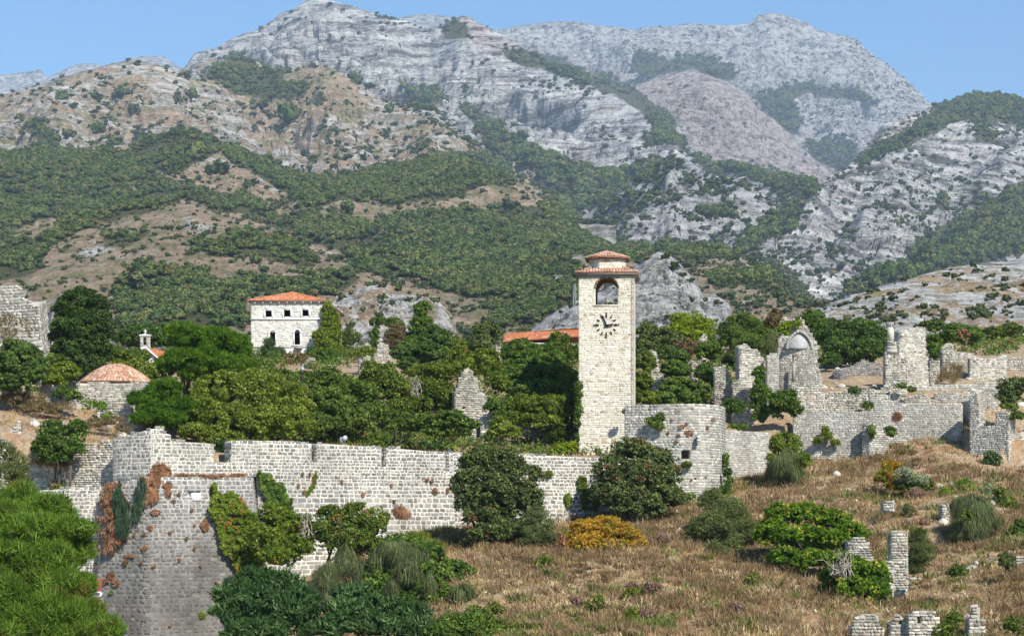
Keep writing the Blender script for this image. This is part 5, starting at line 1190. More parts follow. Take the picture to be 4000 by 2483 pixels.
# pointed arch of the apse: moulded ring and pale tympanum
r = ap; Y0 = 169.3
def apt(px, py, Y=Y0): return P(px, py, Y)
cxa, hw_, zs, zt = pxX(3122, Y0), 43*Y0/F, pyZ(1350, Y0), pyZ(1286, Y0)
def arch_pts(hw, ht, n=9):
    R_ = (hw*hw+ht*ht)/(2*hw); o = []
    for k in range(n+1):
        z = ht*k/n; x = np.sqrt(max(R_*R_-z*z, 0))-(R_-hw); o.append((-x, z))
    return o+[(-x_, z_) for x_, z_ in o[:-1][::-1]]
def extrude(name, out2, y0, y1, mat, parent, c):
    n = len(out2); v = [[c[0]+x, y0, c[1]+z] for x, z in out2]+[[c[0]+x, y1, c[1]+z] for x, z in out2]
    fs = [np.array([[k, (k+1) % n, (k+1) % n+n, k+n][::-1] for k in range(n)])]
    return add(name, v, fs+[np.array([list(range(n))])], mat, parent)
ha = zt-zs
extrude('tympanum', arch_pts(hw_, ha), Y0-.02, Y0+.4, M['plaster_pale'], r, (cxa, zs-.3))
a1 = arch_pts(hw_+.02, ha+.02); a2 = arch_pts(hw_+.22, ha+.26); ac = Acc()
for k in range(len(a1)-1):
    q4 = [a1[k], a1[k+1], a2[k+1], a2[k]]
    v = [[cxa+x, Y0-.16, zs-.3+z] for x, z in q4]+[[cxa+x, Y0+.3, zs-.3+z] for x, z in q4]
    ac.put(v, np.array([[0,1,2,3],[0,4,5,1],[1,5,6,2],[2,6,7,3],[3,7,4,0]]), 1.3)
ac.build('arch_moulding', M['stone_course'], r)
ac = Acc(); ac.tube(P(3101, 1490, 168.9), P(3101, 1418, 168.9), .16, .15, 10, 1.4); ac.build('half_column', M['stone_rubble'], r)
# broken column standing on its ruined wall

c = empty('broken_column', P(3480, 1372, 171.3), 'tall broken round column with a fluted top beside the tallest ruin', 'column')
ac = Acc(); ac.tube(P(3480, 1338, 171.3), P(3476, 1262, 171.3), .31, .29, 16, 1.3); ac.build('shaft', M['stone_tower'], c)
ac = Acc()
for k in range(12):
    an = k*math.pi/6; o3 = np.array([math.cos(an)*.29, math.sin(an)*.29, 0])
    ac.tube(P(3477, 1277, 171.3)+o3, P(3476, 1258, 171.3)+o3, .06, .06, 6, 1.2)
ac.build('fluted_top', M['stone_course'], c)
for (w2, y_, h_) in ((.95, 1372, .35), (.85, 1358, .3), (.78, 1345, .22)):
    ac = Acc(); ac.box(P(3482, y_, 171.3), (w2, w2, h_), tone=1.4, taper=.9); ac.build('base_block', M['stone_rubble'], c)
ac = Acc(); ac.box(P(3480, 1337, 170.95), (.7, .2, .07), ry=.3, tone=1.4); ac.box(P(3492, 1341, 170.95), (.45, .2, .07), ry=-.7, tone=1.5); ac.build('loose_slab', M['stone_tower'], c)
ac = Acc(); ac.box(P(3560, 2258, 116), (.55, .5, .12), tone=1.4); tag(ac.build('lintel_stub', M['stone_course']), 'flat stone stub sticking out right of the slim pier', 'stone')
# ------------------------------------------------------------------ roofs
def unit_tiles(n=4, seg=5):
    """barrel tile: x across (-.5...5), z along the slope, y outward"""
    out = []
    for k in range(n):
        an = np.linspace(0, math.pi, seg+1); j = 1+rng.uniform(-.06, .06)
        def arc(w, h, z): return np.column_stack([-np.cos(an)*.5*w*j, np.sin(an)*h, np.full(seg+1, z)])
        v = np.vstack([arc(1., 1., -.5), arc(.8, .78, .56), arc(.82, .7, -.5)])
        a = np.arange(seg)
        f = np.vstack([np.stack([a, a+1, a+seg+2, a+seg+1], 1)[:, ::-1], np.stack([a, a+1, a+1+2*(seg+1), a+2*(seg+1)], 1)])
        out.append((v, f))
    return out
TILE = unit_tiles()
def roof_face(root, e0, e1, t0, t1, mat, w_=.22, L=.42, nmax=0, acc=None, hgt=.09, skip=0.):
    """one slope: eave e0-e1, upper edge t0-t1 (may be one point). Collects tile matrices."""
    e0, e1, t0, t1 = [np.array(k, float) for k in (e0, e1, t0, t1)]
    X = unit(e1-e0); up0 = (t0+t1)/2-(e0+e1)/2; up = up0-X*np.dot(up0, X); H = np.linalg.norm(up); up = up/H; Nn = np.cross(X, up)
    W0 = np.linalg.norm(e1-e0); a0 = np.dot(t0-e0, X); a1 = np.dot(t1-e0, X)
    n = max(2, int(round(W0/w_))); ww = W0/n; ms = []
    for i in range(n):
        u = (i+.5)*ww
        hmax = H
        if u < a0: hmax = H*u/max(a0, .01)
        if u > a1: hmax = H*(W0-u)/max(W0-a1, .01)
        m_ = max(1, int(math.ceil(hmax/L)))
        for j in range(m_):
            h = (j+.5)*L
            if h > hmax+L*.35: continue
            if skip and rng.random() < skip: continue
            p = e0+X*u+up*h+Nn*(.01+.012*rng.random())
            q = np.eye(4); r_ = rng.normal(0, .02)
            q[:3, 0] = (X+up*r_)*ww*1.02; q[:3, 1] = Nn*hgt; q[:3, 2] = (up-X*r_+Nn*-.03)*L; q[:3, 3] = p
            ms.append(q)
    # pan tiles between are the dark channels: a slab under the barrels
    th = .07
    sv = np.array([e0, e1, t1, t0, e0-Nn*th, e1-Nn*th, t1-Nn*th, t0-Nn*th])
    sf = np.array([[0,1,2,3],[7,6,5,4],[0,4,5,1],[1,5,6,2],[2,6,7,3],[3,7,4,0]])
    return ms, sv, sf
def tiled(root, faces, mat, slabmat, nmax=300, **kw):
    ms = []; ac = Acc()
    for fc in faces:
        m_, sv, sf = roof_face(root, *fc, mat, **kw); ms += m_; ac.put(sv, sf, 1.2)
    ac.build('roof', slabmat, root)
    ms = np.array(ms); place_pieces('roof_tile', TILE, ms, rng.random(len(ms)), mat, root, nmax, key='tile')
def strip_box(ac, a, b, dy, dz, nrm, tone=1.4):
    """bar from a to b, thickness dy outward (nrm), height dz"""
    a, b, nrm = [np.array(k, float) for k in (a, b, nrm)]
    z = np.array([0, 0, 1.])
    v = np.array([a, b, b+z*dz, a+z*dz, a+nrm*dy, b+nrm*dy, b+z*dz+nrm*dy, a+z*dz+nrm*dy])
    ac.put(v, np.array([[4,5,6,7],[0,3,2,1],[0,1,5,4],[1,2,6,5],[2,3,7,6],[3,0,4,7]]), tone)

# ------------------------------------------------------------------ clock tower
YT = 155.; TR = R(-5.0)
tc0 = P(2369, 1790, YT)
tw = empty('clock_tower', (tc0[0], tc0[1]+2.2, tc0[2]), 'tall cream stone clock tower with a belfry arch and two tiers of tiled roof', 'tower')
def TL(x, y):   # tower plan coordinates (x right, y back) from the middle of the front
    return np.array([tc0[0]+x*math.cos(TR)-y*math.sin(TR), tc0[1]+x*math.sin(TR)+y*math.cos(TR)])
HW = 216/F*YT/2; DEP = 4.4
zb, ze = pyZ(1830, YT), pyZ(1072, YT)
twl = Wall([TL(-HW, 0), TL(HW, 0), TL(HW, DEP), TL(-HW, DEP)], closed=True, thick=.75, batter=.0, zref=0)
arch_c = (2369.5-2369)/F*YT; ahw = 44/F*YT; az0, azs = pyZ(1190, YT), pyZ(1127, YT)
ops = [Arch(HW+arch_c, ahw, az0, azs, 'round'), Arch(HW*2+DEP+HW-arch_c, ahw, az0, azs, 'round')]
masonry(tw, twl, lambda s: np.full(np.shape(s), ze+.1), lambda s: np.full(np.shape(s), zb), M['stone_tower'], M['mortar_tower'], sw=(.16, .5), sh=(.13, .22), joint=.010, proud=.012, cell=.3, openings=ops, seed=101, nmax=300, units=ST_MID)
FN = np.array([math.sin(TR), -math.cos(TR)]); FT = np.array([math.cos(TR), math.sin(TR)])
def T3(x, z, out=0.): q_ = TL(x, -out); return np.array([q_[0], q_[1], z])
# ring of thin brown bricks round the arch
for k in range(25):
    a0_ = math.pi*(k)/25; a1_ = math.pi*(k+1)/25-.012
    ac = Acc(); v = []
    for o_ in (.03, -.5):
        for (aa, rr) in ((a0_, ahw-.005), (a1_, ahw-.005), (a1_, ahw+.11), (a0_, ahw+.11)):
            v.append(T3(arch_c-math.cos(aa)*rr, azs+math.sin(aa)*rr, o_))
    ac.put(v, np.array([[0,3,2,1],[4,5,6,7],[0,1,5,4],[1,2,6,5],[2,3,7,6],[3,0,4,7]])[:, ::-1], 1+rng.random()*.9)
    ac.build('brick', M['brick_brown'], tw)
# lining of the belfry room: side walls between front and back arch, vaulted
ac = Acc(); n = 12
def lin(r, x, z, y): q_ = TL(x, y); return [q_[0], q_[1], z]
prof_ = [(-ahw-.01, az0)]+[(arch_c-math.cos(math.pi*k/n)*(ahw+.01), azs+math.sin(math.pi*k/n)*(ahw+.01)) for k in range(n+1)]+[(ahw+.01, az0)]
v = []
for (x, z) in prof_: v += [lin(0, x, z, .7), lin(0, x, z, DEP-.7)]
m_ = len(prof_); f = [[2*k, 2*k+2, 2*k+3, 2*k+1] for k in range(m_-1)]
ac.put(v, np.array(f), 1.3); ac.build('vault', M['brick_brown'], tw)
ac = Acc(); qc = TL(0, DEP/2); ac.box((qc[0], qc[1], az0-.08), (ahw*2+.3, DEP-.1, .16), rz=TR, tone=1.4); ac.build('belfry_floor', M['stone_course'], tw)
ac = Acc(); ac.put([T3(-ahw-.12, az0-.12, .05), T3(ahw+.12, az0-.12, .05), T3(ahw+.12, az0-.002, .05), T3(-ahw-.12, az0-.002, .05), T3(-ahw-.12, az0-.12, -.3), T3(ahw+.12, az0-.12, -.3), T3(ahw+.12, az0-.002, -.3), T3(-ahw-.12, az0-.002, -.3)], np.array([[0,1,2,3],[3,2,6,7],[0,4,5,1],[1,5,6,2],[0,3,7,4]]), 1.6); ac.build('sill', M['stone_tower'], tw)
# lower skirt roof
oh = .34; zt2 = 0
def TQ(x, y, z): q_ = TL(x, y); return np.array([q_[0], q_[1], z])
E_ = [(-HW-oh, -oh), (HW+oh, -oh), (HW+oh, DEP+oh), (-HW-oh, DEP+oh)]; dr = 1.5
I_ = [(-dr, DEP/2-dr), (dr, DEP/2-dr), (dr, DEP/2+dr), (-dr, DEP/2+dr)]
zE = pyZ(1066, YT)
faces = []
for k in range(4):
    a, b = E_[k], E_[(k+1) % 4]; c_, d_ = I_[k], I_[(k+1) % 4]
    faces.append((TQ(*a, zE), TQ(*b, zE), TQ(*c_, zE+.44), TQ(*d_, zE+.44)))
tiled(tw, faces, M['tile_old'], M['tile_old'], nmax=110, w_=.235, L=.36, hgt=.1)
ac = Acc()
ac.box((*TL(0, DEP/2), zE-.10), (HW*2+oh*2-.1, DEP+oh*2-.1, .12), rz=TR, tone=1.5); ac.box((*TL(0, DEP/2), zE-.24), (HW*2+.3, DEP+.3, .18), rz=TR, tone=1.3)
ac.build('cornice', M['eave_grey'], tw)
# octagonal drum and its roof
drum_r = 1.62; zd0, zd1 = zE+.3, pyZ(1001, YT)
oc = [TL(math.cos(math.pi/8+k*math.pi/4)*drum_r, DEP/2+math.sin(math.pi/8+k*math.pi/4)*drum_r) for k in range(8)]
dw = Wall(oc, closed=True, thick=.3)
masonry(tw, dw, lambda s: np.full(np.shape(s), zd1), lambda s: np.full(np.shape(s), zd0), M['stone_tower'], M['mortar_tower'], sw=(.25, .5), sh=(.2, .3), joint=.012, proud=.014, cell=.4, seed=102, nmax=60, units=ST_MID)
ro = 1.98; apex = TQ(0, DEP/2, pyZ(974, YT)+.1); ev = [TQ(math.cos(math.pi/8+k*math.pi/4)*ro, DEP/2+math.sin(math.pi/8+k*math.pi/4)*ro, zd1+.02) for k in range(8)]
tiled(tw, [(ev[k], ev[(k+1) % 8], apex, apex) for k in range(8)], M['tile_old'], M['tile_old'], nmax=150, w_=.24, L=.36, hgt=.1)
ac = Acc(); e2 = [TQ(math.cos(math.pi/8+k*math.pi/4)*(ro-.1), DEP/2+math.sin(math.pi/8+k*math.pi/4)*(ro-.1), z) for z in (zd1-.12, zd1-.03) for k in range(8)]
ac.put(e2, np.array([[k, (k+1) % 8, (k+1) % 8+8, k+8] for k in range(8)]), 1.3); ac.build('cornice', M['brick_brown'], tw)
for k in range(8):   # ridge tiles over the hips
    ac = Acc(); ac.tube(ev[k]+np.array([0,0,.06]), apex+np.array([0,0,.08]), .085, .07, 6, 1.5+.3*rng.random()); ac.build('ridge_tile', M['tile_old'], tw)
# clock: bars for the hours, two hands
cc = T3(0, pyZ(1269, YT), 0); cx0 = 0.; cz0 = pyZ(1269, YT)
def bar(name, x0, z0_, x1, z1_, wd, out=.08):
    ac = Acc(); a = np.array([x0, z0_]); b = np.array([x1, z1_]); d = unit(b-a); p = np.array([-d[1], d[0]])*wd/2
    q4 = [a-p, b-p, b+p, a+p]; v = [T3(k[0], k[1], out) for k in q4]+[T3(k[0], k[1], out-.05) for k in q4]
    ac.put(v, np.array([[0,1,2,3],[7,6,5,4],[0,4,5,1],[1,5,6,2],[2,6,7,3],[3,7,4,0]]), 1.2); return ac.build(name, M['iron'], tw)
pm = YT/F
for k in range(12):
    an = k*math.pi/6; sx, cz = math.sin(an), math.cos(an)
    long_ = k % 3 == 0
    r0, r1, wd = (29, 50, 5.) if long_ else (31, 42, 5.)
    if k in (3, 9): r0, r1, wd = 30, 43, 7.5
    bar('hour_mark', sx*r0*pm, cz0+cz*r0*pm, sx*r1*pm, cz0+cz*r1*pm, wd*pm)
    if k in (3, 9): bar('hour_mark', sx*46*pm, cz0, sx*49.5*pm, cz0, 7*pm)
bar('minute_hand', 2*pm, cz0-8*pm, -15*pm, cz0+36*pm, 6.*pm, .13)
bar('hour_hand', -7*pm, cz0-3*pm, 27*pm, cz0+2*pm, 6.5*pm, .17)
# lightning conductor down the right corner
for xx in (2467, 2474):
    ac = Acc(); x_ = (xx-2369)/F*YT
    for k in range(14):
        za, zb_ = pyZ(1080+k*50, YT), pyZ(1130+k*50, YT)
        ac.tube(T3(x_, za, .07), T3(x_, zb_, .07), .015, .015, 4, 1.3)
    ac.build('cable', M['rust'], tw)
# small creeper and broken corner at lower right handled with plants below

# ------------------------------------------------------------------ palace
YP = 230.; pR = math.atan2(0, 1)
xl, xr = pxX(979, YP), pxX(1262, YP); PD = 17.
# right wall runs back along this direction so that it shows as a narrow sliver
xb = pxX(1335, YP+PD)
pal = empty('palace', ((xl+xr)/2, YP+6, pyZ(1400, YP)), 'white stone palace with an orange hipped roof, three square and two arched windows', 'building')
pang = math.atan2(xb-xr, PD)   # small turn
T_ = np.array([math.cos(-pang), math.sin(-pang)]); B_ = np.array([math.sin(pang), math.cos(pang)])
FR = np.array([xr, YP]); WD = (xr-xl)/T_[0]
FL = FR-T_*WD
BL = FL+B_*PD; BR = FR+B_*PD
pzt = pyZ(1180, YP); pzb = pyZ(1460, YP)
pwl = Wall([FL, FR, BR, BL], closed=True, thick=.5)
def pop(px, y0, y1, hwpx, head='flat'):
    s_ = pwl.s_of_px(px) if False else (pxX(px, YP)-FL[0])/T_[0]
    hw = hwpx/F*YP; z0_ = pyZ(y1, YP); z1_ = pyZ(y0, YP)
    if head != 'flat': z1_ -= hw
    return Arch(s_, hw, z0_, z1_, head)
pops = [pop(1047.5,1211.5,1237,12.5), pop(1120.5,1210,1236,13), pop(1192.5,1209.5,1234.5,12.7), pop(1063.5,1289,1349,11,'round'), pop(1160,1287,1346,11,'round')]
masonry(pal, pwl, lambda s: np.full(np.shape(s), pzt), lambda s: np.full(np.shape(s), pzb), M['stone_palace'], M['mortar_palace'], sw=(.3, .62), sh=(.24, .3), joint=.010, proud=.006, cell=.5, openings=pops, units=ST_CUT, seed=110)
PN = np.array([T_[1], -T_[0]])
def P3(s, z, out=0.): q_ = FL+T_*s+PN*out; return np.array([q_[0], q_[1], z])
def pbox(name, s0, s1, z0_, z1_, out, mat, dep=.3, parent=None, tone=1.5):
    ac = Acc(); v = [P3(s0, z0_, out), P3(s1, z0_, out), P3(s1, z1_, out), P3(s0, z1_, out), P3(s0, z0_, out-dep), P3(s1, z0_, out-dep), P3(s1, z1_, out-dep), P3(s0, z1_, out-dep)]
    ac.put(v, np.array([[0,1,2,3],[7,6,5,4],[0,4,5,1],[1,5,6,2],[2,6,7,3],[3,7,4,0]]), tone); return ac.build(name, mat, parent or pal)
fw = .2
for o in pops[:3]:
    wn = Acc()
    for (a, b, c_, d_) in ((o.c-o.hw-fw, o.c-o.hw, o.z0-fw, o.z1+fw*.8), (o.c+o.hw, o.c+o.hw+fw, o.z0-fw, o.z1+fw*.8), (o.c-o.hw, o.c+o.hw, o.z1, o.z1+fw*.8), (o.c-o.hw, o.c+o.hw, o.z0-fw, o.z0)):
        v = [P3(a, c_, .04), P3(b, c_, .04), P3(b, d_, .04), P3(a, d_, .04), P3(a, c_, -.45), P3(b, c_, -.45), P3(b, d_, -.45), P3(a, d_, -.45)]
        wn.put(v, np.array([[0,1,2,3],[7,6,5,4],[0,4,5,1],[1,5,6,2],[2,6,7,3],[3,7,4,0]]), 1.5)
    fr_ = wn.build('window', M['trim_white'], pal)
    me_ = Acc(); me_.put([P3(o.c-o.hw-.12, o.z1+fw*.8, .09), P3(o.c+o.hw+.12, o.z1+fw*.8, .09), P3(o.c+o.hw+.12, o.z1+fw*.8+.07, .09), P3(o.c-o.hw-.12, o.z1+fw*.8+.07, .09)]+[P3(o.c-o.hw-.12, o.z1+fw*.8, 0), P3(o.c+o.hw+.12, o.z1+fw*.8, 0), P3(o.c+o.hw+.12, o.z1+fw*.8+.07, 0), P3(o.c-o.hw-.12, o.z1+fw*.8+.07, 0)], np.array([[0,1,2,3],[0,4,5,1],[1,5,6,2],[2,6,7,3],[3,7,4,0]]), 1.5)
    h_ = me_.build('hood', M['trim_white'], pal)
for o in pops[3:]:
    wn = Acc()
    for sg in (-1, 1):
        a = o.c+sg*(o.hw+.07); v = []
        for out in (.03, -.4):
            v += [P3(a-.07, o.z0, out), P3(a+.07, o.z0, out), P3(a+.07, o.z1, out), P3(a-.07, o.z1, out)]
        wn.put(v, np.array([[0,1,2,3],[7,6,5,4],[0,4,5,1],[1,5,6,2],[2,6,7,3],[3,7,4,0]]), 1.5)
        v = []
        for out in (.08, -.1):
            b0 = o.c+sg*(o.hw+.02); b1 = o.c+sg*(o.hw+.26); lo, hi = min(b0, b1), max(b0, b1)
            v += [P3(lo, o.z1-.02, out), P3(hi, o.z1-.02, out), P3(hi, o.z1+.06, out), P3(lo, o.z1+.06, out)]
        wn.put(v, np.array([[0,1,2,3],[7,6,5,4],[0,4,5,1],[1,5,6,2],[2,6,7,3],[3,7,4,0]]), 1.5)
    for k in range(8):
        a0_, a1_ = math.pi*k/8, math.pi*(k+1)/8; v = []
        for out in (.04, -.4):
            for aa, rr in ((a0_, o.hw), (a1_, o.hw), (a1_, o.hw+.13), (a0_, o.hw+.13)): v.append(P3(o.c+math.cos(aa)*rr, o.z1+math.sin(aa)*rr, out))
        wn.put(v, np.array([[3,2,1,0],[4,5,6,7],[0,1,5,4],[1,2,6,5],[2,3,7,6],[3,0,4,7]]), 1.5)
    # cusps of the pointed head
    for sg in (-1, 1):
        v = []
        for out in (.0, -.3):
            v += [P3(o.c+sg*o.hw, o.z1+.18, out), P3(o.c+sg*o.hw*.42, o.z1+o.hw*.62, out), P3(o.c+sg*o.hw*.5, o.z1+o.hw*.92, out), P3(o.c+sg*o.hw*.95, o.z1+o.hw*.5, out)]
        wn.put(v, np.array([[0,1,2,3],[7,6,5,4],[0,4,5,1],[1,5,6,2],[2,6,7,3],[3,7,4,0]]), 1.5)
    wn.build('window', M['trim_white'], pal)
    g_ = Acc(); v = [P3(o.c+math.cos(math.pi*k/10)*o.hw*.98, o.z1+math.sin(math.pi*k/10)*o.hw*.98, -.3) for k in range(11)]
    add('window_lunette', v, [np.array([list(range(11))])], plain('grey_shutter', (.16, .18, .22), .6), pal)
    pbox('window_sill', o.c-o.hw-.3, o.c+o.hw+.3, o.z0-.14, o.z0, .14, M['trim_white'])
pbox('string_course', -.08, WD+.06, pyZ(1248, YP), pyZ(1242.5, YP), .10, M['trim_white'])
pbox('string_course', -.08, WD+.06, pyZ(1357, YP), pyZ(1353, YP), .12, M['stone_course'])
pbox('plinth', -.12, WD+.12, pzb, pyZ(1357, YP), .06, M['stone_palace'], dep=.05)
pbox('balcony', 5.35, 6.25, pyZ(1362, YP), pyZ(1353, YP), .45, M['stone_course'], dep=.4)
# hipped roof
oh = .35; ez = pyZ(1174, YP)
c4 = [FL-T_*oh+PN*oh, FR+T_*oh+PN*oh, BR+T_*oh-PN*oh, BL-T_*oh-PN*oh]
mid0 = (FL+FR)/2+B_*(WD/2+.3); mid1 = (BL+BR)/2-B_*(WD/2+.3); rz = ez+1.5
r0_, r1_ = np.array([*mid0, rz]), np.array([*mid1, rz]); cE = [np.array([*q, ez]) for q in c4]
tiled(pal, [(cE[0], cE[1], r0_, r0_), (cE[1], cE[2], r0_, r1_), (cE[2], cE[3], r1_, r1_), (cE[3], cE[0], r1_, r0_)], M['tile_orange'], M['tile_orange'], nmax=300, w_=.21, L=.36, hgt=.06)
for a, b in ((cE[0], r0_), (cE[1], r0_), (r0_, r1_), (cE[2], r1_)):
    n = int(np.linalg.norm(b-a)/.4); ac = Acc()
    for k in range(n): ac.tube(a+(b-a)*k/n+np.array([0,0,.07]), a+(b-a)*(k+.96)/n+np.array([0,0,.05]), .09, .075, 5, 1.7+.25*rng.random())
    ac.build('ridge', M['tile_orange'], pal)
ac = Acc(); cm = sum(cE)/4; 
for k in range(4):
    a, b = cE[k], cE[(k+1) % 4]; nn = unit(np.array([(b-a)[1], -(b-a)[0], 0])); strip_box(ac, a-nn*.12-np.array([0,0,.17]), b-nn*.12-np.array([0,0,.17]), .1, .15, nn, 1.2)
ac.put([cE[0]-[0,0,.1], cE[1]-[0,0,.1], cE[2]-[0,0,.1], cE[3]-[0,0,.1]], np.array([[3,2,1,0]]), 1.2)
ac.build('eave', M['eave_grey'], pal)
for k in range(9):
    pbox('corbel', .45+k*.97, .57+k*.97, ez-.3, ez-.15, .32, M['trim_white'], dep=.35)

# ------------------------------------------------------------------ domed bath house
YD = 150.
dm = empty('domed_building', P(425, 1500, YD+3.), 'low pink walled building with a rounded tiled dome roof at the left', 'building')
dc = np.array([pxX(424, YD), YD+3.]); dR = 149/F*YD; zdm0, zdm1 = pyZ(1487, YD), pyZ(1421, YD+3)
ring = [(1., 0.), (.86, .22), (.66, .52), (.42, .78), (.2, .94), (.03, 1.)]
ms = []; ac = Acc(); nseg = 14
for r_i in range(len(ring)-1):
    (ra, ha_), (rb, hb) = ring[r_i], ring[r_i+1]
    for k in range(nseg):
        a0_, a1_ = 2*math.pi*k/nseg+.2, 2*math.pi*(k+1)/nseg+.2
        q = lambda a_, rr, hh: np.array([dc[0]+math.cos(a_)*dR*rr, dc[1]+math.sin(a_)*dR*rr, zdm0+(zdm1-zdm0)*hh])
        m_, sv, sf = roof_face(dm, q(a0_, ra, ha_), q(a1_, ra, ha_), q(a0_, rb, hb), q(a1_, rb, hb), M['tile_old'], w_=.21, L=.33, hgt=.07)
        ms += m_; ac.put(sv, sf, 1.3)
ac.build('dome', M['tile_old'], dm)
ms = np.array(ms); place_pieces('roof_tile', TILE, ms, rng.random(len(ms)), M['tile_old'], dm, 300, key='tile')
ac = Acc(); n = 24
v = [[dc[0]+math.cos(2*math.pi*k/n)*dR*.9, dc[1]+math.sin(2*math.pi*k/n)*dR*.9, z] for z in (pyZ(1560, YD), zdm0-.03) for k in range(n)]
ac.put(v, np.array([[k, (k+1) % n, (k+1) % n+n, k+n] for k in range(n)]), 1.5); ac.build('drum_wall', M['plaster_pink'], dm)
wall_thing('stone_wall', 'grey stone wall with a level top standing under the domed roof', 'wall', [(200,149.5),(300,147.8),(560,148),(608,151)], [(200,1500),(240,1494),(280,1492),(420,1490),(440,1494),(560,1494),(590,1505),(608,1530)], 4.5, 'course', seed=120, jag=.08, smat=M['stone_rubble'], openings=[(335,1545,3,3),(370,1548,3,3)])
# ------------------------------------------------------------------ chapel with bell-cote
YC = 200.
ch = empty('chapel', P(600, 1440, YC+2), 'small chapel gable with a white bell-cote and cross and an orange roof, among pines', 'church')
bc = Wall([(pxX(547, YC), YC), (pxX(585, YC), YC+.05)], thick=.55)
bt, bb = pyZ(1311, YC), pyZ(1372, YC)
masonry(ch, bc, lambda s: np.full(np.shape(s), bt), lambda s: np.full(np.shape(s), bb), M['stone_course'], M['concrete'], sw=(.2, .4), sh=(.15, .22), joint=.02, proud=.01, cell=.15, openings=[Arch(.47, .17, pyZ(1347, YC), pyZ(1322, YC), 'round')], units=ST_CUT, seed=121, nmax=30)
ac = Acc()
x0, x1 = pxX(544, YC), pxX(588, YC); xm = (x0+x1)/2
ac.put([[x0, YC-.1, bt], [x1, YC-.1, bt], [x1, YC-.1, bt+.08], [xm, YC-.1, bt+.2], [x0, YC-.1, bt+.08], [x0, YC+.65, bt], [x1, YC+.65, bt], [x1, YC+.65, bt+.08], [xm, YC+.65, bt+.2], [x0, YC+.65, bt+.08]], np.array([[4,3,8,9],[3,2,7,8],[0,5,6,1],[0,4,9,5],[1,6,7,2]]), 1.5)
ac.put([[x0, YC-.1, bt], [x1, YC-.1, bt], [x1, YC-.1, bt+.08], [xm, YC-.1, bt+.2], [x0, YC-.1, bt+.08]], np.array([[0,1,2,3,4]]), 1.5)
ac.build('cap', M['trim_white'], ch)
ac = Acc(); ac.box((xm, YC+.2, bt+.42), (.09, .09, .52), tone=1.5); ac.box((xm, YC+.2, bt+.47), (.32, .085, .09), tone=1.5); ac.build('cross', M['trim_white'], ch)
ac = Acc(); ac.tube((xm, YC+.25, pyZ(1335, YC)), (xm, YC+.25, pyZ(1326, YC)), .11, .05, 8, 1.2); ac.build('bell', M['rust'], ch)
# gable and roof
ga, gl_, gr_ = P(566, 1356, YC), P(490, 1425, YC), P(652, 1432, YC); bk = np.array([1.2, 9., 0])
ac = Acc(); ac.put([gl_+[.25,.25,0], gr_+[-.25,.25,0], ga+[0,.25,-.2], gl_+[.25,.25,-4.5], gr_+[-.25,.25,-4.5]], np.array([[0,1,2]]), 1.4); ac.put([gl_+[.25,.25,-4.5], gr_+[-.25,.25,-4.5], gr_+[-.25,.25,0], gl_+[.25,.25,0]], np.array([[0,1,2,3]]), 1.4)
ac.put([gr_+[-.25,.25,-4.5], gr_+bk+[-.25,0,-4.5], gr_+bk+[-.25,0,0], gr_+[-.25,.25,0]], np.array([[0,1,2,3]]), 1.4); ac.build('gable_wall', M['stone_palace'], ch)
tiled(ch, [(gr_, gr_+bk, ga, ga+bk), (gl_+bk, gl_, ga+bk, ga)], M['tile_orange'], M['tile_orange'], nmax=60, w_=.24, L=.4, hgt=.06)
for a, b in ((gl_, ga), (gr_, ga)):
    ac = Acc(); ac.tube(a+[0,0,.05], b+[0,0,.05], .09, .09, 6, 1.5); ac.build('verge', M['trim_white'], ch)
# ------------------------------------------------------------------ long house with red roof behind the tower
YL = 240.
lh = empty('long_house', P(2100, 1400, YL+3), 'long white house with a low orange tiled roof, cut by the clock tower', 'building')
e0, e1, t0, t1 = P(1965, 1335, YL), P(2300, 1310, YL+2), P(1975, 1306, YL+5), P(2300, 1282, YL+6.5)
tiled(lh, [(e0, e1, t0, t1), (t1+(t1-e1)*[1,1,-1], t0+(t0-e0)*[1,1,-1], t1, t0)], M['tile_orange'], M['tile_orange'], nmax=120, w_=.23, L=.4, hgt=.06)
lw = Wall([e0[:2]+[.3,.35], e1[:2]+[-.2,.35], e1[:2]+[-.2,10], e0[:2]+[.3,9]], closed=True, thick=.4)
masonry(lh, lw, lambda s: np.full(np.shape(s), e0[2]-.1), lambda s: np.full(np.shape(s), e0[2]-5.), M['stone_palace'], M['mortar_palace'], sw=(.3, .6), sh=(.2, .3), cell=.8, units=ST_CUT, joint=.02, proud=.01, seed=122, nmax=80)
ac = Acc(); ac.tube(t0+[0,0,.06], t1+[0,0,.06], .12, .12, 6, 1.7); ac.build('ridge', M['tile_orange'], lh)
# lattice mast
ms_ = empty('radio_mast', P(2243, 1300, 300), 'thin grey lattice mast just left of the clock tower', 'mast')
ac = Acc(); b_, t_ = P(2241, 1320, 300), P(2246, 1108, 300)
lg = [b_+[.3,0,0], b_+[-.3,0,0], b_+[0,.5,0]]; tg = [t_+[.12,0,0], t_+[-.12,0,0], t_+[0,.2,0]]
for a, b in zip(lg, tg): ac.tube(a, b, .03, .03, 4, 1.5)
ac.build('leg', M['metal_grey'], ms_)
ac = Acc()
for k in range(16):
    a = lg[0]+(tg[0]-lg[0])*k/16; b = lg[1]+(tg[1]-lg[1])*(k+1)/16; c_ = lg[1]+(tg[1]-lg[1])*k/16
    ac.tube(a, b, .018, .018, 4, 1.5); ac.tube(a, c_, .018, .018, 4, 1.5)
ac.build('brace', M['metal_grey'], ms_)
for (px, py) in ((2265, 1320), (2215, 1320)):
    ac = Acc(); ac.tube(t_, P(px, py, 300), .012, .012, 3, 1.5); ac.build('guy_wire', M['metal_grey'], ms_)
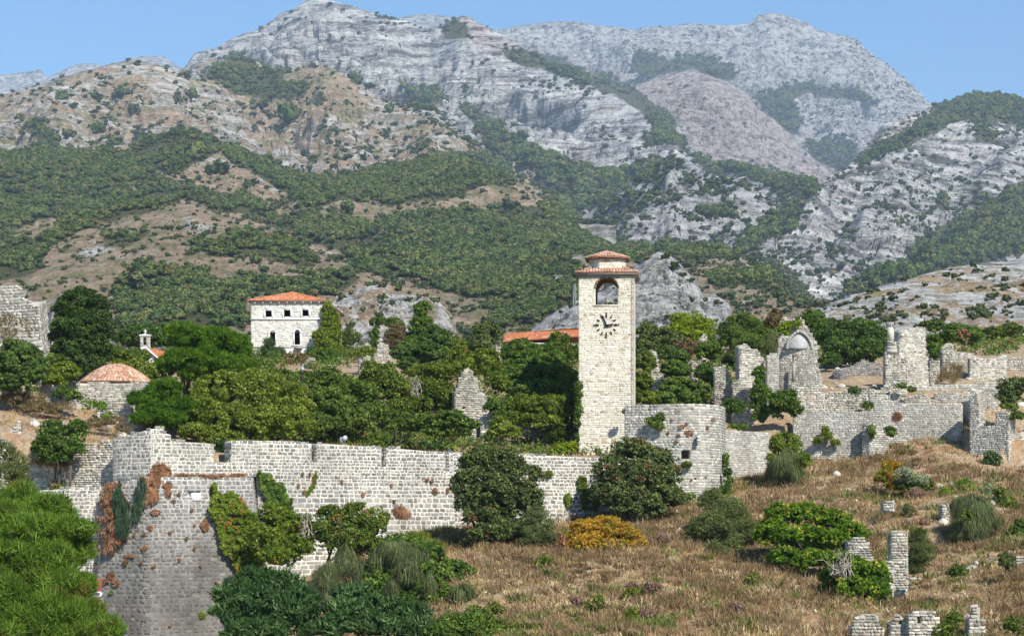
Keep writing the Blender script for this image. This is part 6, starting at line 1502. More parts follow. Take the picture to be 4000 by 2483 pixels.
# little concrete house and hut far up
def hut(px, py, key, w_, h_, d_, label, mat, roofm, win=2):
    L_ = SURF[key]; dd = (L_['PX']-px)**2+(L_['PY']-py)**2; dd = dd[:L_['nv']]; c0_ = L_['verts'][np.unravel_index(np.argmin(dd), dd.shape)]; k_ = c0_[1]/600; w_, h_, d_ = w_*k_, h_*k_, d_*k_; r = empty('hillside_house', c0_, label, 'house')
    ac = Acc(); ac.box((c0_[0], c0_[1]+d_/2, c0_[2]+h_/2-1.5), (w_, d_, h_+3), rz=.25, tone=1.5); ac.build('wall', mat, r)
    ac = Acc(); ac.box((c0_[0], c0_[1]+d_/2, c0_[2]+h_+.15), (w_+.8, d_+.8, .3), rz=.25, tone=1.5); ac.build('roof', roofm, r)
    for k in range(win):
        ac = Acc(); ac.box((c0_[0]-w_*.25+k*w_*.4, c0_[1]-.05+k*w_*.1-.25*w_*.1, c0_[2]+h_*.5), (w_*.1, .5, h_*.35), rz=.25, tone=1.1); ac.build('window', M['iron'], r)
hut(2193, 1103, 'hill9', 5., 1.9, 4, 'small grey concrete house on the wooded slope left of the clock tower', M['concrete'], M['concrete'])
hut(898, 1268, 'hill9', 2.6, 1., 3, 'tiny hut with a brown roof low on the slope above the pines', M['concrete'], M['tile_old'], 1)
# ------------------------------------------------------------------ small fittings
def pface(wl, px, py, off=.06):
    s_ = wl.s_of_px(px); Y = float(wl.px(s_)[1]); z = pyZ(py, Y)
    for _ in range(3):
        q = wl.at(s_, z, off); z = pyZ(py, float(q[1])); s_ += (pxX(px, float(q[1]))-float(q[0]))
        s_ = float(np.clip(s_, 0, wl.smax()))
    T, Nn, U = wl.frame(s_, z); return wl.at(s_, z, off), T, Nn, U
c_, T, Nn, U = pface(bfl, 767, 1938, .07)
sg = Acc(); a_, b_ = .31*1.03, .30
sg.put([c_-T*a_-U*b_, c_+T*a_-U*b_, c_+T*a_+U*b_, c_-T*a_+U*b_, c_-T*a_-U*b_-Nn*.1, c_+T*a_-U*b_-Nn*.1, c_+T*a_+U*b_-Nn*.1, c_-T*a_+U*b_-Nn*.1], np.array([[0,1,2,3],[0,4,5,1],[1,5,6,2],[2,6,7,3],[3,7,4,0]]), 1.5)
tag(sg.build('plaque', M['marble']), 'square white marble plaque fixed to the grey bastion wall', 'plaque')
c_, T, Nn, U = pface(bfl, 755, 1918, .1)
sg = Acc(); strip_box(sg, c_-T*.35, c_+T*.5, .12, .06, Nn); tag(sg.build('ledge_stone', M['stone_low']), 'thin stone ledge above the white plaque', 'ledge')
# floodlight on the terrace and box lamp on the round bastion
fl = empty('floodlight', P(1342, 1742, 141), 'silver floodlight on a grey post behind the merlons', 'lamp')
ac = Acc(); ac.tube(P(1338, 1760, 141), P(1338, 1716, 141), .1, .1, 8, 1.5); ac.build('post', M['metal_grey'], fl)
ac = Acc(); ac.tube(P(1345, 1712, 140.7), P(1350, 1707, 141.3), .19, .15, 12, 1.5); ac.build('lamp_head', M['metal_light'], fl)
ac = Acc(); ac.box(P(1333, 1719, 140.9), (.2, .25, .45), rz=.4, tone=1.2); ac.build('bracket', M['metal_grey'], fl)
bl = empty('wall_lamp', P(2727, 1720, 148.8), 'grey box lamp fixed on the round bastion above the square window', 'lamp')
ac = Acc(); ac.box(P(2728, 1707, 148.7), (.24, .3, .26), rz=.1, tone=1.6); ac.build('housing', M['metal_light'], bl)
ac = Acc(); ac.box(P(2728, 1720, 148.7), (.28, .34, .2), rz=.1, tone=1.6); ac.build('lens', M['metal_light'], bl)
ac = Acc(); ac.box(P(2720, 1716, 148.9), (.1, .3, .3), tone=1.1); ac.build('bracket', M['rust'], bl)
sl_ = empty('street_lamp', P(1181, 1470, 175), 'dark lantern on a post among the trees right of the palace front', 'lamp')
ac = Acc(); ac.tube(P(1181, 1560, 175), P(1181, 1450, 175), .06, .05, 6, 1.2); ac.build('post', M['iron'], sl_)
ac = Acc(); ac.tube(P(1181, 1450, 175), P(1181, 1436, 175), .13, .2, 6, 1.2); ac.tube(P(1181, 1436, 175), P(1181, 1429, 175), .2, .03, 6, 1.2); ac.build('lantern', M['metal_grey'], sl_)
# red shed roof at the foot of the bastion
sh_ = empty('shed', P(380, 2320, 118), 'small shed with a red sheet roof between pine and bastion', 'shed')
ac = Acc(); ac.put([P(365, 2258, 120), P(398, 2258, 120), P(396, 2308, 118.5), P(362, 2308, 118.5)], np.array([[3,2,1,0]]), 1.5); ac.build('roof', M['red_sheet'], sh_)
ac = Acc(); ac.box(P(372, 2322, 119.2), (.8, .8, .22), tone=1.5); ac.build('wall', M['trim_white'], sh_)
ac = Acc(); ac.box(P(382, 2312, 118.4), (.6, .1, .08), tone=1.5); ac.build('gutter', M['metal_light'], sh_)
ac = Acc(); ac.box(P(380, 2362, 119.3), (.8, .8, 1.), tone=1.5); ac.build('base', M['stone_low'], sh_)
# rusty gun carriage in the gap of the bastion
gp = empty('rusty_winch', P(875, 1800, 131.5), 'rusty iron winch standing in the dark gap of the parapet', 'winch')
ac = Acc(); ac.tube(P(866, 1812, 131.5), P(866, 1784, 131.5), .08, .08, 8, 1.2); ac.tube(P(864, 1782, 131.5), P(886, 1778, 131.5), .14, .14, 10, 1.2); ac.build('frame', M['rust'], gp)
ac = Acc(); ac.tube(P(872, 1808, 131.5), P(884, 1786, 131.5), .04, .04, 6, 1.2); ac.build('strut', M['rust'], gp)
# ------------------------------------------------------------------ plants of the castle hill
def T(label, ells, mat, **kw): return plant('tree', label, 'tree', ells, LM[mat], **{**dict(trunk=3, tr=.16), **kw})
def B(label, ells, mat, **kw): return plant('shrub', label, 'shrub', ells, LM[mat], **kw)
def I(label, ells, mat='ivy', **kw): return plant('ivy_mound', label, 'ivy', ells, LM[mat], **{**dict(L=.2, W_=.17, dens=42, lob=.24, jit=.4, flat=.62, core=.8), **kw})
clumps('undergrowth', 2600, mid, LM['mid'], (.5, 1.3), .26, 1)
clumps('undergrowth', 1500, mid, LM['carobg'], (.5, 1.2), .26, 2)
clumps('undergrowth', 900, mid, LM['brownb'], (.4, 1.), .24, 3)
# --- behind, right to left along the skyline
T('huge dark domed cypress standing left of the chapel', [(320,1215,105,95,166),(318,1300,132,95,165),(315,1370,118,70,164)], 'cypress', L=.26, W_=.12, dens=40, lob=.2, flat=.7, core=.85, trunk=1, tr=.5)
T('lower crown of dark branches under the domed cypress', [(345,1425,75,45,163)], 'cypress', L=.26, W_=.12, dens=36, lob=.24, core=.8)
T('dark evergreen clump behind the chapel bell-cote', [(510,1320,70,50,212),(580,1318,60,48,211),(640,1310,50,45,213)], 'ivydark', L=.3, W_=.22, dens=26, lob=.25, core=.8)
I('big rounded ivy mound at the left frame edge below the fortress tower', [(40,1425,100,100,143),(95,1400,70,75,144),(120,1470,50,60,142),(20,1500,70,50,142)], 'ivydark')
I('light green ivy hump between the cypress and the dome', [(250,1460,66,52,147),(215,1485,45,35,146.5)], 'vine', accent=0)
B('thin grey green bush in front of the fortress tower', [(55,1290,75,75,170),(20,1330,60,60,168)], 'brownb', dens=8, core=0, L=.3, W_=.08)
B('low green scrub in front of the cypress foot', [(210,1410,50,30,158),(180,1440,40,30,155)], 'mid')
B('bright green bushes between the cypress and the chapel', [(420,1380,55,35,172),(470,1400,60,40,170),(530,1395,55,35,172)], 'mid')
B('yellow green bushes in front of the chapel gable', [(520,1440,75,40,165),(590,1465,60,40,162),(470,1440,50,35,163)], 'bright')
T('umbrella shaped pine with bright tufts, just left of the palace', [(715,1320,70,62,160),(770,1340,80,65,161),(860,1345,85,70,162),(930,1370,60,65,163),(665,1425,55,45,158),(720,1420,90,60,157),(820,1430,100,70,158),(920,1450,80,60,160)], 'pine', style='needle', L=.45, W_=.08, dens=60, lob=.33, core=.72, trunk=2, tr=.25)
T('low spreading pine boughs right of the domed bath house', [(560,1560,60,45,143),(640,1530,75,50,144),(600,1600,60,35,142.5),(700,1600,70,50,143),(560,1640,50,30,142),(660,1640,70,40,142)], 'pine', style='needle', L=.4, W_=.08, dens=60, lob=.33, core=.7, tone_shift=-.12, trunk=2)
T('broad bright green leafy tree above the bastion gap', [(870,1540,120,90,146),(1000,1530,120,90,147),(1110,1580,110,100,146),(790,1620,105,75,144),(900,1650,120,75,143),(1030,1660,130,75,143),(1150,1660,85,75,143),(760,1690,60,40,142),(880,1720,90,45,142)], 'bright', trunk=3, tr=.22, lob=.26)
T('darker walnut like tree right of the broad bright tree', [(1290,1500,90,70,150),(1390,1560,95,80,149),(1270,1590,90,80,147),(1370,1650,95,60,147),(1240,1660,60,50,146),(1450,1620,65,60,148)], 'mid', trunk=3, tr=.2, lob=.26)
T('olive green tree with loose crown behind the walnut like tree', [(1480,1470,80,60,158),(1530,1530,75,70,157),(1440,1520,70,60,158),(1540,1600,50,45,156)], 'carobg', trunk=2, lob=.26)
T('small umbrella shaped tree with several thin trunks, left of the pair', [(1560,1640,60,35,146.5),(1620,1650,55,35,146),(1580,1672,70,28,146)], 'mid', trunk=5, tr=.07, flat=.5, lob=.3, base=(1600,1748))
T('larger umbrella shaped tree with a fan of thin trunks, right of the pair', [(1700,1655,75,40,145),(1770,1645,70,45,144.5),(1830,1665,45,32,144.5),(1740,1690,95,28,144.5)], 'mid', trunk=6, tr=.07, flat=.5, lob=.3, base=(1765,1765), tone_shift=-.08)
B('low green weeds below the umbrella trees', [(1690,1745,45,16,143),(1660,1735,30,14,144)], 'ivydark')
# palace foot
B('spiky green shrub covering the foot of the left arched window', [(1060,1390,50,45,222),(1050,1350,22,30,222)], 'ash', style='spray', L=.7, W_=.1, dens=16, core=.6)
B('brownish green round bush under the balcony of the palace', [(1150,1430,60,55,212),(1120,1460,50,40,210)], 'brownb', tone_shift=-.05, dens=22)
B('dark green clipped looking bush at the right foot of the palace', [(1270,1410,45,50,216),(1285,1450,55,45,214),(1215,1375,16,18,216)], 'ivy')
B('green scrub in front of the palace foot', [(1010,1440,60,45,200),(1090,1480,70,45,195),(980,1490,60,50,190),(1180,1490,60,40,190)], 'mid')
pr_ivy = plant('climbing_ivy', 'bright yellow green ivy climbing the right corner of the palace up to the eave', 'ivy', [(1280,1225,24,50,229.6,.5),(1285,1290,30,58,229.3,.5),(1265,1330,42,48,228.8,.5),(1305,1300,26,95,232,.5),(1285,1370,45,50,228,.5),(1245,1310,20,22,229.2,.5),(1320,1370,14,60,236,.5)], LM['vine'], L=.26, W_=.2, dens=40, lob=.4, core=.75)
T('narrow green tree column right of the palace, beside the thin ruin', [(1462,1310,18,30,207),(1470,1345,22,30,207)], 'ivy', trunk=1, dens=36)
B('ivy heap on top of the square ruin stump', [(1432,1368,32,16,200),(1410,1378,20,12,200)], 'bright')
B('reddish brown bush behind the thin ruin', [(1550,1310,45,40,230),(1530,1350,40,30,228)], 'brownb', tone_shift=-.15)
B('grey green scrub on the slope right of the palace', [(1370,1330,45,45,260),(1360,1390,40,35,255),(1480,1260,40,25,330),(1540,1270,40,30,330)], 'carobg', tone_shift=-.1)
T('tall ivy clad column rising like a bottle above the trees', [(1652,1215,34,40,188),(1648,1260,44,45,187),(1635,1310,50,50,186),(1620,1370,62,55,185)], 'ivy', L=.24, W_=.2, dens=40, lob=.25, flat=.65, core=.82, trunk=1, tr=.3)
I('broad ivy mound leaning on the bottle shaped column', [(1705,1330,62,62,183),(1660,1390,90,60,181),(1580,1390,48,45,181),(1600,1430,50,40,180)], 'ivydark')
T('dark loose tree left of the long red roof', [(1895,1300,48,50,205),(1870,1350,50,45,203),(1930,1320,35,50,206)], 'dark', trunk=2)
B('yellow green bush beside the dark loose tree', [(1785,1350,40,45,190),(1800,1395,50,35,188),(1760,1400,30,30,189)], 'vine', accent=.05)
B('mixed green undergrowth between the two ivy mounds', [(1680,1460,90,50,172),(1790,1450,80,45,172),(1870,1430,60,45,175),(1640,1520,70,50,168)], 'bright', tone_shift=-.15)
B('green undergrowth with grey twigs left of the pointed ruin', [(1700,1540,75,60,163),(1640,1590,70,45,162),(1750,1580,50,60,161),(1600,1560,50,50,163)], 'carobg')
B('bright bushes right of the pointed ruin', [(1930,1450,50,50,166),(1900,1400,50,40,172),(1940,1500,45,45,164)], 'bright', tone_shift=-.1)
B('bush at the right foot of the pointed ruin', [(1925,1590,45,35,156.5),(1965,1620,40,35,156)], 'ivy')
T('great ivy covered mound left of the clock tower', [(2040,1390,85,65,172),(2120,1420,95,80,170),(2060,1470,105,80,167),(2190,1500,70,90,165),(2100,1550,120,70,163),(2000,1500,60,70,165)], 'ivy', L=.2, W_=.18, dens=40, lob=.22, flat=.6, core=.84, trunk=0)
T('loose olive coloured tree in front of the long red roof', [(2180,1340,50,45,182),(2220,1390,45,55,180),(2150,1390,35,40,181)], 'carobg', trunk=2)
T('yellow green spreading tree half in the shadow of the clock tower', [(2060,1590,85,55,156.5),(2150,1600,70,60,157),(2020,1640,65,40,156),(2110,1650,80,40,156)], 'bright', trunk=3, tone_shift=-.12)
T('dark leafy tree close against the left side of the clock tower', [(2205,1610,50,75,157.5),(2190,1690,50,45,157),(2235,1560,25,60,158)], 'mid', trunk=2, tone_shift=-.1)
B('pale green bush left of the yellow green spreading tree', [(1950,1660,45,35,153),(1985,1690,50,35,152),(1930,1700,35,25,152)], 'bright', flat=.5)
B('yellow leaved bush at the foot of the clock tower, left side', [(2200,1755,42,24,152.5),(2235,1748,25,22,152.5),(2170,1765,22,14,152.5)], 'yellow')
plant('climbing_ivy', 'ivy strip climbing the lower left edge of the clock tower', 'ivy', [(2262,1540,10,60,155.2,.6),(2256,1640,9,80,155.2,.6)], LM['ivy'], L=.2, W_=.16, dens=40, lob=.6, core=0)
# right of the tower
T('dark green tree just right of the clock tower clock', [(2530,1310,50,50,190),(2590,1320,50,45,190),(2520,1370,45,45,188),(2640,1330,35,40,192)], 'dark', trunk=2, tone_shift=.1)
T('bright yellow green poplars behind the dark tree', [(2660,1265,45,45,222),(2710,1270,40,50,222),(2760,1285,45,45,222),(2640,1300,40,40,220),(2700,1320,60,40,219)], 'yellow', trunk=3, L=.3, W_=.2, dens=20)
T('large green tree with a rounded top left of the apse', [(2900,1270,60,50,215),(2960,1300,55,55,213),(2870,1330,60,60,212),(2930,1360,65,60,205),(2840,1300,45,40,216)], 'mid', trunk=2, tone_shift=.0)
B('dark lower foliage under the large rounded tree', [(2860,1420,40,60,195),(2890,1400,50,50,194)], 'dark')
I('round ivy ball left of the tall narrow ruin', [(2772,1378,50,52,176)], 'ivy')
I('smooth ivy hump above the round bastion, upper left of three', [(2620,1380,55,32,180),(2660,1400,40,30,179)], 'ivydark')
I('largest ivy hump directly above the round bastion', [(2640,1450,60,48,170),(2650,1520,75,50,167),(2580,1560,60,35,164),(2690,1560,50,35,165)], 'ivy')
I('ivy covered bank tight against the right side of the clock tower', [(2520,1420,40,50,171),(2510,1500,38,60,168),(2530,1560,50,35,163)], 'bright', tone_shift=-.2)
I('ragged ivy below the round ivy ball', [(2760,1460,50,50,173),(2740,1530,45,40,168),(2800,1500,30,35,171)], 'ivy')
B('brownish scrub on the bank behind the ivy humps', [(2680,1350,60,30,190),(2700,1375,50,25,186)], 'brownb', dens=14)
B('round dark green bush between the round bastion and the retaining wall', [(2865,1590,42,40,160),(2840,1600,28,25,160)], 'ivydark')
B('small weeds on top of the grey wall right of the round bastion', [(2880,1668,45,12,159.5)], 'mid')
plant('climbing_ivy', 'tall bright ivy hanging over the wall left of the apse', 'ivy', [(2965,1480,28,50,164.6,.5),(2975,1550,38,55,164.3,.5),(2975,1620,32,55,164,.45),(2955,1570,25,70,164.3,.4)], LM['ivy'], L=.2, W_=.18, dens=46, lob=.35, core=.8)
plant('climbing_ivy', 'rounded ivy cushion bulging from the wall below the apse', 'ivy', [(3060,1570,58,52,162.8,.7),(3100,1590,36,38,162.4,.7),(3030,1600,35,38,163,.6)], LM['ivy'], L=.2, W_=.18, dens=46, lob=.3, core=.82)
plant('climbing_ivy', 'yellow green ivy patch on the ragged wall behind the apse', 'ivy', [(3070,1280,26,28,177.4,.3),(3110,1265,18,18,177.4,.3),(3062,1305,16,12,177.4,.3)], LM['yellow'], L=.2, W_=.16, dens=40, core=0, tone_shift=-.15)
B('dark brown green hedge like bush left of the ragged wall', [(3020,1265,30,45,188),(3030,1230,25,25,189)], 'brownb', tone_shift=-.25)
B('hanging grey green broom between tree and apse', [(3015,1340,28,45,176),(3005,1370,25,40,175)], 'olive', style='hang', L=.8, W_=.05, dens=40, core=.6)
T('bushy tree behind the apse with the highest green top', [(3175,1260,60,45,200),(3210,1310,55,50,198)], 'ivy', trunk=1, tone_shift=-.08)
T('great dark tree shading the ruined house, between apse and column', [(3270,1310,80,55,196),(3350,1300,85,55,196),(3420,1330,60,60,194),(3290,1370,85,55,192),(3380,1370,80,55,191),(3240,1410,45,35,189)], 'ivydark', L=.26, W_=.2, trunk=2, tr=.3, dens=30)
B('bush between the tallest ruin and the pointed pier', [(3645,1350,32,50,184),(3660,1385,26,30,183)], 'ivy')
I('wide ivy mound on the far right with a brown dead patch', [(3740,1300,58,40,196),(3790,1310,50,42,196),(3700,1315,30,30,197)], 'ivy')
B('brown dead branch on the wide ivy mound', [(3765,1310,24,22,192)], 'rustv', dens=16, core=0, tone_shift=-.1)
B('grey green scrub on the slope behind the wide ivy mound', [(3890,1300,55,28,225),(3950,1290,50,30,225),(3660,1280,40,25,235),(3620,1270,30,20,240)], 'carobg', tone_shift=-.05)
B('dark round bush at the right frame edge above the rocks', [(3965,1525,70,55,163),(3940,1550,45,35,162.5)], 'carob', accent=0)
B('small round bush on the broken terrace wall below the shaded house', [(3338,1528,22,18,168.5)], 'ivydark', L=.18)
B('weeds on the terrace wall below the tallest ruin', [(3520,1508,22,9,168.5),(3390,1585,18,12,165),(3560,1520,14,8,168)], 'mid', L=.16, dens=40)
B('dry pale bush inside the ruined house at the right', [(3720,1450,40,40,176),(3700,1480,40,25,175)], 'brownb', style='spray', L=.5, W_=.03, dens=40, core=0, tone_shift=.25)
B('red tinted bush on the rocks at the right frame edge', [(3940,1590,35,16,161)], 'carobg', accent=.3, dens=40)
B('dry brown tuft on the rocks at the right frame edge, upper', [(3960,1620,28,18,160.5)], 'rustv', style='spray', L=.35, W_=.04, dens=60, core=0)
B('green plant among the right edge rocks', [(3975,1625,28,22,160)], 'mid', dens=30)
plant('climbing_ivy', 'small round ivy hanging on the wall above the dry slope', 'ivy', [(3484,1690,26,30,163.8,.4)], LM['mid'], L=.2, W_=.16, dens=46, core=.7)
plant('climbing_ivy', 'small egg shaped ivy on the pale wall at the far right', 'ivy', [(3872,1795,32,34,159.3,.4)], LM['ash'], L=.2, W_=.16, dens=46, core=.7)
B('brown dry tuft growing from the wall above the small round ivy', [(3505,1635,15,24,163.9,.4)], 'rustv', style='spray', L=.4, W_=.03, dens=80, core=0, tone_shift=.1)
plant('climbing_plant', 'dry yellowish creeper on the retaining wall below the apse', 'creeper', [(3220,1690,14,26,162.9,.3),(3235,1705,18,18,162.9,.3),(3262,1728,14,10,162.9,.3),(3195,1722,12,14,162.9,.3)], LM['vine'], L=.18, W_=.12, dens=40, core=0)
plant('hanging_plant', 'green strip hanging at the right end of the retaining wall', 'creeper', [(3405,1690,8,40,161.4,.5)], LM['mid'], L=.2, W_=.12, dens=50, core=0)
# --- in front of the walls
B('dark toned shrub added to darken the gun gap of the bastion parapet', [(862,1765,36,52,133.6)], 'ivydark', tone_shift=-.25)  # shrub added behind the gap; its lowered leaf tones stand in for shade
T('big dark carob bush hiding the curtain wall, left of two', [(1880,1810,85,60,131),(1970,1830,90,75,131),(1850,1900,95,80,130),(1960,1940,120,95,129.5),(2060,1960,70,80,130),(1900,2020,105,70,129),(2010,2080,115,62,128.3),(2080,1860,40,50,131),(1930,2090,110,50,128),(1830,1970,60,80,129.6)], 'carob', accent=.03, trunk=3, lob=.22, dens=34, L=.2, W_=.14)
T('big carob bush tinged red in front of the clock tower foot, right of two', [(2470,1760,85,55,140),(2560,1800,80,60,140.5),(2400,1840,85,70,139.5),(2500,1870,110,80,139),(2610,1880,60,80,140.5),(2440,1940,115,62,138.3),(2570,1945,95,60,139),(2360,1920,50,62,139.3),(2490,1985,120,38,138),(2630,1950,45,60,140)], 'carob', accent=.07, trunk=3, lob=.22, dens=34, L=.2, W_=.14, tone_shift=.08)
B('grey green olive bush at the foot of the left carob', [(2090,2040,60,60,126),(2130,2090,50,55,125),(2070,2110,50,55,125)], 'olive', L=.2, W_=.07, dens=50, core=.7)
T('grey green olive tree with a soft crown on the dry slope', [(2780,1960,60,55,133),(2850,2010,75,70,131),(2780,2060,80,80,130),(2880,2100,75,80,129),(2830,2160,85,60,128)], 'olivetree', L=.22, W_=.06, dens=60, lob=.3, trunk=2, core=.75)
plant('bush', 'golden yellow and orange autumn bush in the middle of the slope', 'shrub', [(2290,2080,70,55,126),(2370,2070,75,60,126.5),(2450,2110,70,60,126),(2300,2130,85,45,125),(2400,2140,80,40,125),(2230,2120,45,45,125.5)], LM['gold'], L=.18, W_=.12, dens=40, lob=.25, core=.65, accent=.12)
B('orange brown twigs left of the golden bush', [(2175,2120,30,35,125)], 'rustv', dens=26, core=0)
B('small bright green bush below the olive bush', [(2125,2200,38,30,120),(2155,2215,25,22,120)], 'bright', L=.18, W_=.12, dens=34, tone_shift=-.1)
B('green herb bush beneath the small bright one', [(2140,2260,30,32,118)], 'ash', L=.18)
T('bright fig tree sprawling across the slope, upper broad crown', [(3060,2010,80,50,124),(3160,2010,85,50,124.5),(3260,2040,70,50,124),(3020,2090,70,65,123),(3130,2110,110,65,122.5),(3250,2120,75,60,123),(3340,2090,60,50,124),(3060,2180,60,50,121),(3180,2190,90,50,121)], 'fig', L=.24, W_=.18, trunk=3, dens=30, lob=.25, accent=.08)
T('lower half of the fig tree thicket with bare grey twigs', [(3310,2220,85,60,116),(3410,2250,65,65,116),(3350,2310,90,70,115),(3440,2330,50,60,115),(3330,2390,60,45,114),(3250,2280,55,60,117)], 'fig', L=.22, W_=.17, trunk=4, dens=26, lob=.25, accent=.08, core=.6)
B('feathery grey green broom bush at the right side of the slope', [(3790,1990,75,50,131),(3820,2030,95,60,130),(3780,2070,80,50,129.5)], 'broom', style='hang', L=.9, W_=.035, dens=60, core=.82, lob=.3)
B('small green shrub growing inside the feathery broom', [(3775,2010,22,20,128)], 'mid', L=.18)
B('grey green broom bush right of the slim stone pier', [(3590,2110,45,45,119),(3600,2170,55,50,118),(3570,2220,40,35,118)], 'olivetree', style='spray', L=.5, W_=.04, dens=50, core=.75, tone_shift=-.1)
T('tall bright green bush with a blue green foot below the wall', [(3060,1740,65,50,155),(3080,1800,80,60,154),(3060,1850,65,50,153.5)], 'bright', trunk=1, tone_shift=-.12)
B('blue green broom hanging in front of the tall bright bush', [(3060,1820,55,55,151.5),(3030,1850,35,40,152),(3110,1860,35,30,152)], 'broom', style='hang', L=.9, W_=.035, dens=50, core=.7)
B('yellow and green bush with an orange crown on the dry slope', [(3480,1830,45,35,147),(3460,1870,40,40,146.5),(3510,1900,55,30,146)], 'gold', L=.2, W_=.12, dens=34, accent=.35, tone_shift=-.15)
B('white flowering bush beside the yellow one', [(3530,1850,40,28,145),(3580,1880,45,30,145)], 'white', L=.16, W_=.1, dens=40)
B('green bush between the white and the pink bush', [(3560,1900,60,35,145.5),(3620,1900,30,40,146)], 'carobg')
B('pink red bush below the white flowering bush', [(3575,1930,36,24,143),(3600,1945,20,14,143)], 'pink', L=.16, W_=.1, dens=40)
B('second small pink bush lower on the slope', [(3600,2040,30,22,134),(3545,2050,24,18,134)], 'pink', L=.16, W_=.1, dens=26, core=.4)
B('small grey cushion bush left of the second pink bush', [(3540,1990,40,25,137)], 'olive', L=.16, W_=.06, dens=50, tone_shift=-.1)
B('pale green yellow sprigs above the feathery broom', [(3770,1890,35,30,142),(3700,1920,30,25,141)], 'fig', L=.16, dens=14, core=0)
B('grey leaved bush upper right of the feathery broom', [(3860,1910,38,28,142),(3890,1950,40,30,140)], 'white', L=.16, W_=.08, dens=26, tone_shift=-.25, core=.4)
B('dark bush right of the grey leaved bush', [(3940,1980,45,35,138),(3905,1930,18,22,139)], 'carobg', tone_shift=-.1)
B('green shrub at the right frame edge below the dark bush', [(3980,2070,35,45,130),(3990,2110,25,30,129)], 'mid')
B('olive bush far right on the slope beside the wall end', [(3935,2200,35,45,118)], 'olive', dens=30)
B('small dark green bush in the dry grass, lower right', [(3740,2230,38,32,114)], 'carobg', tone_shift=-.1, L=.18)
B('small green bushes at the bottom right corner', [(3720,2440,45,50,98),(3690,2470,50,40,97),(3960,2450,50,40,98)], 'carobg', L=.16, W_=.12)
B('green shrub under the olive tree, left foot', [(2760,2210,35,45,124),(2720,2190,22,22,125)], 'carobg', L=.18, dens=26)
B('yellow green flowering shrub left of the olive tree', [(2620,2180,45,22,123),(2660,2195,35,20,123)], 'fig', L=.16, dens=26, core=.4)
for (x, y, Yx, lab) in [(2580,2100,128,'small magenta leaved sprig above the yellow green flowering shrub'),(2470,2290,113,'pair of dark red sprigs in the middle of the dry slope'),(2240,2340,109,'dark red sprig low on the slope under the golden bush'),(2510,2390,105,'pink sprigs near the bottom centre of the slope'),(2870,2370,106,'pinkish sprig above the foundation stones'),(2540,2285,112,'dark red sprig right of the pair')]:
    plant('herb', lab, 'plant', [(x, y, 20, 13, Yx), (x+22, y+8, 14, 10, Yx)], LM['pink'], L=.14, W_=.09, dens=34, core=0)
for (x, y, Yx, lab) in [(2470,2320,111,'green herb clump with red tips in the middle of the slope'),(2330,2350,108,'green herb clump left of the middle clump'),(2385,2440,103,'bright green clump near the bottom edge of the slope'),(2470,2400,105,'small green clump above the bottom edge'),(2940,2260,117,'small green clump right of the olive tree foot'),(2720,2070,131,'green shrub tuft behind the olive tree'),(2100,2460,102,'dark green clump at the bottom edge left of centre'),(2250,2440,103,'greyish herb clump at the bottom edge')]:
    plant('herb', lab, 'plant', [(x, y, 32, 26, Yx), (x-18, y+14, 24, 18, Yx)], LM['bright'], L=.16, W_=.11, dens=26, core=.3, tone_shift=-.15)
B('grass green round bush on the slope left of the fig tree', [(2990,2060,22,30,125),(2985,2100,20,25,124)], 'mid')
# lower centre thicket
T('dark carob bush with yellowish tips against the curtain wall', [(1290,2020,55,50,126),(1370,2040,80,60,125.5),(1450,2070,65,55,126),(1260,2090,65,60,124.5),(1370,2120,100,60,124),(1460,2140,60,45,124)], 'carobg', trunk=2, lob=.24, L=.2, W_=.14, accent=.05, tone_shift=-.06)
B('small leafy top sticking out above the dark carob bush', [(1370,1985,24,22,126),(1405,1975,16,12,126)], 'mid', L=.18)
B('thin pale bush against the wall right of the carob top', [(1470,2000,34,30,127.5),(1500,2020,20,25,127.5)], 'vine', dens=14, core=0)
plant('creeper', 'mass of yellow green creeper covering the foot of the bastion corner', 'creeper', [(1060,2020,75,50,125.5),(1130,2060,75,60,125.5),(1050,2110,80,60,124.5),(1150,2140,80,60,124),(1080,2180,80,50,123.5),(1010,2100,55,60,124.5),(1190,2060,30,60,126)], LM['vine'], L=.2, W_=.16, dens=36, lob=.25, core=.8, tone_shift=-.12, accent=.04)
B('blue green weeping broom left of the middle thicket', [(1280,2250,50,45,118),(1260,2280,40,35,117.5)], 'broom', style='hang', L=1., W_=.035, dens=60, core=.75)
B('weeping broom strands under the dark carob bush', [(1350,2190,40,50,119.5),(1330,2220,40,30,119)], 'broom', style='hang', L=1., W_=.035, dens=50, core=.7, tone_shift=-.1)
B('weeping broom hanging right of the smaller one', [(1420,2250,35,50,118),(1400,2230,40,30,118)], 'broom', style='hang', L=1., W_=.035, dens=60, core=.75)
T('large vine covered hump at the centre bottom, bright leaves', [(1560,2130,85,42,120),(1650,2170,95,52,119),(1500,2230,90,65,118),(1640,2260,120,75,117),(1770,2260,90,75,117.5),(1700,2350,130,75,115),(1580,2340,115,70,115.5),(1480,2290,65,60,117),(1820,2360,75,70,115)], 'ivy', L=.22, W_=.17, trunk=0, dens=32, lob=.2, core=.82, tone_shift=.04)
B('blue green broom draped over the top of the large vine hump', [(1540,2160,75,32,117.5),(1600,2180,80,40,117),(1490,2190,40,35,117.5)], 'broom', style='hang', L=1., W_=.035, dens=60, core=.6)
B('broom strands on the middle of the vine hump', [(1590,2240,50,35,114.5),(1540,2290,22,30,114.5),(1680,2290,20,35,114)], 'broom', style='hang', L=.9, W_=.035, dens=50, core=0)
B('broom strands at the right end of the vine hump', [(1810,2330,45,40,113.5),(1790,2370,40,35,113.5)], 'broom', style='hang', L=.9, W_=.035, dens=60, core=.6)
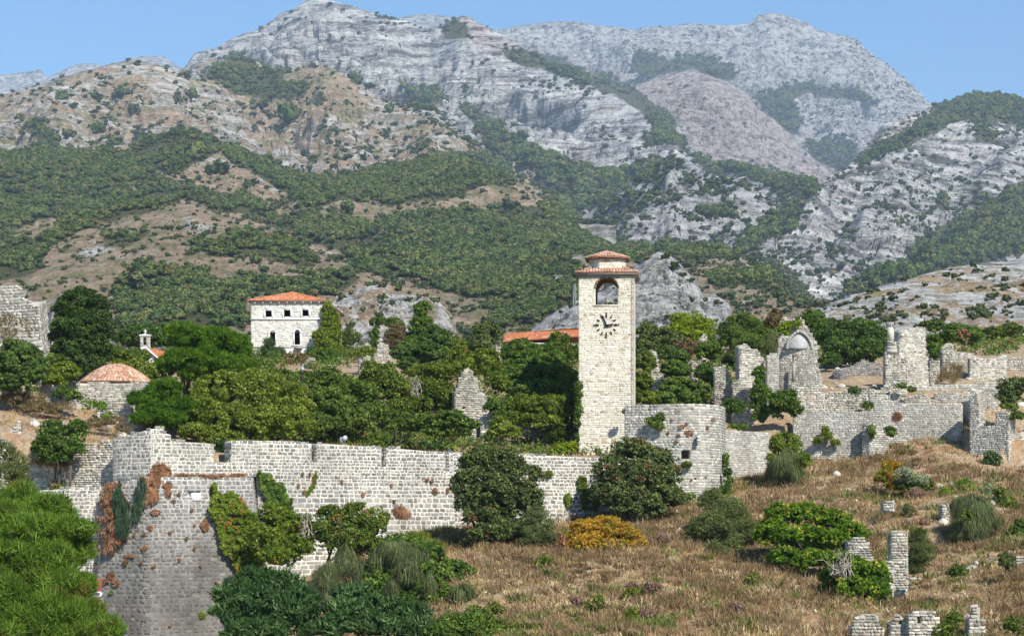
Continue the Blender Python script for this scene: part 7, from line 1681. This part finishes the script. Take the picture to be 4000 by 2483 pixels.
T('foreground tree with long grey green leaves at the bottom, left half', [(1010,2260,90,50,108),(1100,2290,100,60,107),(920,2320,90,60,107),(1030,2370,130,80,106),(1150,2400,100,80,105.5),(900,2410,80,70,106),(1000,2470,150,60,104.5),(1180,2340,70,50,106)], 'ash', style='spray', L=.38, W_=.13, trunk=2, dens=26, lob=.25, core=.78)
T('foreground tree with long grey green leaves at the bottom, right half', [(1380,2330,90,55,106),(1480,2380,110,60,105),(1600,2400,90,50,105),(1340,2400,90,70,104.5),(1480,2450,140,60,104),(1640,2460,110,50,104),(1280,2460,90,50,104)], 'ash', style='spray', L=.38, W_=.13, trunk=2, dens=26, lob=.25, core=.78, tone_shift=.04)
B('leafy bush closing the thicket at the bottom, right of the long leaved tree', [(1790,2445,95,55,103),(1880,2440,70,45,103.5),(1740,2470,80,40,102.5),(1840,2475,90,40,102)], 'ivy', L=.2)
B('mixed herb bush on the bank right of the vine hump', [(1870,2400,60,38,106),(1930,2380,45,28,107.5)], 'carobg', L=.17, W_=.12, tone_shift=.08)
B('olive herb bush at the bottom edge left of the grass', [(1950,2455,75,40,102.5),(2050,2468,65,34,102)], 'carobg', L=.17, W_=.12)
B('soft yellow green grass bush between wall and thicket', [(1630,2100,45,26,126),(1690,2140,45,26,123)], 'vine', style='spray', L=.5, W_=.035, dens=60, core=.5)
# left
T('round dark green bush in front of the rough wall, left', [(215,1680,60,45,130),(290,1690,50,50,130),(190,1745,70,55,129.5),(270,1755,65,50,129.5),(210,1790,70,30,129.3)], 'ivy', trunk=2, tone_shift=-.1, lob=.25, L=.2, W_=.15)
T('thin leaved willow like tree at the left frame edge', [(20,1780,50,60,118),(70,1820,45,60,118),(30,1860,70,60,117.5),(90,1890,40,40,118)], 'olive', style='spray', L=.4, W_=.07, trunk=2, dens=22, core=.3, tone_shift=.1)
B('low dark bush at the foot of the domed building wall', [(250,1535,45,26,143),(285,1550,35,20,142.5)], 'mid', tone_shift=-.1)
B('green yellow plant in the hole of the rough wall', [(222,1905,28,16,129.2)], 'carobg', accent=.2, L=.16, dens=34, core=0)
B('yellow green weeds on the slope below the domed building', [(350,1580,30,24,141),(420,1640,30,30,140.5),(395,1590,18,20,141)], 'fig', L=.16, dens=18, core=0)
B('dry rust brown brambles on the slope below the domed building', [(380,1660,50,28,139),(440,1650,45,30,139.5),(480,1680,40,22,139)], 'brownb', dens=26, style='spray', L=.35, W_=.05, core=.4, tone_shift=.1)
B('pinkish dry brambles at the left frame edge slope', [(60,1570,70,40,143),(150,1600,70,40,142),(120,1550,60,25,145),(230,1600,50,30,142)], 'brownb', dens=26, style='spray', L=.35, W_=.05, core=.4, tone_shift=.15)
B('small weed tufts on top of the rough wall', [(160,1802,25,8,130),(205,1805,25,8,130.3),(255,1806,18,7,130.5)], 'rustv', style='spray', L=.22, W_=.03, dens=90, core=0, tone_shift=.1)
# the stone pine in front
T('large bright green stone pine filling the lower left corner', [(70,1960,110,70,72),(190,2000,90,70,71),(270,2080,85,75,70),(120,2080,120,90,69),(20,2050,80,80,70),(320,2150,55,60,70.5),(60,2190,100,90,68),(200,2200,100,80,68.5),(110,2300,110,80,67.5),(250,2290,90,70,68),(30,2350,80,90,67),(200,2400,120,90,66.5),(330,2290,40,50,69.5),(90,2450,110,80,66),(330,2400,80,60,67.5),(400,2460,75,60,67),(260,2480,110,60,66)], 'stonepine', style='needle', L=.34, W_=.034, dens=150, lob=.40, nl=34, core=.66, trunk=3, tr=.2, accent=.04, base=(150,2800))
# --- creepers lying on the walls
def creeper(label, wl, polyg, mat, n, off=(.08, .35), L=.2, W_=.16, name='creeper', style='leaf', cat='creeper', ts=0.):
    pg = np.array(polyg, float); lo, hi = pg.min(0), pg.max(0)
    x = rng.uniform(lo[0], hi[0], n*2); y = rng.uniform(lo[1], hi[1], n*2)
    wa = min(45, float((hi-lo).min())*.35); wx = x+(fbm(x/30, y/30, x*0, 12, 3)-.5)*wa; wy = y+(fbm(x/30, y/30, x*0+5, 13, 3)-.5)*wa
    k = inside(pg, wx, wy) & ((fbm(x/14, y/14, x*0+3, 15, 3) > .40) | (len(polyg) == 5)) ; x, y = x[k][:n], y[k][:n]
    S = np.linspace(0, wl.smax(), 1500); cl = fbm(x/18, y/18, x*0, 14, 3)
    o = off[0]+(off[1]-off[0])*(.2+cl*1.1)*rng.uniform(.3, 1, len(x))
    s_ = np.zeros(len(x)); z = np.full(len(x), 0.)
    for _ in range(4):
        q = wl.at(S, np.full(len(S), 0.)); 
        p0 = wl.at(s_, z, o); px_c = 2000+F*p0[:, 0]/p0[:, 1]
        if _ == 0:
            pS = 2000+F*q[:, 0]/q[:, 1]; od = np.argsort(pS); s_ = np.interp(x, pS[od], S[od])
        else: s_ = np.clip(s_+(x-px_c)*p0[:, 1]/F, 0, wl.smax())
        p0 = wl.at(s_, z, o); z = (HOR-y)/F*p0[:, 1]
    p = wl.at(s_, z, o); Tt, Nn, U = wl.frame(s_, z)
    if style == 'hang': v, f = leaf_quads(p, Nn, L, W_, np.tile([0, 0, -3.], (len(p), 1))+rng.normal(size=(len(p), 3))*.5, .3)
    else: v, f = leaf_quads(p, Nn+[0, -.1, .45], L, W_, None, .5)
    tn = np.clip(.42+ts+(cl-.5)*.7+rng.normal(0, .17, len(p)), 0, .86)
    tn = np.where((fbm(x/25, y/25, x*0, 19, 2) > .68) & (rng.random(len(p)) < .5), .95, tn)
    c0 = p.mean(0); r = empty(name, c0, label, cat)
    NLEAF[0] += len(f)
    add('foliage', v, f, LM[mat], r, tone=1+tn); return r
creeper('yellow green creeper climbing the bastion in a broad band right of the plaque', bfl, [(828,1885),(850,1925),(930,1935),(975,1985),(1010,2020),(1030,2240),(940,2230),(870,2150),(835,2050),(815,1990),(820,1930)], 'vine', 9000, off=(.1, .7))
creeper('narrow creeper streak at the top of the broad band', bfl, [(825,1870),(838,1870),(848,1920),(825,1930)], 'vine', 300)
creeper('dark leafed creeper hanging diagonally on the curtain wall beside the bastion', cwl, [(960,1835),(1040,1845),(1100,1880),(1120,1930),(1150,1980),(1140,2040),(1050,2040),(1045,1960),(1010,1900),(975,1870)], 'ivy', 5200, off=(.1, .55))
creeper('thin creeper trailing on the curtain wall above the carob', cwl, [(1235,1835),(1242,1860),(1230,1910),(1200,1935),(1195,1920),(1222,1890),(1228,1850)], 'vine', 260, off=(.05, .15))
creeper('dead rust coloured creeper hanging over the bastion corner', bfl, [(430,1890),(470,1880),(500,1950),(510,2010),(480,2100),(440,2150),(400,2170),(375,2160),(365,2080),(385,1980),(400,1900)], 'rustv', 6500, off=(.1, .6), L=.26, W_=.1, style='hang')
creeper('dark teal creeper strands at the bastion corner', bfl, [(440,1930),(465,1880),(475,1900),(492,1960),(520,2020),(500,2090),(450,2100),(440,2010)], 'tealv', 1300, off=(.4, .75), L=.5, W_=.05, style='hang')
creeper('rust brown creeper spilling below the parapet', bfl, [(545,1862),(640,1862),(620,1900),(620,1960),(590,1990),(560,1960),(540,1900)], 'rustv', 2600, off=(.08, .4), L=.22, W_=.1, style='hang')
creeper('dark teal strands beside the rust brown creeper', bfl, [(540,1880),(565,1870),(575,1900),(560,1980),(545,2030),(515,2020),(530,1940),(530,1900)], 'tealv', 900, off=(.2, .5), L=.5, W_=.05, style='hang')
creeper('rust brown tuft on the parapet foot above the ledge', bwl, [(575,1860),(600,1815),(640,1810),(665,1830),(675,1862)], 'rustv', 1000, off=(.05, .3), L=.2, W_=.1)
creeper('brown weeds along the ledge of the bastion', bwl, [(680,1852),(960,1848),(960,1864),(680,1864)], 'rustv', 900, off=(.05, .25), L=.16, W_=.08, ts=-.05)
tw_spots = [(1290-200,0)]
for k, (x, y, rx, ry) in enumerate([(655,1895,20,14),(658,1925,14,22),(608,2000,22,12),(585,2060,12,14),(508,2037,8,6),(525,2085,6,6),(480,2100,22,20),(564,2140,16,10),(505,2170,26,7),(490,2195,14,12),(430,2250,18,22),(450,2275,18,14),(408,2270,12,14),(435,2312,10,8),(700,1930,6,8),(680,1955,10,5),(560,2085,8,5),(750,1990,6,6),(760,2050,6,5),(665,2080,8,5),(730,2100,6,6),(760,2140,6,10),(550,2195,8,6),(600,2210,10,6),(700,2185,6,8),(785,2210,5,5),(845,2270,4,5),(790,2400,14,16),(665,2440,6,6),(385,2200,20,30),(800,2050,18,26)]):
    w_ = bfl
    creeper(('large ' if rx*ry > 300 else 'middling ' if rx*ry > 90 else 'small ')+['rusty weed tuft','dry weed','brown weed cushion','dead plant'][k % 4]+' on the bastion, '+('beside the pine' if x < 480 else 'left of the plaque' if x < 620 else 'under the plaque' if x < 790 else 'beside the creeper band')+(', high' if y < 1990 else ', halfway down' if y < 2130 else ', low'), w_, [(x-rx, y-ry*.3), (x, y-ry), (x+rx, y-ry*.4), (x+rx*.8, y+ry*.6), (x-rx*.4, y+ry)], 'rustv' if k not in (13,27) else 'vine', int(18+rx*ry*.5), off=(.04, .22), L=.14, W_=.07, name='wall_weed', cat='weed')['group'] = 'dry weeds growing from the bastion wall'
for k, (x, y, rx, ry) in enumerate([(1182,1850,5,9),(1212,1852,4,10),(1167,1895,5,8),(1190,1920,8,9),(1336,1880,5,8),(1420,1930,7,9),(1532,1892,5,7),(1668,1875,6,8),(1686,1878,7,8),(1700,1920,14,14),(1748,1915,8,10),(1435,2000,18,16),(1562,2005,26,14)]):
    creeper(('large' if rx*ry > 150 else 'small' if rx*ry < 50 else 'middling')+' rusty weed tuft on the curtain wall, '+('left of the carob top' if x < 1260 else 'above the dark carob bush' if x < 1480 else 'near the wall drain' if x < 1600 else 'beside the big carob'), cwl, [(x-rx, y-ry*.3), (x, y-ry), (x+rx, y-ry*.4), (x+rx*.8, y+ry*.6), (x-rx*.4, y+ry)], 'rustv', int(18+rx*ry*.5), off=(.04, .2), L=.14, W_=.07, name='wall_weed', cat='weed', ts=.1)['group'] = 'dry weeds growing from the curtain wall'
B('tan dry grass plume hanging out of the wall drain', [(1560,1998,22,16,129.4,.8),(1578,2012,20,14,129.1,.8)], 'rustv', style='hang', L=.35, W_=.03, dens=120, core=.5, tone_shift=.15)
# weeds on the lower wall left of the red tinged carob and on the round bastion
lwl = Wall(pts((2330,143),(2660,146.8)), thick=1., batter=.05, zref=3)
creeper('yellow and rust weeds climbing the wall left of the red tinged carob', cwl, [(2262,1860),(2290,1860),(2300,1930),(2345,1960),(2340,2000),(2280,1985),(2258,1920)], 'carobg', 900, off=(.1, .4))
creeper('drooping green plant on the wall between the two carobs', cwl, [(2205,1928),(2225,1925),(2235,1945),(2225,1985),(2210,1960)], 'vine', 240, off=(.1, .3))
creeper('small rounded weed under the wall slit between the carobs', cwl, [(2130,1845),(2145,1835),(2162,1850),(2150,1862),(2135,1860)], 'carobg', 160, off=(.1, .3))
rbl = Wall(pts((2440,150.5),(2560,149.6),(2660,149.1),(2730,149.2),(2778,150),(2808,151.3),(2826,153.2),(2832,155.5)), thick=1., hard=[], batter=.02, zref=8)
B('green bush growing out of the round bastion below its rim', [(2555,1645,26,20,149.2,.7),(2570,1665,22,20,149.1,.7),(2580,1635,16,20,149.3,.7)], 'mid', L=.18, dens=34, core=.4)
for (x, y, rx, ry) in [(2660,1665,14,10),(2690,1690,22,12),(2650,1700,8,6),(2765,1670,8,8),(2640,1725,8,8),(2625,1640,6,6),(2680,1655,8,6),(2790,1640,10,10),(2610,1690,6,6),(2700,1875,6,6)]:
    creeper('rust coloured weed on the round bastion, '+('right of the box lamp' if x > 2740 else 'above the square window' if y < 1760 else 'below the square window')+(', larger' if rx > 9 else ''), rbl, [(x-rx, y-ry*.3), (x, y-ry), (x+rx, y-ry*.4), (x+rx*.8, y+ry*.6), (x-rx*.4, y+ry)], 'rustv', int(14+rx*ry*.5), off=(.04, .15), L=.12, W_=.07, name='wall_weed', cat='weed')['group'] = 'small weeds on the round bastion'
B('ivy strip hanging at the right edge of the round bastion', [(2835,1810,10,40,152,.6),(2845,1880,20,50,151,.6),(2835,1920,26,30,150,.6)], 'ivy', L=.18, dens=40)
B('green weeds at the foot of the round bastion, left', [(2680,1815,16,10,148.6),(2690,1940,30,20,146),(2650,1960,18,20,145.6)], 'mid', L=.16)
B('yellow flowering weed on the clock tower wall, lower right', [(2446,1606,10,8,153.4,.8)], 'fig', L=.12, W_=.08, dens=70, core=0)
# dry grey twigs
def twigs(label, px, py, Y, rx, ry, n=26):
    r = empty('dry_branches', P(px, py+ry, Y), label, 'branches'); ac = Acc(); b0 = P(px, py+ry, Y)
    for k in range(n):
        e = P(px+rng.normal()*rx*.6, py-ry*rng.random()*1.2+ry*.3, Y+rng.normal()*.4); limb(ac, b0+rng.normal(size=3)*[.4, .2, .1], e, .035, .012, 4, .2)
    ac.build('twigs', M['dead_twig'], r)
twigs('bare grey twigs hanging beside the pointed ruin', 1615, 1500, 158.5, 28, 45)
twigs('bare grey twigs in the middle of the fig thicket', 3290, 2190, 113.5, 60, 55, 34)
twigs('pale bare twigs on the yellow green creeper mass', 1190, 2040, 123.8, 20, 55, 16)
print('leaves', NLEAF[0])
# ------------------------------------------------------------------ air
def haze():
    m, t, ns, ls, out = newmat('haze_air')
    pv = ns.new('ShaderNodeVolumePrincipled'); pv.inputs['Color'].default_value = (.62, .79, 1, 1); pv.inputs['Density'].default_value = 7.6e-5
    pv.inputs['Anisotropy'].default_value = 0.
    ls.new(pv.outputs[0], out.inputs['Volume'])
    x = 11500.; z0, z1 = -46., 1900.; ya, yb = -2500., 14500.
    v = [[-x, ya, z0], [x, ya, z0], [x, yb, z0], [-x, yb, z0], [-x, ya, z1], [x, ya, z1], [x, yb, z1], [-x, yb, z1]]
    f = np.array([[0,3,2,1],[4,5,6,7],[0,1,5,4],[1,2,6,5],[2,3,7,6],[3,0,4,7]])
    tag(add('haze', v, f, m), kind='stuff')
haze()

# --- weeds that share a look are told apart by their order along the wall
def ordinal(objs, by):
    d = {}
    for o in objs: d.setdefault(o['label'], []).append(o)
    nm = ['first', 'second', 'third', 'fourth', 'fifth', 'sixth']
    for lb, q in d.items():
        if len(q) < 2: continue
        q.sort(key=by)
        for k, o in enumerate(q):
            o['label'] = lb.replace('rust coloured weed on the round bastion', 'rusty weed on the round bastion')+', '+(nm[k] if k < 6 else 'last')+' from left'
ordinal([o for o in bpy.data.objects if o.name.startswith('wall_weed') and o.get('label')], lambda o: o.location.x/o.location.y)
